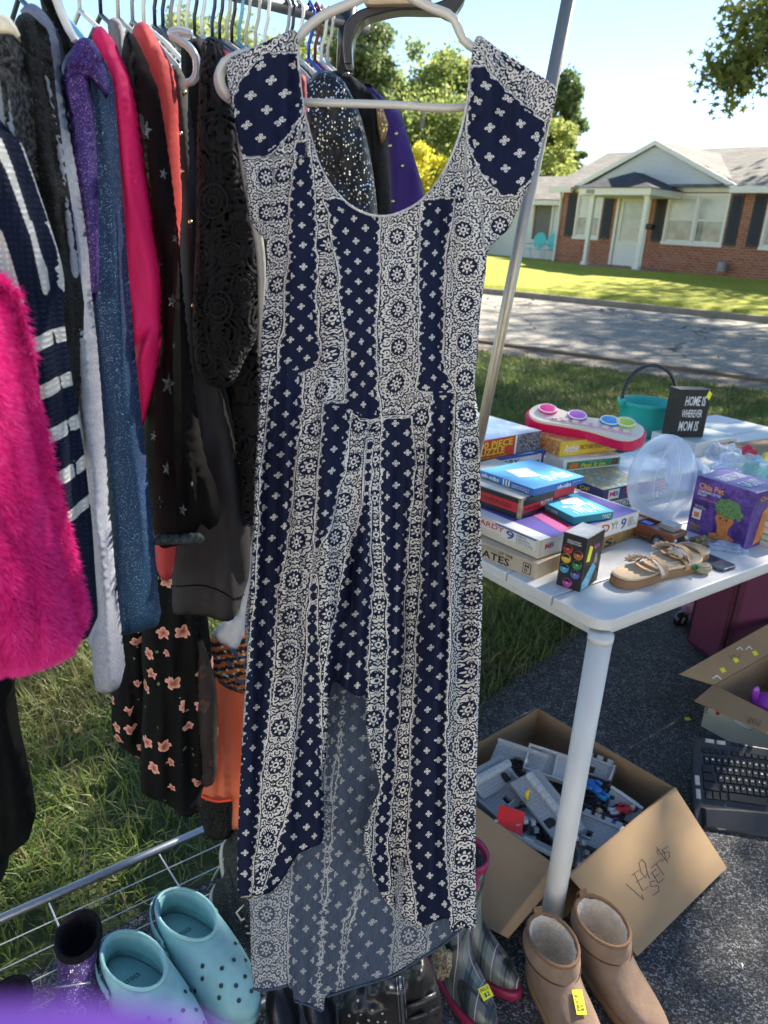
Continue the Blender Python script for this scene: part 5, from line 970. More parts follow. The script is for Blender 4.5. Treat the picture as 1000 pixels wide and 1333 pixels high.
t = gar('grey_shirt', 'grey striped shirt between the pink shirt and the star blouse, only its shoulder showing', 'shirt', 1.2)
cloth('body', [(140, 30), (150, 22), (158, 30), (166, 60), (172, 100), (176, 180), (160, 180), (150, 90)], plane_depth(1.12), mat('grey_stripe_cloth', (.15, .15, .17), .8, .3, 60, stretch=(6, 1, .3)), t, 5, .015, 10, folds(.004, 7, 60, 40))

# ================================================================== the white table and what stands on it
TZ = .742; TC = atz(786, 812, TZ); TA = unit(V(.56, .43, 0)); TB = V(-TA[1], TA[0], 0); UP = V(0, 0, 1)
def tp(a, b, z=TZ): return V(TC[0], TC[1], 0)+TA*a+TB*b+UP*z
TABW = mat('white_table_plastic', (.74, .73, .70), .42, .06, 9, .3, 420, .0006, vs2=1.3)
tbl = thing('folding_table', 'long white plastic table with planked top carrying games and toys', 'table', tp(.02, .02, 0))
TL, TW = 2.5, 1.25; npk = 8; pw = TW/npk
for i in range(npk):
    b0, b1 = i*pw+(.0025 if i else .0), (i+1)*pw-.0025; r_ = .045
    if i == 0: P = [(.0, b1), (0, b0+r_)]+[(r_-r_*math.cos(t), b0+r_-r_*math.sin(t)) for t in np.linspace(.2, math.pi/2, 6)]+[(TL, b0), (TL, b1)]
    else: P = [(0, b0), (TL, b0), (TL, b1), (0, b1)]
    obj('plank', MB().prism(P, tp(0, 0, TZ-.028), TA, TB, V(0, 0, .028)), TABW, tbl, bevel=.003)
ap = MB(); ap.obox(tp(.03, .03, TZ-.062), TA*(TL-.06), TB*.02, UP*.034); ap.obox(tp(.03, .052, TZ-.062), TA*.02, TB*(TW-.08), UP*.034); obj('apron', ap, TABW, tbl, bevel=.003)
lt, lb = atz(781, 835, TZ-.055), atz(707, 1254, 0)
obj('leg', MB().tube([lt, lt*.5+lb*.5, lb], [.0285, .0255, .0235], 20), TABW, tbl, smooth=True)
obj('leg_socket', MB().tube([lt+UP*.02, lt+UP*.002], [.0300, .0298], 20), TABW, tbl, smooth=True)
for a, b in ((TL-.1, .08), (TL-.1, TW-.1), (.12, TW-.12)): obj('leg', MB().tube([tp(a, b, TZ-.04), tp(a+.05*(1 if a > 1 else -1), b+.05*(1 if b > .5 else -1), 0)], .025, 14), TABW, tbl, smooth=True)

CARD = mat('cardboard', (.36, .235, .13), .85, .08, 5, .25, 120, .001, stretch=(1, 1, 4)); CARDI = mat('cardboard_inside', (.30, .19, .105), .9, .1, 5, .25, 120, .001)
class Box:
    """a closed carton standing at three of its bottom corners: the near one, one to the left, one to the right"""
    def __init__(s, name, label, cat, near, left, right, z0, h, mt, lw=None, rw=None, group=None, bev=.0015, dz=0):
        s.o = atz(*near, z0); R_ = atz(*right, z0)-s.o; L_ = atz(*left, z0)-s.o
        s.ex = unit(R_); s.rw = rw or float(np.linalg.norm(R_)); s.ey = V(-s.ex[1], s.ex[0], 0); s.lw = lw or float(np.dot(L_, s.ey)); s.h = h; s.z0 = z0; s.o = s.o+UP*dz
        s.t = thing(name, label, cat, s.o, group); s.body = obj('carton', MB().obox(s.o, s.ex*s.rw, s.ey*s.lw, UP*h), mt, s.t, bevel=bev)
    def face(s, f):
        if f == 'R': return s.o, s.ex, UP, s.rw, s.h
        if f == 'L': return s.o+s.ey*s.lw, -s.ey, UP, s.lw, s.h
        return s.o+UP*s.h, s.ex, s.ey, s.rw, s.lw
    def patch(s, f, u0, v0, u1, v1, mt, name='printed_panel', lift=.0002):
        o, x, y, w, h = s.face(f); decal([(u0*w, v0*h), (u1*w, v0*h), (u1*w, v1*h), (u0*w, v1*h)], o, x, y, mt, s.t, name, lift, .0003); return s
    def poly(s, f, P, mt, name='printed_shape', lift=.0008):
        o, x, y, w, h = s.face(f); decal([(a*w, b*h) for a, b in P], o, x, y, mt, s.t, name, lift, .0003); return s
    def text(s, f, st_, u0, v0, u1, v1, mt, bold=.01, shear=0, lift=.0012):
        o, x, y, w, h = s.face(f); x, y = unit(x), unit(y); txt(st_, o+x*u0*w+y*v0*h, x, y, (u1-u0)*w, (v1-v0)*h, mt, s.t, bold=bold, shear=shear, lift=lift); return s
def cm(name, col, rough=.45, **k): return mat(name, col, rough, var=k.pop('var', .07), vs=k.pop('vs', 14), **k)
TAN = cm('tan_card', (.50, .40, .29)); CREAMC = cm('cream_card', (.66, .60, .48)); PAPW = cm('white_card', (.74, .73, .70)); BLKC = cm('black_card', (.014, .014, .018)); REDC = cm('red_card', (.50, .02, .035)); BLUC = cm('blue_card', (.03, .14, .42)); LBLC = cm('sky_blue_card', (.10, .42, .72)); TEALC = cm('teal_card', (.02, .26, .30)); TEALT = cm('light_teal_card', (.04, .42, .58))
PURC = cm('violet_card', (.11, .09, .36)); YELC = cm('yellow_card', (.78, .52, .03)); GRNC = cm('green_card', (.02, .22, .10)); ORAC = cm('orange_card', (.75, .16, .02)); NAVC = cm('navy_card', (.03, .045, .16)); PINKC = cm('pink_card', (.55, .12, .32)); WOODC = mat('printed_wood', (.42, .26, .09), .5, .35, 18, stretch=(1, 6, 1))
def m_photo(name, c0, c1, c2, sc):
    k = N(name); v = k.obj(); n1 = k.noise(v, sc, 5, .7); n2 = k.noise(v, sc*2.3, 4); c = k.mix(k.ramp(n1, .42, .58), c0, c1); c = k.mix(k.ramp(n2, .56, .62), c, c2); k.put(k.b.inputs[0], c); k.b.inputs['Roughness'].default_value = .35; return k.m
PIC1 = m_photo('photo_print', (.04, .04, .045), (.2, .22, .26), (.5, .5, .5), 60); PIC2 = m_photo('comic_print', (.6, .12, .04), (.7, .45, .08), (.75, .7, .6), 90); PIC3 = m_photo('game_print', (.5, .35, .08), (.12, .3, .3), (.7, .65, .5), 50); SKYP = m_photo('sky_print', (.35, .5, .65), (.55, .62, .66), (.7, .72, .7), 12)
g1 = 'stacked games and puzzles on the table'
b = Box('puzzle_box', 'tan map puzzle box at the bottom of the nearest stack, reading UNITED STATES', 'box', (697, 755), (628, 718), (845, 689), TZ, .045, TAN, lw=.42, group=g1)
b.text('L', 'UNITED STATES', .12, .13, .80, .60, BLACK, .03).text('L', 'MAP', .47, .68, .55, .86, BLACK, .02).text('L', 'ON WOOD', .57, .68, .70, .86, GREYI, .0).text('L', 'OF THE', .71, .68, .82, .86, BLACK, .02).patch('L', .90, .15, .96, .8, BLACK).patch('L', .905, .2, .955, .75, TAN, lift=.0006).text('L', 'M\nB', .915, .28, .945, .7, BLACK, .02)
b.patch('R', .12, .0, .98, 1, WOODC).text('R', 'S.', .55, .12, .66, .62, BLACK, .04)
b = Box('game_box', 'cream quiz game box in the left stack with large red letters and blue 9', 'box', (700, 728), (627, 698), (829, 686), TZ+.047, .050, CREAMC, lw=.40, group=g1)
b.patch('L', .0, .36, .97, .93, PAPW).patch('L', .62, .90, .97, .97, NAVYI, lift=.0006).text('L', 'JEOPARDY', .30, .50, .70, .88, RED, .03).text('L', '9', .72, .40, .79, .88, NAVYI, .03).text('L', 'NEW\nNINTH\nEDITION', .81, .38, .95, .86, GREYI, .01).text('L', 'THE FAMOUS QUESTION AND ANSWER GAME', .34, .38, .68, .44, RED, .0)
b.patch('R', .02, .08, .98, .95, PAPW).text('R', 'M', .05, .45, .09, .75, RED, .03).text('R', 'B', .095, .45, .13, .75, NAVYI, .03).text('R', 'D', .60, .3, .68, .8, RED, .03).text('R', 'Y!', .69, .35, .76, .8, GREENI, .02).text('R', '9', .80, .2, .86, .85, NAVYI, .03).text('R', 'NEW\nNINTH\nEDITION', .88, .25, .97, .8, GREYI, .01)
b.patch('T', .03, .0, .98, 1, PURC).poly('T', [(.0, .0), (.10, 0), (.10, 1), (0, 1)], PAPW).poly('T', [(.22, .02), (.3, .02), (.6, .98), (.45, .98)], PINKC).poly('T', [(.4, .02), (.52, .02), (.82, .98), (.74, .98)], NAVC).poly('T', [(.3, .02), (.34, .02), (.68, .98), (.6, .98)], REDC).poly('T', [(.62, .5), (.95, .5), (.95, .96), (.72, .96)], PAPW, lift=.0012)
b = Box('puzzle_box', 'worn black and red puzzle box under the blue game, split corner', 'box', (676, 676), (626, 658), (746, 651), TZ+.099, .055, BLKC, lw=.30, group=g1)
b.patch('L', 0, .28, .97, .78, REDC).text('L', 'ALL FAIR PICTURE PUZZLE', .3, .42, .9, .62, BLACK, .0).patch('R', .03, .25, .58, .62, REDC).patch('R', .6, .45, .99, .98, REDC).text('R', 'Perfect Picture', .06, .34, .34, .52, BLACK, .0, .3).text('R', 'PUZZLE', .36, .32, .57, .56, WHITE, .02).patch('T', .02, .02, .98, .98, CREAMC)
obj('torn_edge', MB().obox(b.o-b.ex*.0012-b.ey*.0012, b.ex*.010, b.ey*.010, UP*.0545), mat('torn_card', (.35, .27, .17), .95, .5, 60, 1, 120, .004), b.t)
b = Box('game_box', 'bright blue flat game box with white lettering, top of the nearest stack', 'box', (694, 646), (646, 631), (760, 629), TZ+.156, .020, BLUC, lw=.20, group=g1)
b.patch('T', .0, .0, 1, 1, LBLC).poly('T', [(.2, .45), (.5, .35), (.62, .72), (.28, .8)], PAPW).text('T', 'oh-nibs', .42, .1, .9, .42, WHITE, .03).text('L', 'oh-nibs', .05, .2, .38, .8, WHITE, .03).text('R', 'oh-nibs', .45, .15, .72, .75, WHITE, .03).text('L', 'a game for 2 to 4\nplayers of all ages', .62, .15, .92, .75, WHITE, .0).text('R', 'AGES 8 AND UP', .75, .5, .95, .7, WHITE, .0)
for u in (.45, .50, .55): b.patch('L', u, .05, u+.02, .95, WHITE, 'stripe')
b = Box('game_box', 'small flat teal game box between the black puzzle and the black makeup box', 'box', (746, 683), (706, 670), (798, 675), TZ+.099, .021, TEALC, lw=.16, group=g1)
b.patch('T', 0, 0, 1, 1, TEALT).poly('T', [(.3, .6), (.75, .45), (.85, .8), (.45, .9)], PAPW).text('T', 'TWIST-IT', .15, .08, .9, .5, WHITE, .03).text('R', 'TWIST', .7, .2, .92, .8, WHITE, .01).text('L', 'TWIST-IT GAME', .1, .3, .6, .7, WHITE, .0)
z_ = TZ+.075
tag(Box('game_box', 'large cream game box, mostly hidden, under the advice game of the left stack', 'box', (596, 658), (560, 640), (735, 640), TZ, .072, CREAMC, lw=.3, group=g1).t)
b = Box('game_box', 'white and blue advice game box right under the red puzzle box', 'box', (600, 629), (570, 612), (723, 606), z_, .062, NAVYI, lw=.3, group=g1)
b.patch('R', .0, .05, .82, .86, PAPW).text('R', 'Dear ABBY', .10, .42, .58, .80, BLACK, .02, .2).text('R', 'The Game of Money, Work & More', .10, .12, .55, .26, BLACK, .0).poly('R', [(.48, .3), (.80, .45), (.80, .9), (.48, .62)], PAPW).poly('R', [(.56, .22), (.70, .28), (.70, .50), (.56, .42)], YELC).patch('R', .72, .2, .80, .55, PIC1, lift=.0012).patch('R', .85, .12, .97, .75, PAPW).text('R', 'HERE IS\nTHE ANSWER', .86, .5, .96, .7, RED, .01).patch('T', .02, .02, .98, .98, LBLC)
b = Box('puzzle_box', 'red 1000 piece puzzle box with cloudy lid, top of the back left stack', 'box', (590, 607), (560, 590), (702, 585), z_+.064, .066, REDC, lw=.30, group=g1)
b.patch('R', .0, .02, .68, .98, mat('orange_red_card', (.62, .05, .015), .45, .06, 12)).patch('R', .70, .02, 1, .98, PIC1).patch('R', .68, .02, .70, .98, WHITE).text('R', '1000 PIECE', .18, .56, .65, .90, YEL, .02).text('R', 'PUZZLE', .24, .20, .56, .54, YEL, .03).text('R', 'OVER 15 x 18 IN.', .3, .06, .6, .13, YEL, .0).patch('T', .0, .0, 1, 1, SKYP)
g2 = 'games in the second stack behind'
b = Box('game_box', 'white box of domino tiles at the foot of the second stack', 'box', (793, 668), (760, 655), (915, 638), TZ, .040, PAPW, lw=.26, group=g2)
b.patch('R', 0, .1, 1, .4, GRNC).text('R', 'DOMINOES DOMINOES', .04, .45, .9, .9, BLACK, .01)
b = Box('game_box', 'blue board game box with red lettering in the middle of the second stack', 'box', (783, 656), (749, 642), (912, 627), TZ+.042, .046, NAVC, lw=.27, group=g2)
b.patch('T', 0, 0, 1, 1, PIC3).poly('T', [(.4, .3), (.95, .25), (.95, .95), (.55, .95)], SKYP).patch('R', .05, .2, .15, .9, PAPW).text('R', 'M', .06, .4, .1, .75, RED, .03).text('R', 'B', .10, .4, .14, .75, NAVYI, .03).text('R', 'GAME OF THE STATES', .18, .45, .85, .85, RED, .02).text('R', 'HOW WELL DO YOU KNOW THE UNITED STATES?', .4, .12, .8, .25, WHITE, .0).patch('L', .0, .0, 1, 1, NAVC).text('L', 'GAME OF\nSTATES', .3, .2, .8, .8, YEL, .01)
b = Box('game_box', 'white rimmed green card game box directly below the yellow puzzle', 'box', (732, 614), (718, 600), (807, 606), TZ+.09, .040, PAPW, lw=.20, group=g2)
b.patch('R', .06, .14, .98, .78, GRNC).text('R', 'Pass it on', .30, .20, .72, .58, YEL, .03, .2).text('R', 'a game of wits', .42, .60, .66, .70, WHITE, .0).poly('R', [(.12, .2), (.24, .2), (.26, .6), (.16, .7), (.1, .45)], ORAC).patch('R', .84, .25, .94, .7, BLACK).poly('R', [(.86, .3), (.92, .42), (.9, .64), (.85, .5)], REDC, lift=.0012)
b = Box('puzzle_box', 'yellow comic picture puzzle box under the pink music toy', 'box', (728, 595), (714, 580), (803, 586), TZ+.131, .052, YELC, lw=.22, group=g2)
b.patch('T', 0, 0, 1, 1, PIC2).patch('L', .02, .05, .98, .95, PIC2).text('R', 'Archie', .06, .22, .30, .80, WHITE, .04, .2).text('R', 'PICTURE PUZZLE', .34, .35, .78, .65, BLACK, .01).patch('R', .80, .1, .99, .9, PIC2)
# music toy: a long wavy board with four round pads
toy = thing('music_toy', 'long pink and cream musical toy with four coloured round pads', 'toy', aty(760, 570, 2.85))
tz0 = TZ+.186; A_ = atz(684, 546, tz0+.035); B_ = atz(836, 580, tz0+.008); ex = unit(B_-A_); Lt = float(np.linalg.norm(B_-A_)); nz_ = unit(np.cross(ex, V(-ex[1], ex[0], 0))); ey = unit(np.cross(nz_, ex)); nz_ = unit(nz_*.9-ey*.35); ey = unit(np.cross(nz_, ex))
if nz_[2] < 0: nz_ = -nz_
TO = [(-.005, .02), (.0, .075), (.03, .10), (.09, .09), (.18, .075), (.27, .09), (.36, .11), (Lt-.05, .115), (Lt-.008, .09), (Lt, .045), (Lt-.03, .0), (.33, -.012), (.22, .0), (.12, -.005), (.04, -.01)]
TOs = smooth_poly(TO, .012)
PINKP = paint('magenta_plastic', (.70, .01, .10), .3, coat=.4); CREP = paint('cream_plastic', (.80, .72, .58), .35, coat=.3)
obj('base', MB().prism([tuple(p) for p in TOs], A_-nz_*.030, ex, ey, nz_*.034), PINKP, toy, bevel=.006, smooth=False)
cc = TOs.mean(0); obj('top_plate', MB().prism([tuple(cc+(p-cc)*.95) for p in TOs], A_+nz_*.0045, ex, ey, nz_*.010), CREP, toy, bevel=.004)
obj('keyboard_strip', MB().prism([tuple(p) for p in smooth_poly([(.06, .012), (.2, .015), (.36, .022), (Lt-.05, .035), (Lt-.06, .05), (.3, .045), (.12, .035), (.06, .03)], .01)], A_+nz_*.0150, ex, ey, nz_*.002), paint('pale_pink_plastic', (.75, .45, .5), .4), toy)
for i in range(8): obj('key', MB().prism([(0, 0), (.02, 0), (.02, .012), (0, .012)], A_+nz_*.0172+ex*(.09+i*.034)+ey*(.016+i*.0022), ex, ey, nz_*.004), CREP, toy)
for (u, v), (nm_, c_) in zip(((.06, .062), (.165, .062), (.275, .072), (Lt-.075, .082)), (('pink', (.75, .02, .22)), ('purple', (.42, .10, .52)), ('blue', (.03, .28, .62)), ('lime', (.42, .62, .05)))):
    o = A_+ex*u+ey*v+nz_*.0148; pd = obj('pad', MB().lathe(o, [(.034, 0), (.034, .006), (.030, .010), (.022, .011)], 28, (ex, ey, nz_), 1, .8), paint(nm_+'_pad', c_, .35, coat=.3), toy, smooth=True)
    obj('pad_ring', MB().tube([o+ex*.031*math.cos(t)+ey*.025*math.sin(t)+nz_*.0095 for t in np.linspace(0, 2*math.pi, 28, endpoint=False)], .0022, 6, closed=True), WHT, toy, smooth=True)
# bucket
TEALB = paint('teal_plastic', (.02, .52, .44), .35, tl=.15)
bc = atz(836, 566, TZ); rim = aty(824, 520, bc[1]+.01); hB = rim[2]-TZ+.0; bk = thing('bucket', 'turquoise plastic bucket with black carrying handle', 'bucket', bc)
R0 = .135
obj('tub', MB().lathe(bc, [(.085, 0), (.10, .02), (.118, hB*.6), (R0-.008, hB-.02), (R0, hB-.016), (R0, hB), (R0-.006, hB), (R0-.014, hB-.02), (.105, hB*.5), (.08, .01)], 40, None, 1.0, .95), TEALB, bk, smooth=True)
hl = [bc+V(R0*1.0*math.cos(t)*-1, .0, hB+.005+.155*math.sin(t))+V(0, .02*math.sin(t), 0) for t in np.linspace(0.0, math.pi, 20)]
obj('handle', MB().tube([p+V(.0, -.05+.09*i/19, 0) for i, p in enumerate(hl)], .0065, 8, flat=1.4), BLK, bk, smooth=True)
for p in (hl[0]+V(0, -.05, -.01), hl[-1]+V(0, .04, -.01)): obj('handle_mount', MB().ball(p, (.016, .016, .02)), TEALB, bk, smooth=True)
# white carton and the sign on it
b = Box('carton_box', 'white printed carton lying flat under the black sign', 'box', (903, 596), (866, 577), (957, 586), TZ, .062, PAPW, lw=.22, group='boxes at the back of the table')
b.patch('T', .02, .02, .98, .98, cm('pale_green_card', (.50, .60, .58))).poly('R', [(.28, .25), (.36, .25), (.36, .5), (.42, .5), (.42, .62), (.5, .62), (.5, .5), (.6, .5), (.6, .25)], BLACK).patch('R', .63, .15, .75, .5, STICK, 'price_sticker').patch('R', .78, .2, .90, .7, BLACK).patch('R', .80, .26, .88, .64, PAPW, lift=.0012).patch('R', .84, .05, .92, .3, STICK, 'price_sticker')
sgn = Box('wooden_sign', 'black box sign reading HOME IS WHEREVER MOM IS', 'sign', (872, 569), (860, 562), (915, 569), TZ+.064, .205, mat('black_wood', (.016, .015, .015), .55, .3, 20, .3, 60, .001), lw=.065, bev=.002)
sgn.text('R', 'HOME IS', .26, .66, .86, .86, WHITE, .03, .06).text('R', 'WHEREVER', .22, .42, .82, .58, WHITE, .02, .06).text('R', 'MOM IS', .20, .13, .78, .34, WHITE, .03, .06)
sgn.poly('R', [(.84, .86), (.95, .78), (1.0, .92), (.90, .985)], STICK, 'price_sticker', lift=.0014)
# trays between the stacks and the bucket
for (n_, l_, r2_, z0, h, mt_t, lab) in (((838, 612), (806, 598), (872, 600), TZ+.03, .02, paint('grey_metal_tray', (.3, .3, .31), .4), 'grey metal tray beside the second game stack'), ((836, 596), (800, 584), (868, 586), TZ+.052, .02, paint('dark_teal_tray', (.01, .10, .09), .4), 'dark green tray lying on the grey one')):
    b = Box('tray', lab, 'tray', n_, l_, r2_, z0, h, mt_t, lw=.24); 
tag(Box('cardboard_carton', 'plain low brown carton holding the trays behind the clear container', 'box', (838, 625), (806, 608), (880, 606), TZ, .028, CARD, lw=.26).t)
# clear plastic container
k = N('clear_plastic_shell'); k.put(k.b.inputs[0], (.72, .84, 1.0)); k.b.inputs['Roughness'].default_value = .06; k.b.inputs['Specular IOR Level'].default_value = .9
tr_ = k.n('BsdfTransparent'); tr_.inputs[0].default_value = (.93, .96, 1, 1); lw_ = k.n('LayerWeight'); lw_.inputs[0].default_value = .25; mx_ = k.n('MixShader'); k.put(mx_.inputs[0], k.math('ADD', k.math('MULTIPLY', lw_.outputs['Facing'], .55), .26)); k.lk(tr_.outputs[0], mx_.inputs[1]); k.lk(k.b.outputs[0], mx_.inputs[2]); k.lk(mx_.outputs[0], k.o.inputs[0]); CLEAR = k.m
cc0 = aty(862, 624, 2.32); dm_ = thing('clear_container', 'large clear plastic oval container standing on edge among the toys', 'container', V(cc0[0], cc0[1], TZ))
fx = unit(V(.85, .45, 0)); fy = unit(V(-.45, .85, 0)); fz = unit(UP+fx*.18+fy*.1); fx = unit(fx-fz*np.dot(fx, fz)); fy = np.cross(fz, fx)
obj('shell', MB().ball(cc0, (.120, .085, .142), 36, 22, (fx, fy, fz)), CLEAR, dm_, smooth=True)
obj('neck', MB().lathe(cc0+fx*.07+fz*.03, [(.06, 0), (.055, .05), (.03, .09), (.036, .10)], 24, (fy, fz, fx)), CLEAR, dm_, smooth=True)
RIMC = mat('clear_rim', (.75, .82, .9), .12, .05, 5, alpha=.55, coat=.5)
for off, ry in ((-.028, .97), (-.018, .975), (.05, .85)):
    obj('seam', MB().tube([cc0+fx*off+fy*.086*ry*math.cos(t)+fz*.1435*ry*math.sin(t) for t in np.linspace(0, 2*math.pi, 40, endpoint=False)], .0016, 6, closed=True), RIMC, dm_, smooth=True)
# toy truck
BRN = paint('brown_plastic', (.24, .085, .035), .4, coat=.15); tk = Box.__new__(Box)
o = atz(873, 718, TZ); rx_ = atz(906, 705, TZ)-o; exw = unit(rx_); Wt = .078; eyl = V(-exw[1], exw[0], 0); Lk = .215
trk = thing('toy_truck', 'brown plastic toy pickup truck with blue block and grey box in its bed', 'toy truck', o)
def bb(u, v, z, du, dv, dz): return MB().obox(o+exw*u+eyl*v+UP*z, exw*du, eyl*dv, UP*dz)
m_ = MB(); m_.obox(o+UP*.012, exw*Wt, eyl*.075, UP*.036); m_.obox(o+eyl*.075+UP*.012, exw*Wt, eyl*(Lk-.075), UP*.010)
for u in (0, Wt-.005): m_.obox(o+exw*u+eyl*.075+UP*.022, exw*.005, eyl*(Lk-.075), UP*.028)
for v in (.076, .128, Lk-.006): m_.obox(o+exw*.005+eyl*v+UP*.022, exw*(Wt-.010), eyl*.006, UP*.026)
obj('body', m_, BRN, trk, bevel=.003)
obj('grille', bb(.018, -.0025, .02, .042, .003, .016), BLKC, trk, bevel=.001)
for u in (.009, .068): obj('headlight', MB().lathe(o+exw*u-eyl*.003+UP*.03, [(.006, -.003), (.006, .002), (.004, .003)], 12, (exw, UP, -eyl)), WHT, trk, smooth=True)
obj('bumper', bb(-.003, -.006, .012, Wt+.006, .006, .008), BRN, trk, bevel=.002)
for v in (.045, .165):
    for u, sg_ in ((-.004, -1), (Wt+.004, 1)):
        w_c = o+exw*u+eyl*v+UP*.017; wl = obj('wheel', MB().lathe(w_c-exw*sg_*.006, [(.017, -.006), (.0185, -.004), (.0185, .006), (.015, .009)], 20, (eyl, UP, exw*sg_)), BLK, trk, smooth=True)
        obj('hub', MB().lathe(w_c+exw*sg_*.0035, [(.011, -.001), (.010, .002), (.003, .003)], 14, (eyl, UP, exw*sg_)), GRYP, wl, smooth=True)
tag(obj('toy_block', bb(.014, .086, .024, .03, .034, .026), BLUP, bevel=.003), 'small bright blue block standing in the toy truck', 'block')
tb_ = MB(); 
for i in range(3): tb_.obox(o+exw*.024+eyl*.016+UP*(.0485+i*.006), exw*.044, eyl*.044, UP*.0045)
tag(obj('plastic_case', tb_, mat('grey_clear_case', (.42, .43, .43), .2, .1, 10, coat=.5), bevel=.001), 'stack of flat grey plastic cases on the hood of the toy truck', 'case')
# purple gift carton with a clay head planter on it
cb_ = Box('gift_box', 'purple starry planter gift box with a clay face and green hair printed on it', 'box', (967, 717), (903, 687), (1003, 704), TZ, .178, m_photo('purple_space', (.05, .022, .16), (.12, .06, .32), (.09, .04, .22), 22), bev=.003)
cb_.poly('L', [(.0, 0), (0, 1), (1, 1), (1, .0)], m_photo('purple_space2', (.045, .02, .13), (.14, .07, .34), (.07, .035, .2), 16), 'printed_panel', .0002)
cb_.text('L', 'Chia Pet', .07, .80, .50, .90, mat('orange_ink', (.85, .35, .02), .4), .03).text('L', 'GUARDIANS OF THE\nGALAXY', .07, .68, .46, .78, WHITE, .01).text('L', 'DECORATIVE PLANTER', .12, .62, .40, .65, mat('orange_ink', (.85, .35, .02), .4), .0).text('L', 'EASY TO DO\nFUN TO GROW', .07, .46, .26, .51, WHITE, .0).patch('L', .05, .26, .20, .44, PAPW, lift=.0008)
CLAY = m_photo('clay_print', (.50, .17, .05), (.62, .25, .09), (.4, .12, .035), 40); HAIR = m_photo('sprout_print', (.05, .14, .05), (.16, .30, .10), (.22, .38, .16), 160)
hd = [(.60+.155*math.cos(t)*(1-.18*(math.sin(t) < 0)*abs(math.sin(t))), .40+.17*math.sin(t)) for t in np.linspace(0, 2*math.pi, 26, endpoint=False)]
cb_.poly('L', [(.50, .28), (.52, .14), (.40, .10), (.38, .02), (.80, .02), (.82, .12), (.70, .16), (.70, .28)], CLAY, 'printed_head').poly('L', hd, CLAY, 'printed_head', .0011)
hr_ = [(.64+.24*math.cos(t)*(1+.06*math.sin(9*t)), .60+.16*math.sin(t)*(1+.06*math.cos(11*t))-(.05 if math.cos(t) > .7 else 0)) for t in np.linspace(0, 2*math.pi, 60, endpoint=False)]
cb_.poly('L', hr_, HAIR, 'printed_hair', .0014)
for u in (.535, .64): cb_.poly('L', [(u+.022*math.cos(t), .41+.016*math.sin(t)) for t in np.linspace(0, 2*math.pi, 12, endpoint=False)], mat('dark_clay', (.12, .035, .012), .5), 'printed_eye', .0017)
cb_.poly('L', [(.55, .325), (.59, .31), (.63, .325), (.59, .32)], mat('dark_clay', (.12, .035, .012), .5), 'printed_mouth', .0017).patch('L', .08, .29, .17, .38, CLAY, lift=.0012)
cb_.poly('L', [(.02+.1*abs(math.sin(i*2.3)), .05+.011*i) if i % 2 else (.22+.06*math.sin(i), .06+.01*i) for i in range(12)], cm('gold_print', (.35, .25, .06)), 'printed_shape', .0008)
cb_.text('T', 'GUARDIANS OF THE GALAXY', .1, .55, .9, .8, WHITE, .02).text('T', 'GALAXY', .2, .2, .8, .45, WHITE, .02).text('R', 'Chia Pet', .2, .82, .8, .9, mat('orange_ink', (.85, .35, .02), .4), .02).poly('R', [(.3, .05), (.7, .1), (.8, .5), (.6, .75), (.4, .6)], CLAY)
# makeup box
mk = Box('makeup_box', 'tall black makeup box with seven coloured shimmer circles', 'box', (754, 771), (723, 761), (777, 755), TZ, .142, BLKC, bev=.001)
for (u, v), c_ in zip(((.28, .72), (.73, .66), (.26, .54), (.74, .48), (.24, .35), (.72, .30), (.45, .10)), ((.55, .06, .05), (.7, .2, .07), (.75, .5, .04), (.05, .32, .07), (.05, .35, .5), (.12, .14, .4), (.6, .08, .35))):
    o_, x_, y_, w_, h_ = mk.face('L'); c0_ = o_+x_*u*w_+y_*v*h_; nn = unit(np.cross(x_, y_)); rr = w_*.20
    nm = 'shimmer_%d' % int(c_[0]*100+c_[1]*10000)
    sw = obj('swatch', MB().lathe(c0_, [(rr, .0004), (rr*.96, .0012), (rr*.5, .0018)], 24, (x_, y_, nn)), mat(nm, c_, .3, .3, 60, metal=.2), mk.t, smooth=True)
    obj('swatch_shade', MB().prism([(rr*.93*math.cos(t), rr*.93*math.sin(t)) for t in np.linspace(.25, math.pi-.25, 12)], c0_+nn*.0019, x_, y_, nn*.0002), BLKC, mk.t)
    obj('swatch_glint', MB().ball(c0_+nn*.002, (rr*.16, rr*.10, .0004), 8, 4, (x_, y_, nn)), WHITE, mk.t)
mk.text('L', 'PRESSED PIGMENT\nSHIMMER POWDER', .2, .83, .8, .9, WHITE, .0).poly('R', [(.1, .55), (.3, .52), (.38, .78), (.2, .84)], STICK, 'price_sticker').text('R', 'NEON', .45, .72, .75, .80, mat('pink_ink', (.7, .1, .4), .4), .02).poly('R', [(.05, .02), (.45, .02), (.75, .34), (.5, .45), (.05, .15)], mat('holo', (.15, .45, .6), .3, .5, 30), 'printed_shape').poly('R', [(.55, .4), (.75, .42), (.72, .6), (.6, .62)], GREYI).patch('T', .03, .03, .97, .97, mat('silver_card', (.45, .44, .40), .3, .2, 30))
# phone case
ph = [atz(*q, TZ) for q in ((881, 719), (904, 710), (961, 733), (940, 746))]; PHG = glitter('navy_glitter', (.004, .01, .035), (.01, .02, .06), (.3, .5, .8), 420, .55, .3)
exp_ = unit(ph[2]-ph[1]); eyp = V(-exp_[1], exp_[0], 0); tag(obj('phone_case', MB().prism([tuple(p) for p in smooth_poly([(0, .008), (.008, 0), (.138, 0), (.146, .008), (.146, .062), (.138, .07), (.008, .07), (0, .062)], .01)], ph[3]-exp_*.146+UP*.0008, exp_, eyp, UP*.009), PHG, bevel=.002), 'navy blue glitter phone case lying on the table edge', 'phone case')
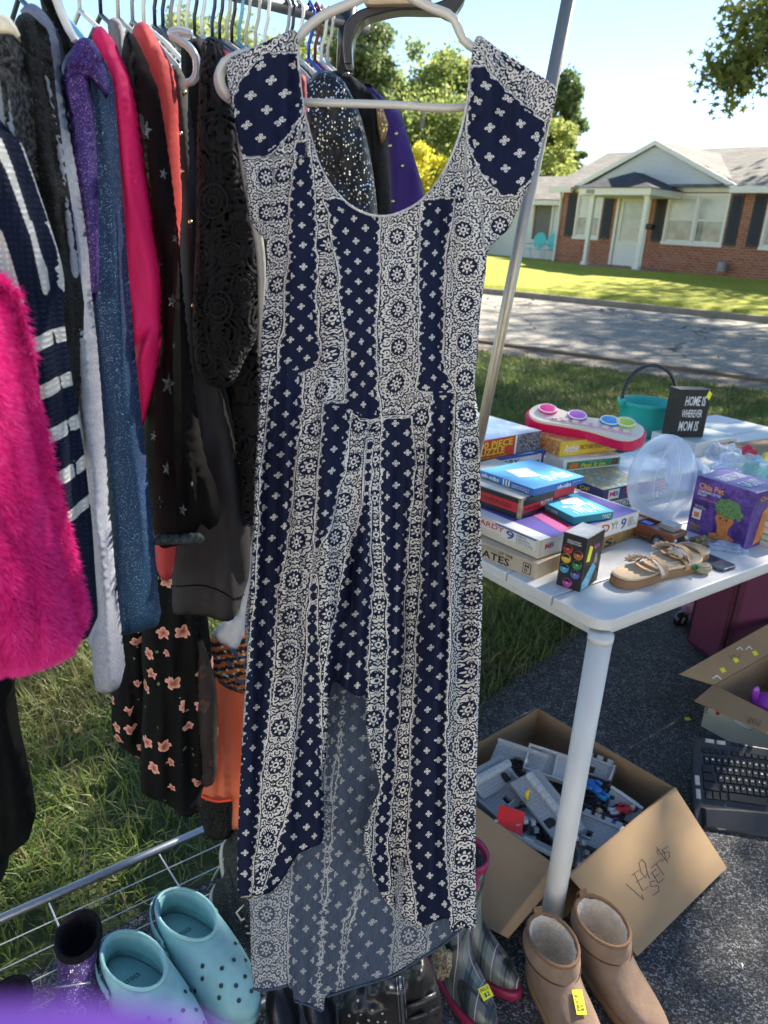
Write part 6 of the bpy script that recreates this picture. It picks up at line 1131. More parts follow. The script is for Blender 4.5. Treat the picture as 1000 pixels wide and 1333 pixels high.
# sandals
SOLE = mat('tan_leather', (.60, .42, .25), .6, .1, 20, .3, 150); SOLE2 = mat('brown_sole', (.27, .145, .07), .6, .12, 20); RUF = mat('ruffle_cloth', (.74, .64, .56), .8, .08, 20, tl=.25); STRP = mat('tan_strap', (.42, .24, .11), .55, .1, 30)
def sandal(lab, heel, toe, z0, W_=.082, strap=True):
    H = atz(*heel, z0); T_ = atz(*toe, z0); d = unit((T_-H)*V(1, 1, 0)); L_ = float(np.linalg.norm(T_-H)); s_ = V(-d[1], d[0], 0); t = thing('sandal', lab, 'sandal', H, 'pair of ruffled tan sandals')
    hw = [(0, .0), (.02, .022), (.08, .036), (.25, .040), (.45, .034), (.65, .040), (.82, .044), (.93, .034), (.985, .018), (1, 0)]
    P = smooth_poly([(u*L_, w) for u, w in hw]+[(u*L_, -w) for u, w in hw[::-1][1:-1]], .01)
    obj('outsole', MB().prism([tuple(p) for p in P], H, d, s_, UP*.024), SOLE2, t, bevel=.002); c_ = P.mean(0)
    obj('footbed', MB().prism([tuple(c_+(p-c_)*.985) for p in P], H+UP*.0245, d, s_, UP*.005), SOLE, t, bevel=.0015)
    obj('stitching', MB().tube([H+d*p[0]+s_*p[1]+UP*.0300 for p in [c_+(q-c_)*.955 for q in P]], .0011, 5, closed=True), CREAM, t)
    if strap:
        st_m = MB(); n_ = 26
        for u, wd_, hh in ((.68, .011, .020), (.40, .010, .030)):
            A1 = [H+d*(u*L_+.015*math.sin(tt))+s_*.046*math.cos(tt)+UP*(.020+hh*math.sin(tt)) for tt in np.linspace(.0, math.pi, n_)]
            st_m.rings([[p-d*wd_-UP*.001, p+d*wd_-UP*.001, p+d*wd_+UP*.001, p-d*wd_+UP*.001] for p in A1])
        obj('strap', st_m, STRP, t, smooth=False)
        rf = []; nn_ = 220
        for i in range(nn_+1):
            tt = math.pi*(.06+.88*i/nn_); a = H+d*(.40*L_)+s_*.049*math.cos(tt)+UP*(.020+.032*math.sin(tt)); w1 = .003*math.sin(i*.33)+.0012*math.sin(i*.71)
            out = unit(s_*math.cos(tt)+UP*math.sin(tt)); rf.append([a-d*.004, a-d*(.016+w1)+out*(.003+w1*.5), a-d*(.026-w1*.5)+out*(.004-w1*.8)])
        m_ = MB(); m_.add([p for r3 in rf for p in r3], [(i*3+j, i*3+j+1, i*3+3+j+1, i*3+3+j) for i in range(nn_) for j in range(2)]); obj('ruffle', m_, RUF, t, smooth=True, solid=.0012)
        rf2 = []
        for i in range(161):
            tt = math.pi*(.06+.88*i/160); a = H+d*(.36*L_+.0)+s_*.050*math.cos(tt)+UP*(.020+.034*math.sin(tt)); w1 = .004*math.sin(i*.36); out = unit(s_*math.cos(tt)+UP*math.sin(tt)); rf2.append([a, a-d*(.012+w1*.5)+out*(.007+w1*.5), a-d*(.020-w1*.4)+out*(.012-w1*.6)])
        m_ = MB(); m_.add([p for r3 in rf2 for p in r3], [(i*3+j, i*3+j+1, i*3+3+j+1, i*3+3+j) for i in range(160) for j in range(2)]); obj('ruffle', m_, RUF, t, smooth=True, solid=.0012)
    return t, H, d, s_, L_
s1, H, d, s_, L_ = sandal('tan ruffled sandal in front, sole towards the table corner', (800, 764), (906, 733), TZ)
kn = H+d*.72*L_+UP*.045; kb_ = MB(); 
for i in range(3): kb_.tube([kn+s_*.02*(i-1)+d*.01, kn+UP*.012+s_*.01*(i-1), kn-d*.012-s_*.02*(i-1)], .006, 8)
obj('knot', kb_, RUF, s1, smooth=True)
s2, H2, d2, s2_, L2 = sandal('tan ruffled sandal behind, half hidden behind the front one', (852, 742), (912, 722), TZ+.001)
s2.location = s2.location; s2.location[2] += 0
# pineapple trimmed toe strap
pa_c = atz(915, 741, TZ+.012); pn_ = thing('pineapple_charm', 'woven pineapple shaped shoe charm at the sandal toe', 'charm', pa_c); obj('fruit', MB().ball(pa_c+UP*.003, (.030, .020, .014), 16, 10, (d, s_, UP)), knit('woven_straw', (.62, .55, .38), 420, .3), pn_, smooth=True)
lfm = MB()
for i in range(9):
    a = 2*math.pi*i/9; q = pa_c-d*.028+UP*.012; e = q+(-d*.012+s_*.012*math.cos(a)+UP*.012*math.sin(a)); lfm.tube([q, e], [.003, .0005], 5)
obj('leaf_crown', lfm, GRNC, pn_)
# clear bag, bead bag, ornaments, books, carton at the right end
def crumple(name, lab, cat, c, r3, mt_c, seed, amp=.3, nu=22, nv=14, group=None):
    m_ = MB().ball((0, 0, 0), 1, nu, nv); P = np.array(m_.v); n1 = vnoise(P[:, 0]*2.2+seed, P[:, 1]*2.2+P[:, 2]*1.7, seed)*amp+vnoise(P[:, 0]*5+seed, P[:, 2]*5+P[:, 1]*4, seed+3)*amp*.6; P = P*(1+n1)[:, None]*np.array(r3); P[:, 2] = np.maximum(P[:, 2], -r3[2]*.6)
    m_.v = [tuple(p+np.array(c)+V(0, 0, r3[2]*.6)) for p in P]; return tag(obj(name, m_, mt_c, smooth=False), lab, cat, group)
crumple('plastic_bag', 'crumpled clear plastic bag by the foot of the purple gift box', 'bag', atz(940, 714, TZ), (.055, .04, .012), CLEAR, 3, .5)
crumple('bead_bag', 'small heap of dark and gold beads beside the purple gift box', 'beads', atz(911, 708, TZ), (.03, .02, .014), m_photo('beads', (.03, .025, .02), (.35, .26, .08), (.5, .48, .4), 240), 5, .4)
gO = 'plastic bagged party trinkets at the right end'
for i, (x, y, rr, c_, lab) in enumerate(((962, 596, (.04, .03, .03), (.7, .62, .05), 'yellow trinket at the left of the heap'), (972, 588, (.035, .03, .04), (.65, .02, .05), 'round red trinket on top of the heap'), (982, 612, (.05, .03, .05), (.05, .45, .3), 'green trinket below the red one'), (994, 604, (.03, .03, .05), (.7, .5, .1), 'amber trinket between the green ones'), (950, 612, (.05, .03, .03), (.62, .48, .62), 'pale lilac wrapped trinket left of the green one'), (1002, 622, (.04, .03, .05), (.1, .55, .42), 'mint green trinket cut by the picture edge'))):
    crumple('trinket', lab, 'trinket', atz(x, y+14, TZ+.01), rr, mat('trinket_%d' % i, c_, .3, .25, 40, coat=.4), 20+i, .25, group=gO)
crumple('plastic_bag', 'large clear plastic bag around the coloured trinkets', 'bag', atz(975, 632, TZ+.005), (.13, .08, .07), CLEAR, 8, .35, 30, 18)
crumple('plastic_bag', 'small clear plastic bag behind the clear container', 'bag', atz(940, 606, TZ+.02), (.06, .05, .05), CLEAR, 9, .4)
tag(Box('cardboard_carton', 'low open brown carton at the back right of the table', 'box', (985, 612), (938, 596), (1060, 600), TZ, .045, CARD, lw=.22).t)
for i in range(5):
    bx_ = Box('paperback_book', ['pale book at the bottom of the right edge pile', 'mint green book second from the bottom of the edge pile', 'cream book in the middle of the edge pile', 'white book second from the top of the edge pile', 'light green book on top of the edge pile'][i], 'book', (1006, 716), (985, 706), (1060, 700), TZ, .018, [cm('pale_cover', (.62, .60, .52)), cm('mint_cover', (.42, .58, .48)), CREAMC, PAPW, cm('light_green_cover', (.40, .55, .40))][i], lw=.12, rw=.1, dz=i*.0195+.0005*i, group='books piled at the right edge'); 
    if i == 0: bx_.patch('L', .1, .1, .5, .9, ORAC)

# ================================================================== things on the ground
# open carton of toy castle pieces
bz = .155; qa, qb, qc = atz(701, 922, bz), atz(878, 1025, bz), atz(727, 1131, bz)
e1 = unit(qb-qa); e2 = unit(qc-qb); e2 = unit(e2-e1*np.dot(e1, e2)); l1 = float(np.dot(qb-qa, e1)); l2 = float(np.dot(qc-qb, e2))
def P3(u, v, z): return V(qa[0], qa[1], 0)+e1*u+e2*v+UP*z          # u along the far edge, v towards the camera
cbx = thing('cardboard_box', 'open cardboard box of grey toy castle pieces with LEGO SET $5 on its flap', 'box', P3(0, l2, 0)); th = .004
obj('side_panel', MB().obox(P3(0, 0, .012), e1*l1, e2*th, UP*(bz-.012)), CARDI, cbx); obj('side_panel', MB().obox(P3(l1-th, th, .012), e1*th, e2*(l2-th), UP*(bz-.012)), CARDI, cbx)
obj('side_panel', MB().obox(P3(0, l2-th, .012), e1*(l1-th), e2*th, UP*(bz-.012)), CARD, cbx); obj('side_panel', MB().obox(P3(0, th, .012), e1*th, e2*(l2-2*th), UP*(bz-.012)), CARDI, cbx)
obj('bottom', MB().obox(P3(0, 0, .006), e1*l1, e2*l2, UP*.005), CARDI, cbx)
def flap(name, h0, h1, px0, px1, zo, mt_f, par, nz=1):
    a, b = h0, h1; d_ = atz(*px0, zo); n = unit(np.cross(b-a, d_-a)); n = n if n[2] > 0 else -n
    rc = ray(*px1); c_ = CAM+rc*(np.dot(a-CAM, n)/np.dot(rc, n))
    return obj(name, MB().rings([[a, b, c_, d_], [a+n*.0035, b+n*.0035, c_+n*.0035, d_+n*.0035]]), mt_f, par), (a, b, c_, d_, n)
fR, (fa, fb_, fc, fd, fn) = flap('flap', P3(l1, l2, bz), P3(l1, 0.0, bz), (829, 1245), (945, 1130), .035, CARD, cbx)
flap('flap', P3(0, l2, bz), P3(l1-.01, l2, bz), (520, 1150), (662, 1222), .02, CARD, cbx)
xh = unit(fb_-fa); yh = unit(np.cross(fn, xh)); PENC = paint('pencil_writing', (.09, .08, .09), .6)
pc_ = fa+(fb_-fa)*.10+(fd-fa)*.74
rd = unit(atz(864, 1090, .2)-atz(830, 1172, .2)); rd = unit(rd-fn*np.dot(rd, fn)); ud = np.cross(fn, rd)
def hand(strokes, o, w, h, lift=.0042):
    m_ = MB()
    for st_ in strokes: m_.tube([o+rd*(x*w)+ud*(y*h)+fn*lift for x, y in st_], .0009, 5)
    obj('handwriting', m_, PENC, cbx)
def on_flap(px, py):
    d = ray(px, py); t = np.dot(fa-CAM, fn)/np.dot(d, fn); return CAM+d*t
def scribble(strokes):
    m_ = MB()
    for st_ in strokes: m_.tube([on_flap(*p)+fn*.0042 for p in st_], .0007, 5)
    obj('handwriting', m_, PENC, cbx)
Z7 = lambda L: [(600+.4*x, 820+.4*y) for x, y in L]
scribble([Z7([(535, 828), (592, 880), (585, 862)]), Z7([(560, 792), (588, 850), (606, 838)]), Z7([(553, 800), (578, 782)]), Z7([(568, 822), (590, 808)]), Z7([(577, 760), (585, 748), (597, 760), (603, 790), (612, 812)]), Z7([(577, 760), (583, 790), (598, 808), (606, 792)]),
          Z7([(597, 768), (604, 790), (600, 806)]), Z7([(628, 818), (612, 822), (614, 836), (640, 834), (642, 852), (622, 866)]), Z7([(618, 790), (640, 826), (656, 812)]), Z7([(614, 796), (632, 780)]), Z7([(626, 808), (642, 794)]), Z7([(632, 762), (658, 800)]), Z7([(616, 776), (650, 748)]),
          Z7([(648, 712), (634, 720), (640, 734), (658, 726), (664, 742), (650, 756)]), Z7([(632, 708), (672, 760)]), Z7([(672, 706), (652, 718), (660, 728), (674, 724), (676, 742), (664, 752)])])
# castle pieces
def m_castle(name, col, sc=1):
    k = N(name); tc = k.n('TexCoord'); b = k.n('TexBrick'); k.lk(tc.outputs['UV'] if False else tc.outputs['Object'], b.inputs[0]); b.inputs['Scale'].default_value = 1; b.inputs['Brick Width'].default_value = .022; b.inputs['Row Height'].default_value = .009; b.inputs['Mortar Size'].default_value = .0009
    k.put(k.b.inputs[0], k.mix(k.math('MULTIPLY', b.outputs['Fac'], .55), col, tuple(x*.45 for x in col))); k.b.inputs['Roughness'].default_value = .4; k.bump(b.outputs['Fac'], -.7, .002); return k.m
CAS = m_castle('castle_grey', (.38, .405, .425)); CASP = paint('castle_plain_grey', (.38, .405, .425), .38); CASL = paint('castle_light_grey', (.48, .51, .53), .38); CASD = paint('castle_dark_grey', (.13, .14, .15), .4)
def frame_at(px, py, z, yaw, tilt, roll=0): return Matrix.Translation(Vector(atz(px, py, z))) @ Matrix.Rotation(yaw, 4, 'Z') @ Matrix.Rotation(tilt, 4, 'X') @ Matrix.Rotation(roll, 4, 'Y')
def castle(kind, lab, px, py, z, yaw, tilt, roll=0, L=.15, H=.09, c=None):
    t = thing('toy_castle_piece', lab, 'toy castle piece', (0, 0, 0), 'grey toy castle pieces in the open box'); t.matrix_world = frame_at(px, py, z, yaw, tilt, roll); t.location = t.matrix_world.to_translation()
    def add(nm, mb_, m__, **kw):
        o = obj(nm, mb_, m__, None, **kw); o.parent = t; return o
    t.rotation_mode = 'XYZ'; t.rotation_euler = frame_at(px, py, z, yaw, tilt, roll).to_euler()
    wall = MB(); 
    def hole_wall(L, H, holes, th=.010):
        us = sorted({-L/2, L/2, *[h[0] for h in holes], *[h[1] for h in holes]}); zs = sorted({-H/2, H/2, *[h[2] for h in holes], *[h[3] for h in holes]})
        for i in range(len(us)-1):
            for j in range(len(zs)-1):
                cu, cz = (us[i]+us[i+1])/2, (zs[j]+zs[j+1])/2
                if not any(h[0] < cu < h[1] and h[2] < cz < h[3] for h in holes): wall.obox((us[i], zs[j], 0), (us[i+1]-us[i], 0, 0), (0, zs[j+1]-zs[j], 0), (0, 0, th))
    if kind == 'wall':
        hole_wall(L, H, [(-.01, .008, -.022, .0)]); add('wall', wall, CAS); n = max(3, int(L/.026)); cr = MB()
        for i in range(n): cr.obox((-L/2+i*L/n+.002, H/2, -.004), (L/n*.55, 0, 0), (0, .014, 0), (0, 0, .018))
        cr.obox((-L/2, H/2-.008, .0105), (L, 0, 0), (0, .008, 0), (0, 0, .006)); add('battlement', cr, CASP)
        add('window_sill', MB().obox((-.014, -.028, .0105), (.026, 0, 0), (0, .005, 0), (0, 0, .005)), CASL)
        [add('edge_rib', MB().obox((x_, -H/2, -.008), (.006, 0, 0), (0, H, 0), (0, 0, .03)), CASP) for x_ in (-L/2, L/2-.006)]
    elif kind == 'tower':
        add('tower_wall', MB().lathe((0, 0, -H/2), [(.028, 0), (.028, H*.75), (.034, H*.8), (.034, H)], 10, cap1=False), CAS); tm = MB()
        for i in range(8): a = 2*math.pi*i/8; tm.box((.031*math.cos(a), .031*math.sin(a), H/2+.006), (.012, .012, .013))
        add('battlement', tm, CASP); add('wing', MB().obox((.026, -.004, -H/2), (L*.5, 0, 0), (0, .009, 0), (0, 0, H*.7)), CAS)
    elif kind == 'tray':
        m__ = MB(); m__.obox((-L/2, -H/2, 0), (L, 0, 0), (0, H, 0), (0, 0, .004))
        for a in ((-L/2, -H/2, L, .006), (-L/2, H/2-.006, L, .006), (-L/2, -H/2+.006, .006, H-.012), (L/2-.006, -H/2+.006, .006, H-.012), (-.003, -H/2+.006, .006, H-.012)): m__.obox((a[0], a[1], .004), (a[2], 0, 0), (0, a[3], 0), (0, 0, .016))
        add('floor_plate', m__, CASL, bevel=.001)
        for x in (-L/2+.02, L/2-.02): add('peg', MB().box((x, -H/2-.006, .006), (.014, .012, .012)), CASP)
    elif kind == 'roll':
        add('slab', MB().obox((-L/2, -H/2, 0), (L, 0, 0), (0, H, 0), (0, 0, .01)), CAS, bevel=.001); rr = MB()
        n = 9
        for i in range(n): rr.lathe((-L/2+.006+i*(L-.012)/n, H*.1, .016), [(.010, 0), (.0125, .002), (.0125, (L-.012)/n-.002), (.010, (L-.012)/n)], 10, (V(0, 1, 0), V(0, 0, 1), V(1, 0, 0)))
        add('ribbed_roll', rr, CASL); add('doorway', MB().prism([(-.012, 0), (.012, 0), (.012, .02), (.006, .028), (-.006, .028), (-.012, .02)], V(L*.22, -H*.42, .0105), V(1, 0, 0), V(0, 1, 0), V(0, 0, .002)), BLKC)
    elif kind == 'arch':
        P = [(-L/2, -H/2), (-L*.22, -H/2)]+[(-L*.22*math.cos(t), -H/2+H*.55*math.sin(t)) for t in np.linspace(.1, math.pi-.1, 10)]+[(L*.22, -H/2), (L/2, -H/2), (L/2, H*.3), (L*.3, H*.5), (-L*.3, H*.5), (-L/2, H*.3)]
        add('arch_wall', MB().prism(P, V(0, 0, 0), V(1, 0, 0), V(0, 1, 0), V(0, 0, .012)), CAS, bevel=.001); add('ledge', MB().obox((-L/2, H*.3, .012), (L, 0, 0), (0, .008, 0), (0, 0, .012)), CASL)
    return t
D = R
castle('arch', 'pale grey arched castle gate at the back corner of the open box', 676, 990, 0.134, D(-25), D(18), 0, .15, .09)
castle('roll', 'grey castle slab with ribbed roll at the box edge beside the dress', 640, 1012, 0.149, D(42), D(28), D(8), .16, .08)
castle('wall', 'grey castle wall lying face up under the ribbed slab at the left of the box', 655, 1040, 0.114, D(48), D(15), D(-6), .15, .075)
castle('tray', 'pale grey castle floor tray with raised rim near the back of the box', 722, 1000, 0.134, D(-20), D(22), D(4), .17, .085)
castle('roll', 'large grey brick patterned castle slab with ribbed roll in the middle of the box', 712, 1050, 0.139, D(-60), D(12), D(16), .20, .095)
castle('wall', 'dark windowed castle wall standing slanted at the front left of the box', 690, 1100, 0.124, D(-33), D(-38), D(0), .19, .07)
castle('wall', 'grey castle wall with battlements right of the table leg in the box', 770, 1085, 0.104, D(-38), D(16), D(-10), .15, .085)
castle('tray', 'flat grey castle floor piece half buried under the battlement wall right of the leg', 762, 1092, 0.059, D(-32), D(6), D(6), .17, .10)
castle('arch', 'small grey castle gate leaning in the far right corner of the box', 812, 1050, 0.109, D(-50), D(40), D(5), .10, .06)
castle('tower', 'round grey castle turret lying between slabs left of the table leg', 670, 1070, 0.104, D(20), D(75), D(0), .10, .10)
castle('tower', 'round grey castle turret standing against the near side of the box', 735, 1112, 0.089, D(0), D(35), D(25), .08, .08)
castle('wall', 'grey castle wall fragment below the back tray by the box side', 772, 1000, 0.114, D(-30), D(30), D(0), .12, .05)
rm = frame_at(664, 1068, .152, D(-15), D(40), D(20)); fl_ = MB(); fl_.v = [tuple(rm @ Vector(p)) for p in [(-.035, -.03, 0), (.035, -.03, 0), (.035, .03, 0), (-.035, .03, 0), (-.035, -.03, .004), (.035, -.03, .004), (.035, .03, .004), (-.035, .03, .004)]]; fl_.f = [(0, 3, 2, 1), (4, 5, 6, 7), (0, 1, 5, 4), (1, 2, 6, 5), (2, 3, 7, 6), (3, 0, 4, 7)]
tag(obj('toy_flag', fl_, paint('red_plastic2', (.70, .012, .012), .35), bevel=.001), 'bright red plastic toy flag among the castle pieces', 'toy flag')
q = atz(686, 1042, .15); tag(obj('toy_pennant', MB().tube([q, q+V(-.003, .0, .022), q+V(.004, .002, .034)], [.004, .006, .002], 7), paint('yellow_plastic', (.80, .55, .01), .35), smooth=True), 'small yellow toy pennant just right of the red toy flag', 'toy')
def figure(lab, px, py, z, yaw, cols, s=1.0, lying=True):
    t = thing('toy_figure', lab, 'toy figure', atz(px, py, z), 'small toy figures in the open box'); o = atz(px, py, z); ax_ = unit(V(math.cos(yaw), math.sin(yaw), .12)); sd_ = V(-math.sin(yaw), math.cos(yaw), 0); nn = np.cross(ax_, sd_); nn = nn if nn[2] > 0 else -nn
    c = [paint('fig_%s_%d' % (lab[:12].replace(' ', '_'), i), q_, .4) for i, q_ in enumerate(cols)]
    bd = MB(); bd.rings([[o+ax_*a+sd_*r_*1.25*math.cos(tt)+nn*r_*math.sin(tt) for tt in np.linspace(0, 2*math.pi, 12, endpoint=False)] for a, r_ in ((-.022*s, .003*s), (-.02*s, .008*s), (-.006*s, .009*s), (.0, .007*s), (.012*s, .011*s), (.018*s, .006*s), (.019*s, .002*s))]); obj('body', bd, c[0], t, smooth=True)
    for sg_ in (-1, 1):
        obj('leg', MB().tube([o-ax_*.018*s+sd_*sg_*.005*s, o-ax_*.030*s+sd_*sg_*.007*s, o-ax_*.040*s+sd_*sg_*.006*s+nn*.004*s], [.006*s, .005*s, .006*s], 8), c[1], t, smooth=True)
        obj('arm', MB().tube([o+ax_*.012*s+sd_*sg_*.010*s, o+ax_*.002*s+sd_*sg_*.017*s+nn*.004*s, o-ax_*.008*s+sd_*sg_*.014*s+nn*.008*s], [.0045*s, .004*s, .0045*s], 8), c[0], t, smooth=True)
    obj('head', MB().ball(o+ax_*.027*s, (.0095*s, .0095*s, .0105*s), 12, 8), c[2], t, smooth=True); obj('hair', MB().ball(o+ax_*.030*s+nn*.002*s-nn*.003*s, (.0105*s, .0105*s, .010*s), 12, 8), c[3], t, smooth=True); return t
SKN = (.62, .38, .25)
figure('blue toy knight figure just right of the table leg in the box', 772, 1024, 0.124, 2.2, [(.02, .18, .55), (.02, .25, .6), SKN, (.03, .12, .45)], 1.3)
figure('red and white toy figure at the right end of the box', 812, 1054, 0.124, .2, [(.55, .02, .03), (.6, .6, .6), SKN, (.03, .05, .2)], 1.0)
figure('toy figure with purple clothes lying right of the table leg', 800, 1072, 0.104, 2.8, [(.20, .08, .32), (.25, .05, .05), SKN, (.25, .12, .03)], .9)
figure('yellow crowned toy figure lying in the dark middle right of the box', 786, 1066, 0.109, 1.8, [(.05, .04, .03), (.5, .35, .02), SKN, (.5, .33, .02)], .9)
figure('dark toy rider figure behind the blue knight in the box', 790, 1036, 0.114, 1.0, [(.02, .02, .03), (.03, .03, .04), (.05, .03, .02), (.01, .01, .012)], 1.2)

# ------------------------------------------------------------------ footwear
def ring(H, d, s_, x0, x1, wh, wt, z0, z1, n=40, sq=1.0, bow=0.0, cx=None):
    out = []
    for i in range(n):
        t = 2*math.pi*i/n; c_, sn = math.cos(t), math.sin(t); ce = math.copysign(abs(c_)**sq, c_); se = math.copysign(abs(sn)**sq, sn)
        x = (x0+x1)/2+(x1-x0)/2*ce; f = (ce+1)/2; w = wh+(wt-wh)*f; w *= (1-bow*math.exp(-((f-.42)/.16)**2))
        out.append(H+d*x+s_*(w*se)+UP*(z0+(z1-z0)*f))
    return out
def dirs(heel, toe): 
    d = unit((np.array(toe)-np.array(heel))*V(1, 1, 0)); return d, V(-d[1], d[0], 0)
SUEDE = mat('chestnut_suede', (.27, .185, .135), .95, .28, 16, .55, 90, .002, sheen=.25, spec=.1, vs2=25); SUEDE2 = mat('suede_binding', (.22, .13, .08), .95, .1, 20, .5, 120, .001, spec=.1); FLEECE = mat('fleece', (.74, .66, .56), .95, .15, 30, 1, 120, .008, speck=((.62, .52, .4), 260, .25), spec=.1); SOLEB = mat('tan_rubber_sole', (.28, .17, .08), .7, .1, 20, .4, 60)
def stitch(pts, par, mt_s, r=.0009, closed=False): obj('stitching', MB().tube(pts, r, 5, closed=closed), mt_s, par)
def suede_boot(lab, opx, toepx, sc=1.0, tagpos=None, loop=True):
    oc = atz(*opx, .14); tq = atz(*toepx, .05); d, s_ = dirs(oc, tq); H = V(oc[0], oc[1], .016)-d*.062*sc; L_ = .275*sc; Rg = lambda *a, **k: ring(H, d, s_, *[v*sc*(.84 if q_ > 3 else 1) for q_, v in enumerate(a)], n=44, **k)
    t = thing('suede_boot', lab, 'boot', H, 'pair of tan suede ankle boots')
    obj('sole', MB().rings([Rg(-.004, .281, .040, .052, 0, 0, bow=.10), Rg(-.006, .283, .042, .054, .010, .010, bow=.10), Rg(-.004, .281, .040, .052, .022, .022, bow=.10)]), SOLEB, t, smooth=True)
    up = [Rg(-.002, .279, .039, .051, .022, .022, bow=.08), Rg(-.005, .280, .042, .053, .036, .036, bow=.06), Rg(-.006, .272, .043, .052, .058, .052, bow=.03), Rg(-.006, .250, .044, .049, .080, .068), Rg(-.004, .212, .045, .046, .098, .080), Rg(-.002, .172, .046, .046, .114, .096), Rg(-.001, .142, .047, .047, .130, .116), Rg(-.002, .130, .049, .049, .150, .140)]
    obj('upper', MB().rings(up, True, False), SUEDE, t, smooth=True, sub=1)
    obj('collar', MB().rings([Rg(-.006, .138, .0525, .0525, .124, .113), Rg(-.010, .139, .0565, .0565, .132, .122), Rg(-.009, .136, .0565, .0565, .150, .141), Rg(-.006, .131, .053, .053, .168, .160), Rg(-.002, .127, .049, .049, .173, .165), Rg(.002, .123, .045, .045, .170, .162)], False, False), SUEDE, t, smooth=True, sub=1)
    obj('binding', MB().tube(Rg(-.003, .128, .0495, .0495, .1735, .1655)[::2], .0040*sc, 8, closed=True), SUEDE2, t, smooth=True)
    lin = [Rg(.001, .124, .0455, .0455, .1705, .1625), Rg(.006, .119, .040, .040, .164, .156), Rg(.010, .116, .037, .037, .12, .112), Rg(.012, .130, .036, .036, .07, .062), Rg(.014, .180, .034, .038, .042, .040), Rg(.07, .12, .01, .01, .038, .038)]
    fm = MB().rings(lin, False, True); P = np.array(fm.v); P += .003*np.stack([vnoise(P[:, 0]*150, P[:, 2]*150+P[:, 1]*90, q_) for q_ in (1, 2, 3)], 1); fm.v = [tuple(p) for p in P]; obj('fleece_lining', fm, FLEECE, t, smooth=True, sub=2)
    stitch([p for p in Rg(-.0105, .1400, .0572, .0572, .1315, .1205)[::1]], t, mat('seam_brown', (.08, .045, .03), .9), .0013, True)
    hs = H+d*(-.008*sc)+UP*.139*sc
    obj('heel_loop', MB().rings([[p-s_*.010, p+s_*.010, p+s_*.010+q_*.0015, p-s_*.010+q_*.0015] for p, q_ in ((hs-UP*.02, -d), (hs+UP*.004, -d), (hs+UP*.018-d*.001, -d), (hs+UP*.024+d*.003, UP), (hs+UP*.016+d*.007, d), (hs+UP*.004+d*.008, d))]), SUEDE2, t)
    if tagpos:
        u, v, z = tagpos; c_ = H+d*u*sc+s_*v*sc+UP*z*sc*.84; n_ = unit(d*.42+UP*.9+s_*(.4 if v > 0 else -.4)*0); tx = unit(s_*.25-d*.95+UP*.40); tx = unit(tx-n_*np.dot(tx, n_)); ty = np.cross(n_, tx)
        pl = obj('price_tag', MB().prism([(-.022, -.011), (.022, -.011), (.022, .011), (-.022, .011)], c_, tx, ty, n_*.0006), STICK, t); txt('PRICE\n$5', c_+tx*-.016+ty*-.008, tx, ty, .03, .016, BLACK, t, lift=.001)
    return t
suede_boot('left tan suede ankle boot with yellow price tag on its toe', (718, 1231), (772, 1372), 1.0, (.170, .004, .1065))
suede_boot('right tan suede ankle boot behind, beside the box flap, no tag', (782, 1208), (852, 1340), 1.03)
# plaid rubber boots
def m_plaid():
    k = N('plaid_rubber'); v = k.obj((1, 1, 1), (0, 0, R(25))); s_ = k.n('SeparateXYZ'); k.lk(v, s_.inputs[0])
    def band(c_, per, lo, hi, off=0): q_ = k.math('FLOORED_MODULO', k.math('ADD', c_, off), per); return k.math('MULTIPLY', k.math('GREATER_THAN', q_, lo), k.math('LESS_THAN', q_, hi))
    a, b = k.math('ADD', s_.outputs[0], k.math('MULTIPLY', s_.outputs[2], .15)), k.math('ADD', s_.outputs[1], k.math('MULTIPLY', s_.outputs[2], -.55)); c = (.20, .215, .19)
    c = k.mix(k.math('MULTIPLY', k.math('ADD', band(a, .055, 0, .020), band(b, .055, 0, .020)), .5), c, (.035, .05, .055)); c = k.mix(k.math('MULTIPLY', k.math('ADD', band(a, .055, .008, .012), band(b, .055, .008, .012)), .8), c, (.015, .018, .02))
    c = k.mix(k.math('MAXIMUM', band(a, .055, .034, .0358), band(b, .055, .034, .0358)), c, (.60, .55, .56)); c = k.mix(k.math('MAXIMUM', band(a, .055, .038, .0405), band(b, .055, .038, .0405)), c, (.16, .12, .17))
    k.put(k.b.inputs[0], c); k.b.inputs['Roughness'].default_value = .32; return k.m
PLAID = m_plaid(); PINKR = paint('raspberry_rubber', (.34, .02, .08), .45)
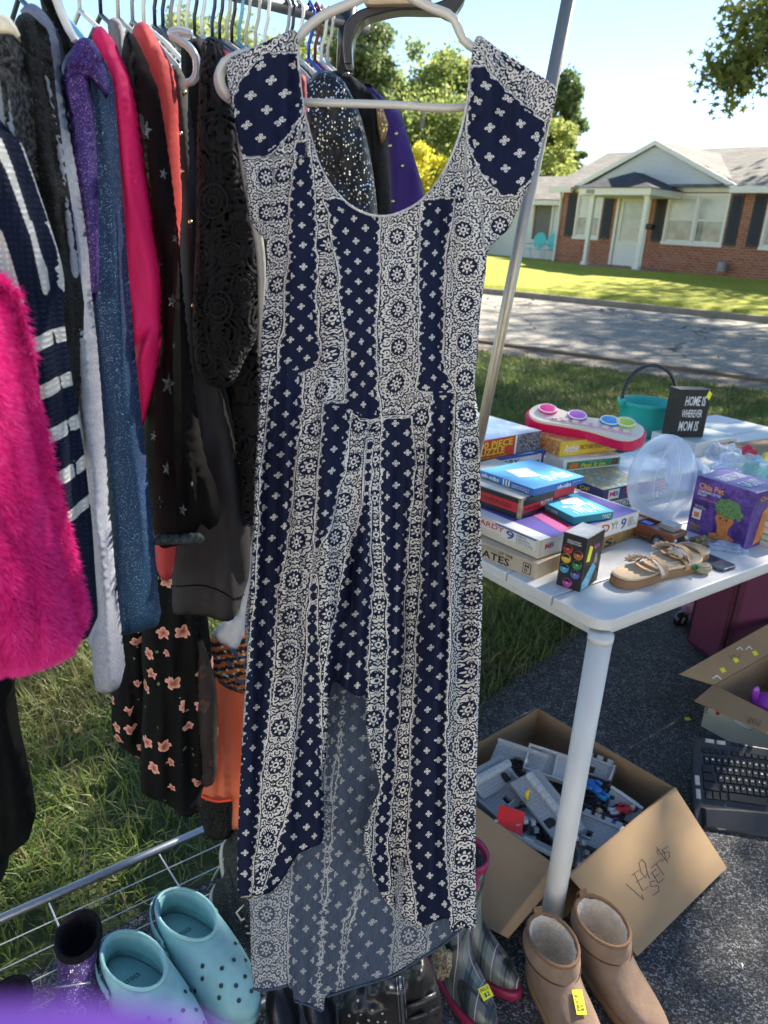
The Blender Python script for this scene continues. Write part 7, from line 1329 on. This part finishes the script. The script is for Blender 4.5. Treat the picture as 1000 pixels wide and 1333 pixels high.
def rain_boot(lab, toepx, toez, yaw, sc=1.0, tagged=False):
    T_ = atz(*toepx, toez); d = V(math.cos(yaw), math.sin(yaw), 0); s_ = V(-d[1], d[0], 0); H = V(T_[0], T_[1], .014)-d*.262*sc; Rg = lambda *a, **k: ring(H, d, s_, *[v*sc for v in a], n=40, **k)
    t = thing('rain_boot', lab, 'rain boot', H, 'pair of plaid rain boots')
    obj('sole', MB().rings([Rg(-.004, .272, .038, .048, 0, 0, bow=.16), Rg(-.006, .276, .040, .051, .006, .006, bow=.14), Rg(-.005, .275, .040, .051, .024, .024, bow=.12), Rg(-.002, .270, .037, .047, .026, .026, bow=.12)]), PINKR, t, smooth=True)
    obj('upper', MB().rings([Rg(-.002, .270, .037, .047, .025, .025, bow=.12), Rg(-.003, .270, .040, .049, .040, .036, bow=.08), Rg(-.003, .262, .041, .047, .064, .052, bow=.03), Rg(-.002, .235, .042, .042, .086, .070), Rg(.0, .185, .042, .040, .105, .092), Rg(.002, .145, .042, .040, .13, .122), Rg(.004, .128, .044, .042, .17, .165), Rg(.0, .128, .050, .050, .24, .24), Rg(-.006, .132, .056, .056, .305, .305), Rg(-.003, .129, .053, .053, .306, .306), Rg(.004, .122, .046, .046, .24, .24), Rg(.01, .12, .036, .036, .12, .12)], True, True), PLAID, t, smooth=True, sub=1)
    obj('rim', MB().rings([Rg(-.0075, .1335, .0575, .0575, .288, .288), Rg(-.009, .135, .059, .059, .300, .300), Rg(-.007, .133, .057, .057, .312, .312), Rg(-.002, .128, .052, .052, .310, .310), Rg(.0, .126, .05, .05, .29, .29)], False, False), PINKR, t, smooth=True)
    if tagged:
        c_ = H+d*.222*sc+UP*.0905*sc+s_*.004; n_ = unit(d*.40+UP*.92); tx = unit(s_*-1.0); tx = V(-s_[0], -s_[1], 0) if s_[0] < 0 else s_; tx = unit(tx-n_*np.dot(tx, n_)); ty = np.cross(n_, tx)
        obj('price_tag', MB().prism([(-.013, -.012), (.013, -.012), (.013, .012), (-.013, .012)], c_, tx, ty, n_*.0008), STICK, t); txt('PRICE', c_-tx*.010+ty*.003, tx, ty, .020, .006, BLACK, t, lift=.0012); txt('$2', c_-tx*.007-ty*.009, tx, ty, .014, .009, BLACK, t, lift=.0012, bold=.03)
    return t
rain_boot('front plaid rain boot with raspberry sole and yellow PRICE $2 tag', (640, 1342), .03, R(-58), .90, True)
rain_boot('rear plaid rain boot with raspberry sole, between its mate and the cardboard box', (672, 1290), .03, R(-42), .90)
# pale turquoise clogs on the rack shelf
CROC = mat('aqua_foam', (.27, .52, .54), .55, .10, 22, .25, 260, .0006, sss=.05, vs2=30); CROCD = mat('aqua_footbed', (.24, .48, .50), .6, .04, 6, .6, 330, .001); HOLE = mat('hole_dark', (.02, .045, .05), .8)
def clog(lab, heelpx, toepx, zb, tilt=0, flip=1):
    H = atz(*heelpx, zb); T_ = atz(*toepx, zb); d, s_ = dirs(H, T_); L_ = .262; sc = 1.22; rg_ = lambda *a, **k: ring(H, d, s_, *[q_*sc for q_ in a], n=48, **k)
    t = thing('clog', lab, 'clog', H, 'pair of pale turquoise clogs')
    obj('sole', MB().rings([rg_(.004, .256, .036, .050, 0, .006, bow=.1), rg_(-.002, .262, .040, .056, .006, .012, bow=.09), rg_(-.004, .265, .042, .058, .022, .026, bow=.08), rg_(0, .262, .040, .056, .026, .030, bow=.08)]), CROC, t, smooth=True)
    lv = [rg_(0, .262, .040, .056, .026, .030, bow=.07), rg_(-.003, .264, .043, .058, .038, .038, bow=.05), rg_(-.004, .262, .0445, .057, .050, .048, bow=.03), rg_(-.004, .252, .045, .054, .062, .060), rg_(-.003, .232, .045, .049, .072, .074), rg_(-.001, .204, .044, .045, .079, .087), rg_(.002, .174, .042, .042, .083, .097), rg_(.006, .150, .040, .040, .084, .102), rg_(.010, .142, .037, .037, .083, .101)]
    inn = [rg_(.012, .140, .0345, .0345, .078, .095), rg_(.010, .150, .034, .036, .05, .065), rg_(.012, .185, .032, .04, .034, .036)]
    obj('upper', MB().rings(lv+inn[:2], False, False), CROC, t, smooth=True, sub=1)
    obj('footbed', MB().rings([rg_(.008, .200, .036, .048, .034, .036), rg_(.02, .18, .028, .036, .0365, .0375), rg_(.08, .12, .01, .01, .036, .037)], False, True), CROCD, t, smooth=True)
    obj('rim_band', MB().tube(rg_(.007, .148, .0395, .0395, .0855, .1035)[::2], .0035, 8, closed=True), CROC, t, smooth=True)
    # heel strap
    sp_ = [H+d*sc*(.088-.0955*math.sin(tt))+s_*sc*(.0475*math.cos(tt))+UP*sc*(.070-.006*math.sin(tt)) for tt in np.linspace(0, math.pi, 22)]
    sm = MB(); sm.rings([[p-UP*.009, p-UP*.009+q_*.004, p+UP*.009+q_*.004, p+UP*.009] for p, q_ in [(p, unit((p-(H+d*.088))*V(1, 1, 0))) for p in sp_]]); obj('heel_strap', sm, CROC, t, smooth=False, bevel=.0015)
    for sg_ in (-1, 1): obj('rivet', MB().lathe(H+(d*.088+s_*sg_*.050+UP*.070)*sc, [(.007, 0), (.007, .002), (.004, .003)], 14, (d, UP, s_*sg_)), CROC, t, smooth=True)
    # vent holes: dark discs on the vamp stand for the shade inside
    A5, A6, A7, A8 = lv[3], lv[4], lv[5], lv[6]
    def sp(level, th): 
        i = (th/(2*math.pi)*48) % 48; i0 = int(i); f = i-i0; lo = int(level); g = level-lo
        a = lv[lo][i0]*(1-f)+lv[lo][(i0+1) % 48]*f; b = lv[lo+1][i0]*(1-f)+lv[lo+1][(i0+1) % 48]*f; return a*(1-g)+b*g
    for lev, th in ((4.15, -.9), (4.15, -.5), (4.1, -.12), (4.1, .28), (4.15, .68), (4.15, 1.05), (5.1, -.75), (5.1, -.25), (5.1, .25), (5.1, .75), (3.3, -.65), (3.25, -.22), (3.25, .22), (3.3, .65), (2.5, -1.15), (2.5, 1.15)):
        p = sp(lev, th); tu = unit(sp(lev, th+.05)-sp(lev, th-.05)); tv = sp(min(7.9, lev+.2), th)-sp(lev-.2, th); n_ = unit(np.cross(tu, tv)); n_ = n_ if n_[2] > 0 else -n_; tv = np.cross(n_, tu)
        obj('vent_hole', MB().lathe(p+n_*.0010, [(.0042, 0), (.0036, .0006)], 12, (tu, tv, n_)), HOLE, t)
    return t, H, d, s_
c2_, cH, cd, cs = clog('right turquoise clog nearer the dress, toe pointing down right', (214, 1206), (322, 1338), .112)
txt('crocs', cH+cd*.082+cs*-.012+UP*.0460, -cs if np.dot(cs, _r) < 0 else cs, cd*-1, .03, .010, HOLE, c2_, lift=.0006)
c1_, cH, cd, cs = clog('left turquoise clog, lower, toe running into the purple blur', (146, 1264), (256, 1408), .112)
txt('crocs', cH+cd*.082+cs*-.012+UP*.0460, -cs if np.dot(cs, _r) < 0 else cs, cd*-1, .03, .010, HOLE, c1_, lift=.0006)
# black glitter trainers with cream trim
TRB = glitter('black_glitter_cloth', (.008, .008, .009), (.014, .014, .015), (.6, .58, .5), 900, .9, .6); CREL = mat('cream_leather', (.62, .55, .42), .5, .08, 20, .2, 90); INS = mat('tan_insole', (.45, .36, .26), .8)
def trainer(lab, heel, toe, zh, zt):
    H = atz(*heel, zh); T_ = atz(*toe, zt); dd_ = unit(T_-H); up_ = V(.62, -.35, .75); up_ = unit(up_-dd_*np.dot(up_, dd_)); s_ = unit(np.cross(up_, dd_)); L_ = float(np.linalg.norm(T_-H)); k_s = L_/.26
    def rg_(x0, x1, wh, wt, z0, z1, bow=0):
        out = []
        for i in range(40):
            t = 2*math.pi*i/40; f = (math.cos(t)+1)/2; x = (x0+(x1-x0)*f)*k_s; w = (wh+(wt-wh)*f)*(1-bow*math.exp(-((f-.42)/.16)**2)); out.append(H+dd_*x+s_*(w*math.sin(t))+up_*(z0+(z1-z0)*f))
        return out
    t = thing('trainer', lab, 'shoe', H, 'pair of black glitter trainers')
    obj('sole', MB().rings([rg_(.0, .26, .034, .044, 0, 0, .12), rg_(-.004, .264, .037, .047, .003, .002, .1), rg_(-.004, .264, .037, .047, .014, .012, .1), rg_(0, .26, .035, .045, .016, .014, .1)]), CREL, t, smooth=True)
    obj('upper', MB().rings([rg_(.0, .258, .034, .044, .015, .013, .1), rg_(-.002, .256, .036, .045, .035, .03, .05), rg_(-.002, .235, .037, .042, .066, .052), rg_(-.003, .19, .036, .036, .086, .070), rg_(-.004, .14, .034, .034, .105, .090), rg_(-.002, .125, .032, .032, .112, .098), rg_(.004, .12, .027, .027, .105, .092), rg_(.01, .13, .026, .026, .06, .055)], False, True), TRB, t, smooth=True, sub=1)
    obj('heel_patch', MB().rings([[H+dd_*(-.0075*k_s+q_*abs(y)*4)+s_*y+up_*z for y in np.linspace(-.026, .026, 9)]+[H+dd_*(-.0035*k_s+q_*abs(y)*4)+s_*y+up_*z for y in np.linspace(.026, -.026, 9)] for z, q_ in ((.03, .10), (.06, .10), (.09, .10), (.122, .12), (.13, .14))]), CREL, t, smooth=True)
    obj('insole', MB().rings([rg_(.006, .12, .026, .026, .070, .062), rg_(.05, .08, .005, .005, .068, .062)], False, True), INS, t)
    lc = MB(); c_ = H+dd_*.15*k_s+up_*.085
    for sg_ in (-1, 1): lc.tube([c_+dd_*(.0)+s_*0, c_+s_*sg_*.020+up_*.018-dd_*.01, c_+s_*sg_*.042+up_*.010+dd_*.006, c_+s_*sg_*.030+up_*.002+dd_*.018, c_], .0022, 6)
    lc.tube([c_, c_+s_*.02-dd_*.0+up_*.006, c_+s_*.036+dd_*.03-up_*.004], .0020, 6)
    for j in range(3): lc.tube([c_+dd_*(.012+.014*j)-s_*.020-up_*.004*j, c_+dd_*(.018+.014*j)+up_*(.006-.004*j), c_+dd_*(.012+.014*j)+s_*.020-up_*.004*j], .0018, 5)
    obj('lace', lc, CREL, t, smooth=True); return t
trainer('black glitter trainer with cream laces left of the dress hem', (292, 1100), (344, 1262), .20, .12)
trainer('black glitter trainer lower down, mostly behind the turquoise clog', (280, 1158), (322, 1290), .12, .10)
# purple sequined ankle boots at the lower left
PSEQ = glitter('purple_sequins', (.035, .015, .10), (.07, .03, .16), (.75, .6, .8), 330, .62, .35, 8); PBLK = mat('black_pile', (.012, .010, .014), .9, .3, 60, .8, 160, .004, spec=.15)
def seq_boot(lab, op, toe, sc=1.0, ringy=True):
    oc = atz(*op, .20); tq = atz(*toe, .13); d, s_ = dirs(oc, tq); H = V(oc[0], oc[1], .108)-d*.05; Rg = lambda *a, **k: ring(H, d, s_, *[v*sc for v in a], n=36, **k)
    t = thing('sequin_boot', lab, 'boot', H, 'pair of purple sequined boots')
    obj('sole', MB().rings([Rg(-.002, .24, .034, .042, 0, 0), Rg(-.003, .242, .036, .044, .014, .014)]), BLK, t, smooth=True)
    obj('upper', MB().rings([Rg(-.002, .24, .035, .043, .014, .014), Rg(-.003, .235, .038, .044, .04, .034), Rg(-.002, .20, .039, .040, .065, .056), Rg(.0, .15, .039, .038, .09, .08), Rg(.0, .115, .041, .041, .12, .115), Rg(-.004, .112, .044, .044, .135, .130)], True, False), PSEQ, t, smooth=True, sub=1)
    obj('pile_lining', MB().rings([Rg(-.006, .114, .046, .046, .128, .123), Rg(-.006, .114, .046, .046, .140, .135), Rg(-.002, .110, .042, .042, .145, .140), Rg(.006, .102, .034, .034, .138, .133), Rg(.01, .10, .03, .03, .07, .07)], False, True), PBLK, t, smooth=True, sub=1)
    if ringy:
        c_ = H+d*.135+UP*.098; obj('metal_ring', MB().tube([c_+s_*.030*math.cos(a)+(UP*.6+d*.5)*.030*math.sin(a) for a in np.linspace(0, 2*math.pi, 26, endpoint=False)], .0016, 7, closed=True), CHR2, t, smooth=True)
        for q_ in ((.18, .02), (.18, -.015), (.20, .0)): obj('charm', MB().tube([H+d*(q_[0]+.008*math.cos(a))*1.0+s_*(q_[1]+.008*math.sin(a))+UP*.085 for a in np.linspace(0, 2*math.pi, 12, endpoint=False)], .001, 5, closed=True), CHR2, t)
    return t
seq_boot('purple sequined boot with black pile opening and metal ring, beside the clogs', (104, 1234), (92, 1360), .95)
seq_boot('purple sequined boot at the lower left edge, in front of the wire shelf', (8, 1322), (-30, 1420), .9, False)
# black leather handbag under the hem
LEA = mat('black_leather', (.012, .012, .013), .38, .2, 12, .5, 90, .002, coat=.15); bagc = atz(512, 1330, .16); bag = thing('leather_boot', 'black leather boot with zip and silver studs below the dress hem', 'boot', bagc-UP*.04)
cloth('leather_body', [(444, 1310), (462, 1296), (490, 1282), (520, 1266), (545, 1254), (560, 1262), (572, 1290), (576, 1330), (570, 1400), (440, 1400), (438, 1340)], 1.03, LEA, bag, 6, .04, 40, folds(.008, 22, 30, 71)); bsf = SURF[0]
bp = lambda x, y, o=.001: aty(x, y, bsf(x, y, o))
zp = MB()
for i in range(30): zp.box(bp(521+i*.17, 1272+i*2.3), (.0045, .002, .0012))
for o_x in (-4.5, 4.5): zp.tube([bp(521+o_x+i*.57, 1272+i*7.7) for i in range(9)], .0008, 5)
obj('zip', zp, CHR2, bag)
for x, y in ((466, 1303), (470, 1320), (485, 1315), (498, 1319), (480, 1328), (466, 1332), (455, 1322), (492, 1330), (502, 1330)): obj('stud', MB().ball(bp(x, y), .0032, 8, 5), CHROME, bag, smooth=True)
obj('strap', MB().tube([bp(530, 1314, .004), bp(548, 1306, .004), bp(568, 1296, .004)], .0055, 8, flat=1.6), LEA, bag, smooth=True); obj('strap', MB().tube([bp(530, 1330, .004), bp(550, 1322, .004), bp(572, 1314, .004)], .0045, 8, flat=1.6), LEA, bag, smooth=True)
tag(crumple('beaded_shoe', 'gold and navy beaded shoe peeking out right below the dress hem', 'shoe', atz(575, 1250, .125)-UP*.03, (.018, .03, .045), m_photo('gold_beads', (.03, .03, .08), (.5, .36, .14), (.75, .65, .45), 260), 17, .3), None, None)
# black shoes on the shelf; the handbag one is blackened to stand for shadow
for i, (x, y, lab) in enumerate(((420, 1340, 'low shoe shape blackened as shadow behind the handbag under the hem'), (372, 1345, 'black low shoe right of the turquoise clog'))):
    q_ = atz(x, y, .15); d, s_ = V(.3, -.95, 0), V(.95, .3, 0); t = thing('low_shoe', lab, 'shoe', q_-UP*.04); H = V(q_[0], q_[1], .112)-d*.1; Rg = lambda *a, **k: ring(H, d, s_, *a, n=32, **k)
    obj('upper', MB().rings([Rg(0, .25, .034, .042, 0, 0), Rg(-.002, .25, .037, .043, .03, .02), Rg(0, .22, .036, .038, .05, .04), Rg(.0, .14, .034, .034, .062, .055), Rg(.006, .13, .028, .028, .055, .05), Rg(.02, .15, .024, .024, .02, .02)]), LEA, t, smooth=True, sub=1)

# ------------------------------------------------------------------ keyboard leaning by the right edge
KBL = paint('keyboard_black', (.024, .025, .028), .4); KEYB = paint('key_black', (.010, .010, .011), .4); KEYG = paint('key_grey', (.45, .46, .47), .4)
ka = atz(905, 1082, .008); kr = atz(1000, 1097, .008); kx = unit(kr-ka); kt = atz(912, 958, .165); ku = kt-ka; ku = ku-kx*np.dot(ku, kx); kh = float(np.linalg.norm(ku)); ku = unit(ku); kn_ = np.cross(kx, ku); kn_ = kn_ if np.dot(kn_, CAM-ka) > 0 else -kn_
kb_t = thing('keyboard', 'black curved computer keyboard leaning against the card behind it', 'keyboard', ka); KW = .46
KO = smooth_poly([(.012, .01), (.05, .0), (.10, .012), (.16, .004), (.23, .0), (.30, .004), (.36, .012), (.41, .0), (.448, .01), (.458, .05), (.455, .16), (.44, kh-.012), (.40, kh), (.23, kh-.008), (.06, kh), (.02, kh-.012), (.002, .14), (.0, .05)], .01)
obj('case', MB().prism([tuple(p) for p in KO], ka-kn_*.022, kx, ku, kn_*.022), KBL, kb_t, bevel=.004)
def kp(u, v): return ka+kx*u+ku*v
pr0 = .085
obj('palm_rest', MB().rings([[kp(u, .008)+kn_*.001 for u in np.linspace(.02, .44, 14)]+[kp(u, pr0-.01+.012*math.cos((u-.23)*9))+kn_*.001 for u in np.linspace(.44, .02, 14)], [kp(u, .016)+kn_*.010 for u in np.linspace(.03, .43, 14)]+[kp(u, pr0-.018+.012*math.cos((u-.23)*9))+kn_*.012 for u in np.linspace(.43, .03, 14)]]), KBL, kb_t, smooth=False, bevel=.002)
txt('logitech', kp(.058, .010)+kn_*.0125, kx, ku, .022, .006, KEYG, kb_t, lift=.0008)
kd = {}
rows_ = [(0, .048, [.018, .022, .018, .105, .018, .018]), ]
def key(u, v, w, h, mt_k=KEYB, leg=None):
    kk_ = ('k', round(w, 4), round(h, 4), mt_k.name)
    c_ = kp(u, v)+kn_*.0005
    if kk_ not in kd:
        me = MB().rings([[V(-w/2, -h/2, 0), V(w/2, -h/2, 0), V(w/2, h/2, 0), V(-w/2, h/2, 0)], [V(-w/2+.001, -h/2+.001, .0045), V(w/2-.001, -h/2+.001, .0045), V(w/2-.001, h/2-.0005, .0045), V(-w/2+.001, h/2-.0005, .0045)]]).mesh('key'); me.materials.append(mt_k); kd[kk_] = me
    o = bpy.data.objects.new('key', kd[kk_]); C.objects.link(o); mw = Matrix(((kx[0], ku[0], kn_[0], c_[0]), (kx[1], ku[1], kn_[1], c_[1]), (kx[2], ku[2], kn_[2], c_[2]), (0, 0, 0, 1)))
    o.parent = kb_t; o.matrix_parent_inverse = Matrix.Translation(kb_t.location).inverted(); o.matrix_basis = mw
    if leg: txt(leg, c_+kn_*.0050-kx*.0035+ku*.0, kx, ku, .006, .005, WHITE, kb_t, name='key_legend', lift=.0004)
k0 = .045; kp_ = .0178; vb = pr0+.014; sh = (kh-pr0-.04)/6.2
for r_i, (st_, chars) in enumerate(((.0, None), (.030, 'ZXCVBNM,.'), (.022, 'ASDFGHJKL;'), (.016, 'QWERTYUIOP'), (.0, '`1234567890'))):
    v = vb+sh*(r_i+.3); cur = lambda u: .006*math.cos((u-.2)*9)
    if r_i == 0:
        for u, w in ((k0, .018), (k0+.021, .018), (k0+.042, .018), (k0+.110, .105), (k0+.185, .018), (k0+.206, .018)): key(u+w*0, v+cur(u), w, sh*.84)
        continue
    if st_: key(k0+st_/2-.006, v+cur(k0), st_+.012, sh*.84)
    for i, ch in enumerate(chars): 
        u = k0+st_+.010+kp_*(i+(.4 if st_ else -.4)); key(u, v+cur(u), kp_-.002, sh*.84, KEYB, ch if u < .3 else None)
for i in range(14): u = k0+i*.0196+(i > 3)*.006; key(u, vb+sh*5.45+.005*math.cos((u-.2)*9), .015, sh*.55, KEYB if i else KEYB)
for u in (.062, .095): key(u, kh-.013, .026, .011, KEYG)
for v in (.095, .135): key(.016, v+.012, .014, .028, KEYG)
for u in (.135, .155, .18): key(u, kh-.012, .014, .008, KEYB)
# card behind the keyboard, carton with flaps and a purple toy
hz = .17; K0 = atz(929, 892, hz); K1 = atz(1012, 845, hz); K2 = atz(1040, 960, hz); w1 = unit(K1-K0); w2 = V(w1[1], -w1[0], 0); w2 = w2 if np.dot(w2, K2-K0) > 0 else -w2
cb2_ = thing('cardboard_box', 'cardboard box with open flaps and yellow stickers at the right edge', 'box', V(K0[0], K0[1], 0)); s1_, s2_l = .42, .34
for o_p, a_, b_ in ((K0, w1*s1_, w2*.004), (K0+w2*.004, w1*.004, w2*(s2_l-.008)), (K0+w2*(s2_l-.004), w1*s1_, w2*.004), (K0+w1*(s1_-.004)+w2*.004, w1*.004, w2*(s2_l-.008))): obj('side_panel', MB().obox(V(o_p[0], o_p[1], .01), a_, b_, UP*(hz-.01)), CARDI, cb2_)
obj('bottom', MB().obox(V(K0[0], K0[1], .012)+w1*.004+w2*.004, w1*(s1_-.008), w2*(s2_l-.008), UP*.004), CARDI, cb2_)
cdo = V(K0[0], K0[1], .01)-w1*.022; cdt = thing('printed_card', 'cream printed card with a red mark standing behind the keyboard', 'card', cdo); obj('sheet', MB().obox(cdo, w2*.36, w1*.004, UP*.145), CREAMC, cdt)
cxx = w2 if np.dot(np.cross(w2, UP), -w1) > 0 else -w2; o_c = cdo-w1*.0006
txt('5484603', o_c+w2*.012+UP*.06, UP, np.cross(-w1, UP), .06, .010, BLACK, cdt)
def blob(cu, cz, ru, rz, mt_, lf, nm='printed_shape'): obj(nm, MB().prism([(ru*math.cos(t), rz*math.sin(t)) for t in np.linspace(0, 2*math.pi, 22, endpoint=False)], o_c+w2*cu+UP*cz-w1*lf, w2, UP, -w1*.0003), mt_, cdt)
blob(.045, .085, .007, .010, RED, .0006); blob(.13, .10, .040, .022, GREYI, .0004); blob(.13, .10, .037, .020, PAPW, .0010)
_, (a1, b1, c1, d1, n1) = flap('flap', K0, K0+w1*s1_, (884, 878), (1040, 790), hz+.045, CARD, cb2_); _, (a2, b2, c2, d2, n2) = flap('flap', K0+w2*.0, K0+w2*s2_l, (904, 913), (1080, 992), hz-.02, CARD, cb2_)
def onp(a, n, px, py): d = ray(px, py); return CAM+d*(np.dot(a-CAM, n)/np.dot(d, n))
for x, y in ((982, 851), (957, 860), (940, 873)):
    q_ = onp(a1, n1, x, y); tx = unit(b1-a1); ty = np.cross(n1, tx); obj('price_tag', MB().prism([(-.014, -.006), (.010, -.010), (.014, .006), (-.010, .010)], q_+n1*.004, tx, ty, n1*.001), STICK, cb2_)
for L in (((958, 846), (962, 843), (966, 847)), ((970, 846), (974, 842), (978, 846)), ((926, 884), (932, 880), (938, 885))): obj('white_scrap', MB().tube([onp(a1, n1, *p)+n1*.0045 for p in L], .002, 5), WHITE, cb2_)
obj('handwriting', MB().tube([onp(a1, n1, 947+i*4, 855+(3 if i % 2 else -2))+n1*.0045 for i in range(5)], .0008, 5), PENC, cb2_); obj('handwriting', MB().tube([onp(a2, n2, 972+i*3, 936+(6 if i % 2 else -3)+i)+n2*.0045 for i in range(7)], .0008, 5), PENC, cb2_)
PURT = paint('purple_toy_plastic', (.42, .06, .55), .3, coat=.4); pq = K0+w1*.13+w2*.11-UP*.06; pt_ = thing('purple_toy', 'shiny purple plush-haired toy with a round ear inside the right cardboard box', 'toy', pq)
obj('head', MB().ball(pq+V(.02, 0, .0), (.05, .045, .04), 18, 12), PURT, pt_, smooth=True); obj('ear', MB().ball(pq+V(-.03, -.01, .040), (.014, .010, .035), 14, 10), PURT, pt_, smooth=True); obj('ear', MB().ball(pq+V(.055, .02, .035), (.014, .010, .03), 14, 10), PURT, pt_, smooth=True)
hm = MB()
for i in range(160):
    v_ = RNG.normal(size=3); v_[2] = abs(v_[2]); v_ = unit(v_); q_ = pq+V(.075, -.03, .0)+v_*V(.04, .04, .03); hm.tube([q_, q_+v_*.012+RNG.normal(size=3)*.004], [.0022, .0008], 4)
obj('tuft', hm, mat('purple_yarn', (.22, .05, .42), .8), pt_)
# maroon suitcase and the wheel under the table
MAR = mat('maroon_fabric', (.085, .010, .032), .6, .15, 10, .4, 200, .001); MARL = mat('maroon_panel', (.13, .022, .06), .5, .1, 10, .3, 200, .001)
sc_b = Box('suitcase', 'big maroon suitcase standing under the right part of the table', 'suitcase', (934, 868), (903, 842), (1120, 842), .02, .60, MAR, lw=.20, bev=.02)
sc_b.patch('L', .06, .04, .94, .96, MARL, 'side_gusset').patch('R', .06, .05, .94, .7, MARL, 'front_pocket')
obj('zip', MB().tube([sc_b.o+sc_b.ex*.012-sc_b.ey*.002+UP*z for z in (.03, .3, .58)], .003, 6), BLK, sc_b.t); obj('piping', MB().tube([sc_b.o+sc_b.ey*(sc_b.lw-.015)-sc_b.ex*.002+UP*z for z in (.03, .3, .58)], .004, 6), BLK, sc_b.t)
for u in (.03, .3): obj('wheel', MB().lathe(sc_b.o+sc_b.ex*u+sc_b.ey*.03-UP*.0, [(.018, -.012), (.02, -.01), (.02, .01), (.018, .012)], 16, (sc_b.ex, UP, sc_b.ey)), BLK, sc_b.t, smooth=True)
wc = atz(886, 806, .035); w_t = thing('toy_car_wheel', 'small black wheel of a cart just left of the maroon suitcase', 'wheel', wc-UP*.035); xw = unit(V(.6, -.8, 0)); obj('tyre', MB().lathe(wc, [(.022, -.016), (.034, -.014), (.037, -.006), (.037, .006), (.034, .014), (.022, .016)], 22, (V(xw[1], -xw[0], 0), UP, xw)), BLK, w_t, smooth=True); obj('hub', MB().lathe(wc, [(.018, -.018), (.018, .018)], 16, (V(xw[1], -xw[0], 0), UP, xw)), GRYP, w_t, smooth=True)
crumple('sparkly_bag', 'pink sparkly bag between the black wheel and the maroon suitcase', 'bag', atz(902, 806, .0), (.05, .08, .09), glitter('pink_glitter', (.25, .05, .12), (.35, .1, .2), (.8, .5, .6), 200, .5), 14, .2)
tag(obj('sticker', MB().prism([(0, 0), (.022, .004), (.02, .02), (.002, .018)], atz(893, 938, .019), V(1, .1, 0), V(-.1, 1, 0), UP*.001), STICK), 'loose yellow sticker lying on the asphalt above the keyboard', 'sticker')
tag(obj('sticker', MB().prism([(0, 0), (.006, .012), (.002, .016)], atz(967, 1262, .019), V(1, 0, 0), V(0, 1, 0), UP*.003), WHITE), 'tiny white paper scrap on the asphalt at the lower right', 'paper scrap')
# blurred purple cloth very close to the camera at the lower edge
PURN = mat('bright_purple_cloth', (.14, .06, .34), .8, .1, 10, spec=.1)
cloth('purple_cloth', [(-420, 1402), (-100, 1388), (60, 1386), (150, 1394), (230, 1412), (300, 1444), (345, 1490), (345, 1700), (-420, 1700)], .042, PURN, None, 20, .004, 60); o = C.objects['purple_cloth']; tag(o, 'blurred bright purple cloth close to the camera along the lower left edge', 'cloth')

# ------------------------------------------------------------------ unseen, added to bounce sunlight forward: a pale apron and a white garage
APR = mat('pale_concrete', (.50, .47, .42), .9, .12, 2, .4, 60, .002, vs2=.7)
obj('bounce_apron', MB().obox((-9, -4.4, -.05), (14, 0, 0), (0, 3.7, 0), (0, 0, .075)), APR, kind='structure')  # unseen slab added to throw sunlight up onto the dress and clothes
gar_ = thing('bounce_garage', 'white sided garage added out of view behind the camera to bounce sunlight', 'bounce_garage', (-2, -4.4, 0)); GW = paint('bounce_white', (.80, .79, .76), .6)
gw = MB(); gw.obox((-8.5, -4.6, 0), (3.2, 0, 0), (0, .2, 0), (0, 0, 3.0)); gw.obox((1.2, -4.6, 0), (3.3, 0, 0), (0, .2, 0), (0, 0, 3.0)); gw.obox((-5.3, -4.6, 2.3), (6.5, 0, 0), (0, .2, 0), (0, 0, .7)); gw.obox((-8.5, -10, 0), (.2, 0, 0), (0, 5.4, 0), (0, 0, 3.0)); gw.obox((4.3, -10, 0), (.2, 0, 0), (0, 5.4, 0), (0, 0, 3.0)); gw.obox((-8.3, -10, 0), (12.6, 0, 0), (0, .2, 0), (0, 0, 3.0)); obj('wall', gw, GW, gar_)
for i in range(4): obj('door_panel', MB().obox((-5.3, -4.52, .03+i*.57), (6.5, 0, 0), (0, .05, 0), (0, 0, .555)), GW, gar_, bevel=.01)
gr_ = MB(); slope_slab(gr_, V(-8.9, -4.1, 2.95), V(4.9, -4.1, 2.95), V(4.9, -7.3, 4.2), V(-8.9, -7.3, 4.2), .1); slope_slab(gr_, V(-8.9, -10.5, 2.95), V(4.9, -10.5, 2.95), V(4.9, -7.3, 4.2), V(-8.9, -7.3, 4.2), .1); obj('roof', gr_, SHING, gar_)
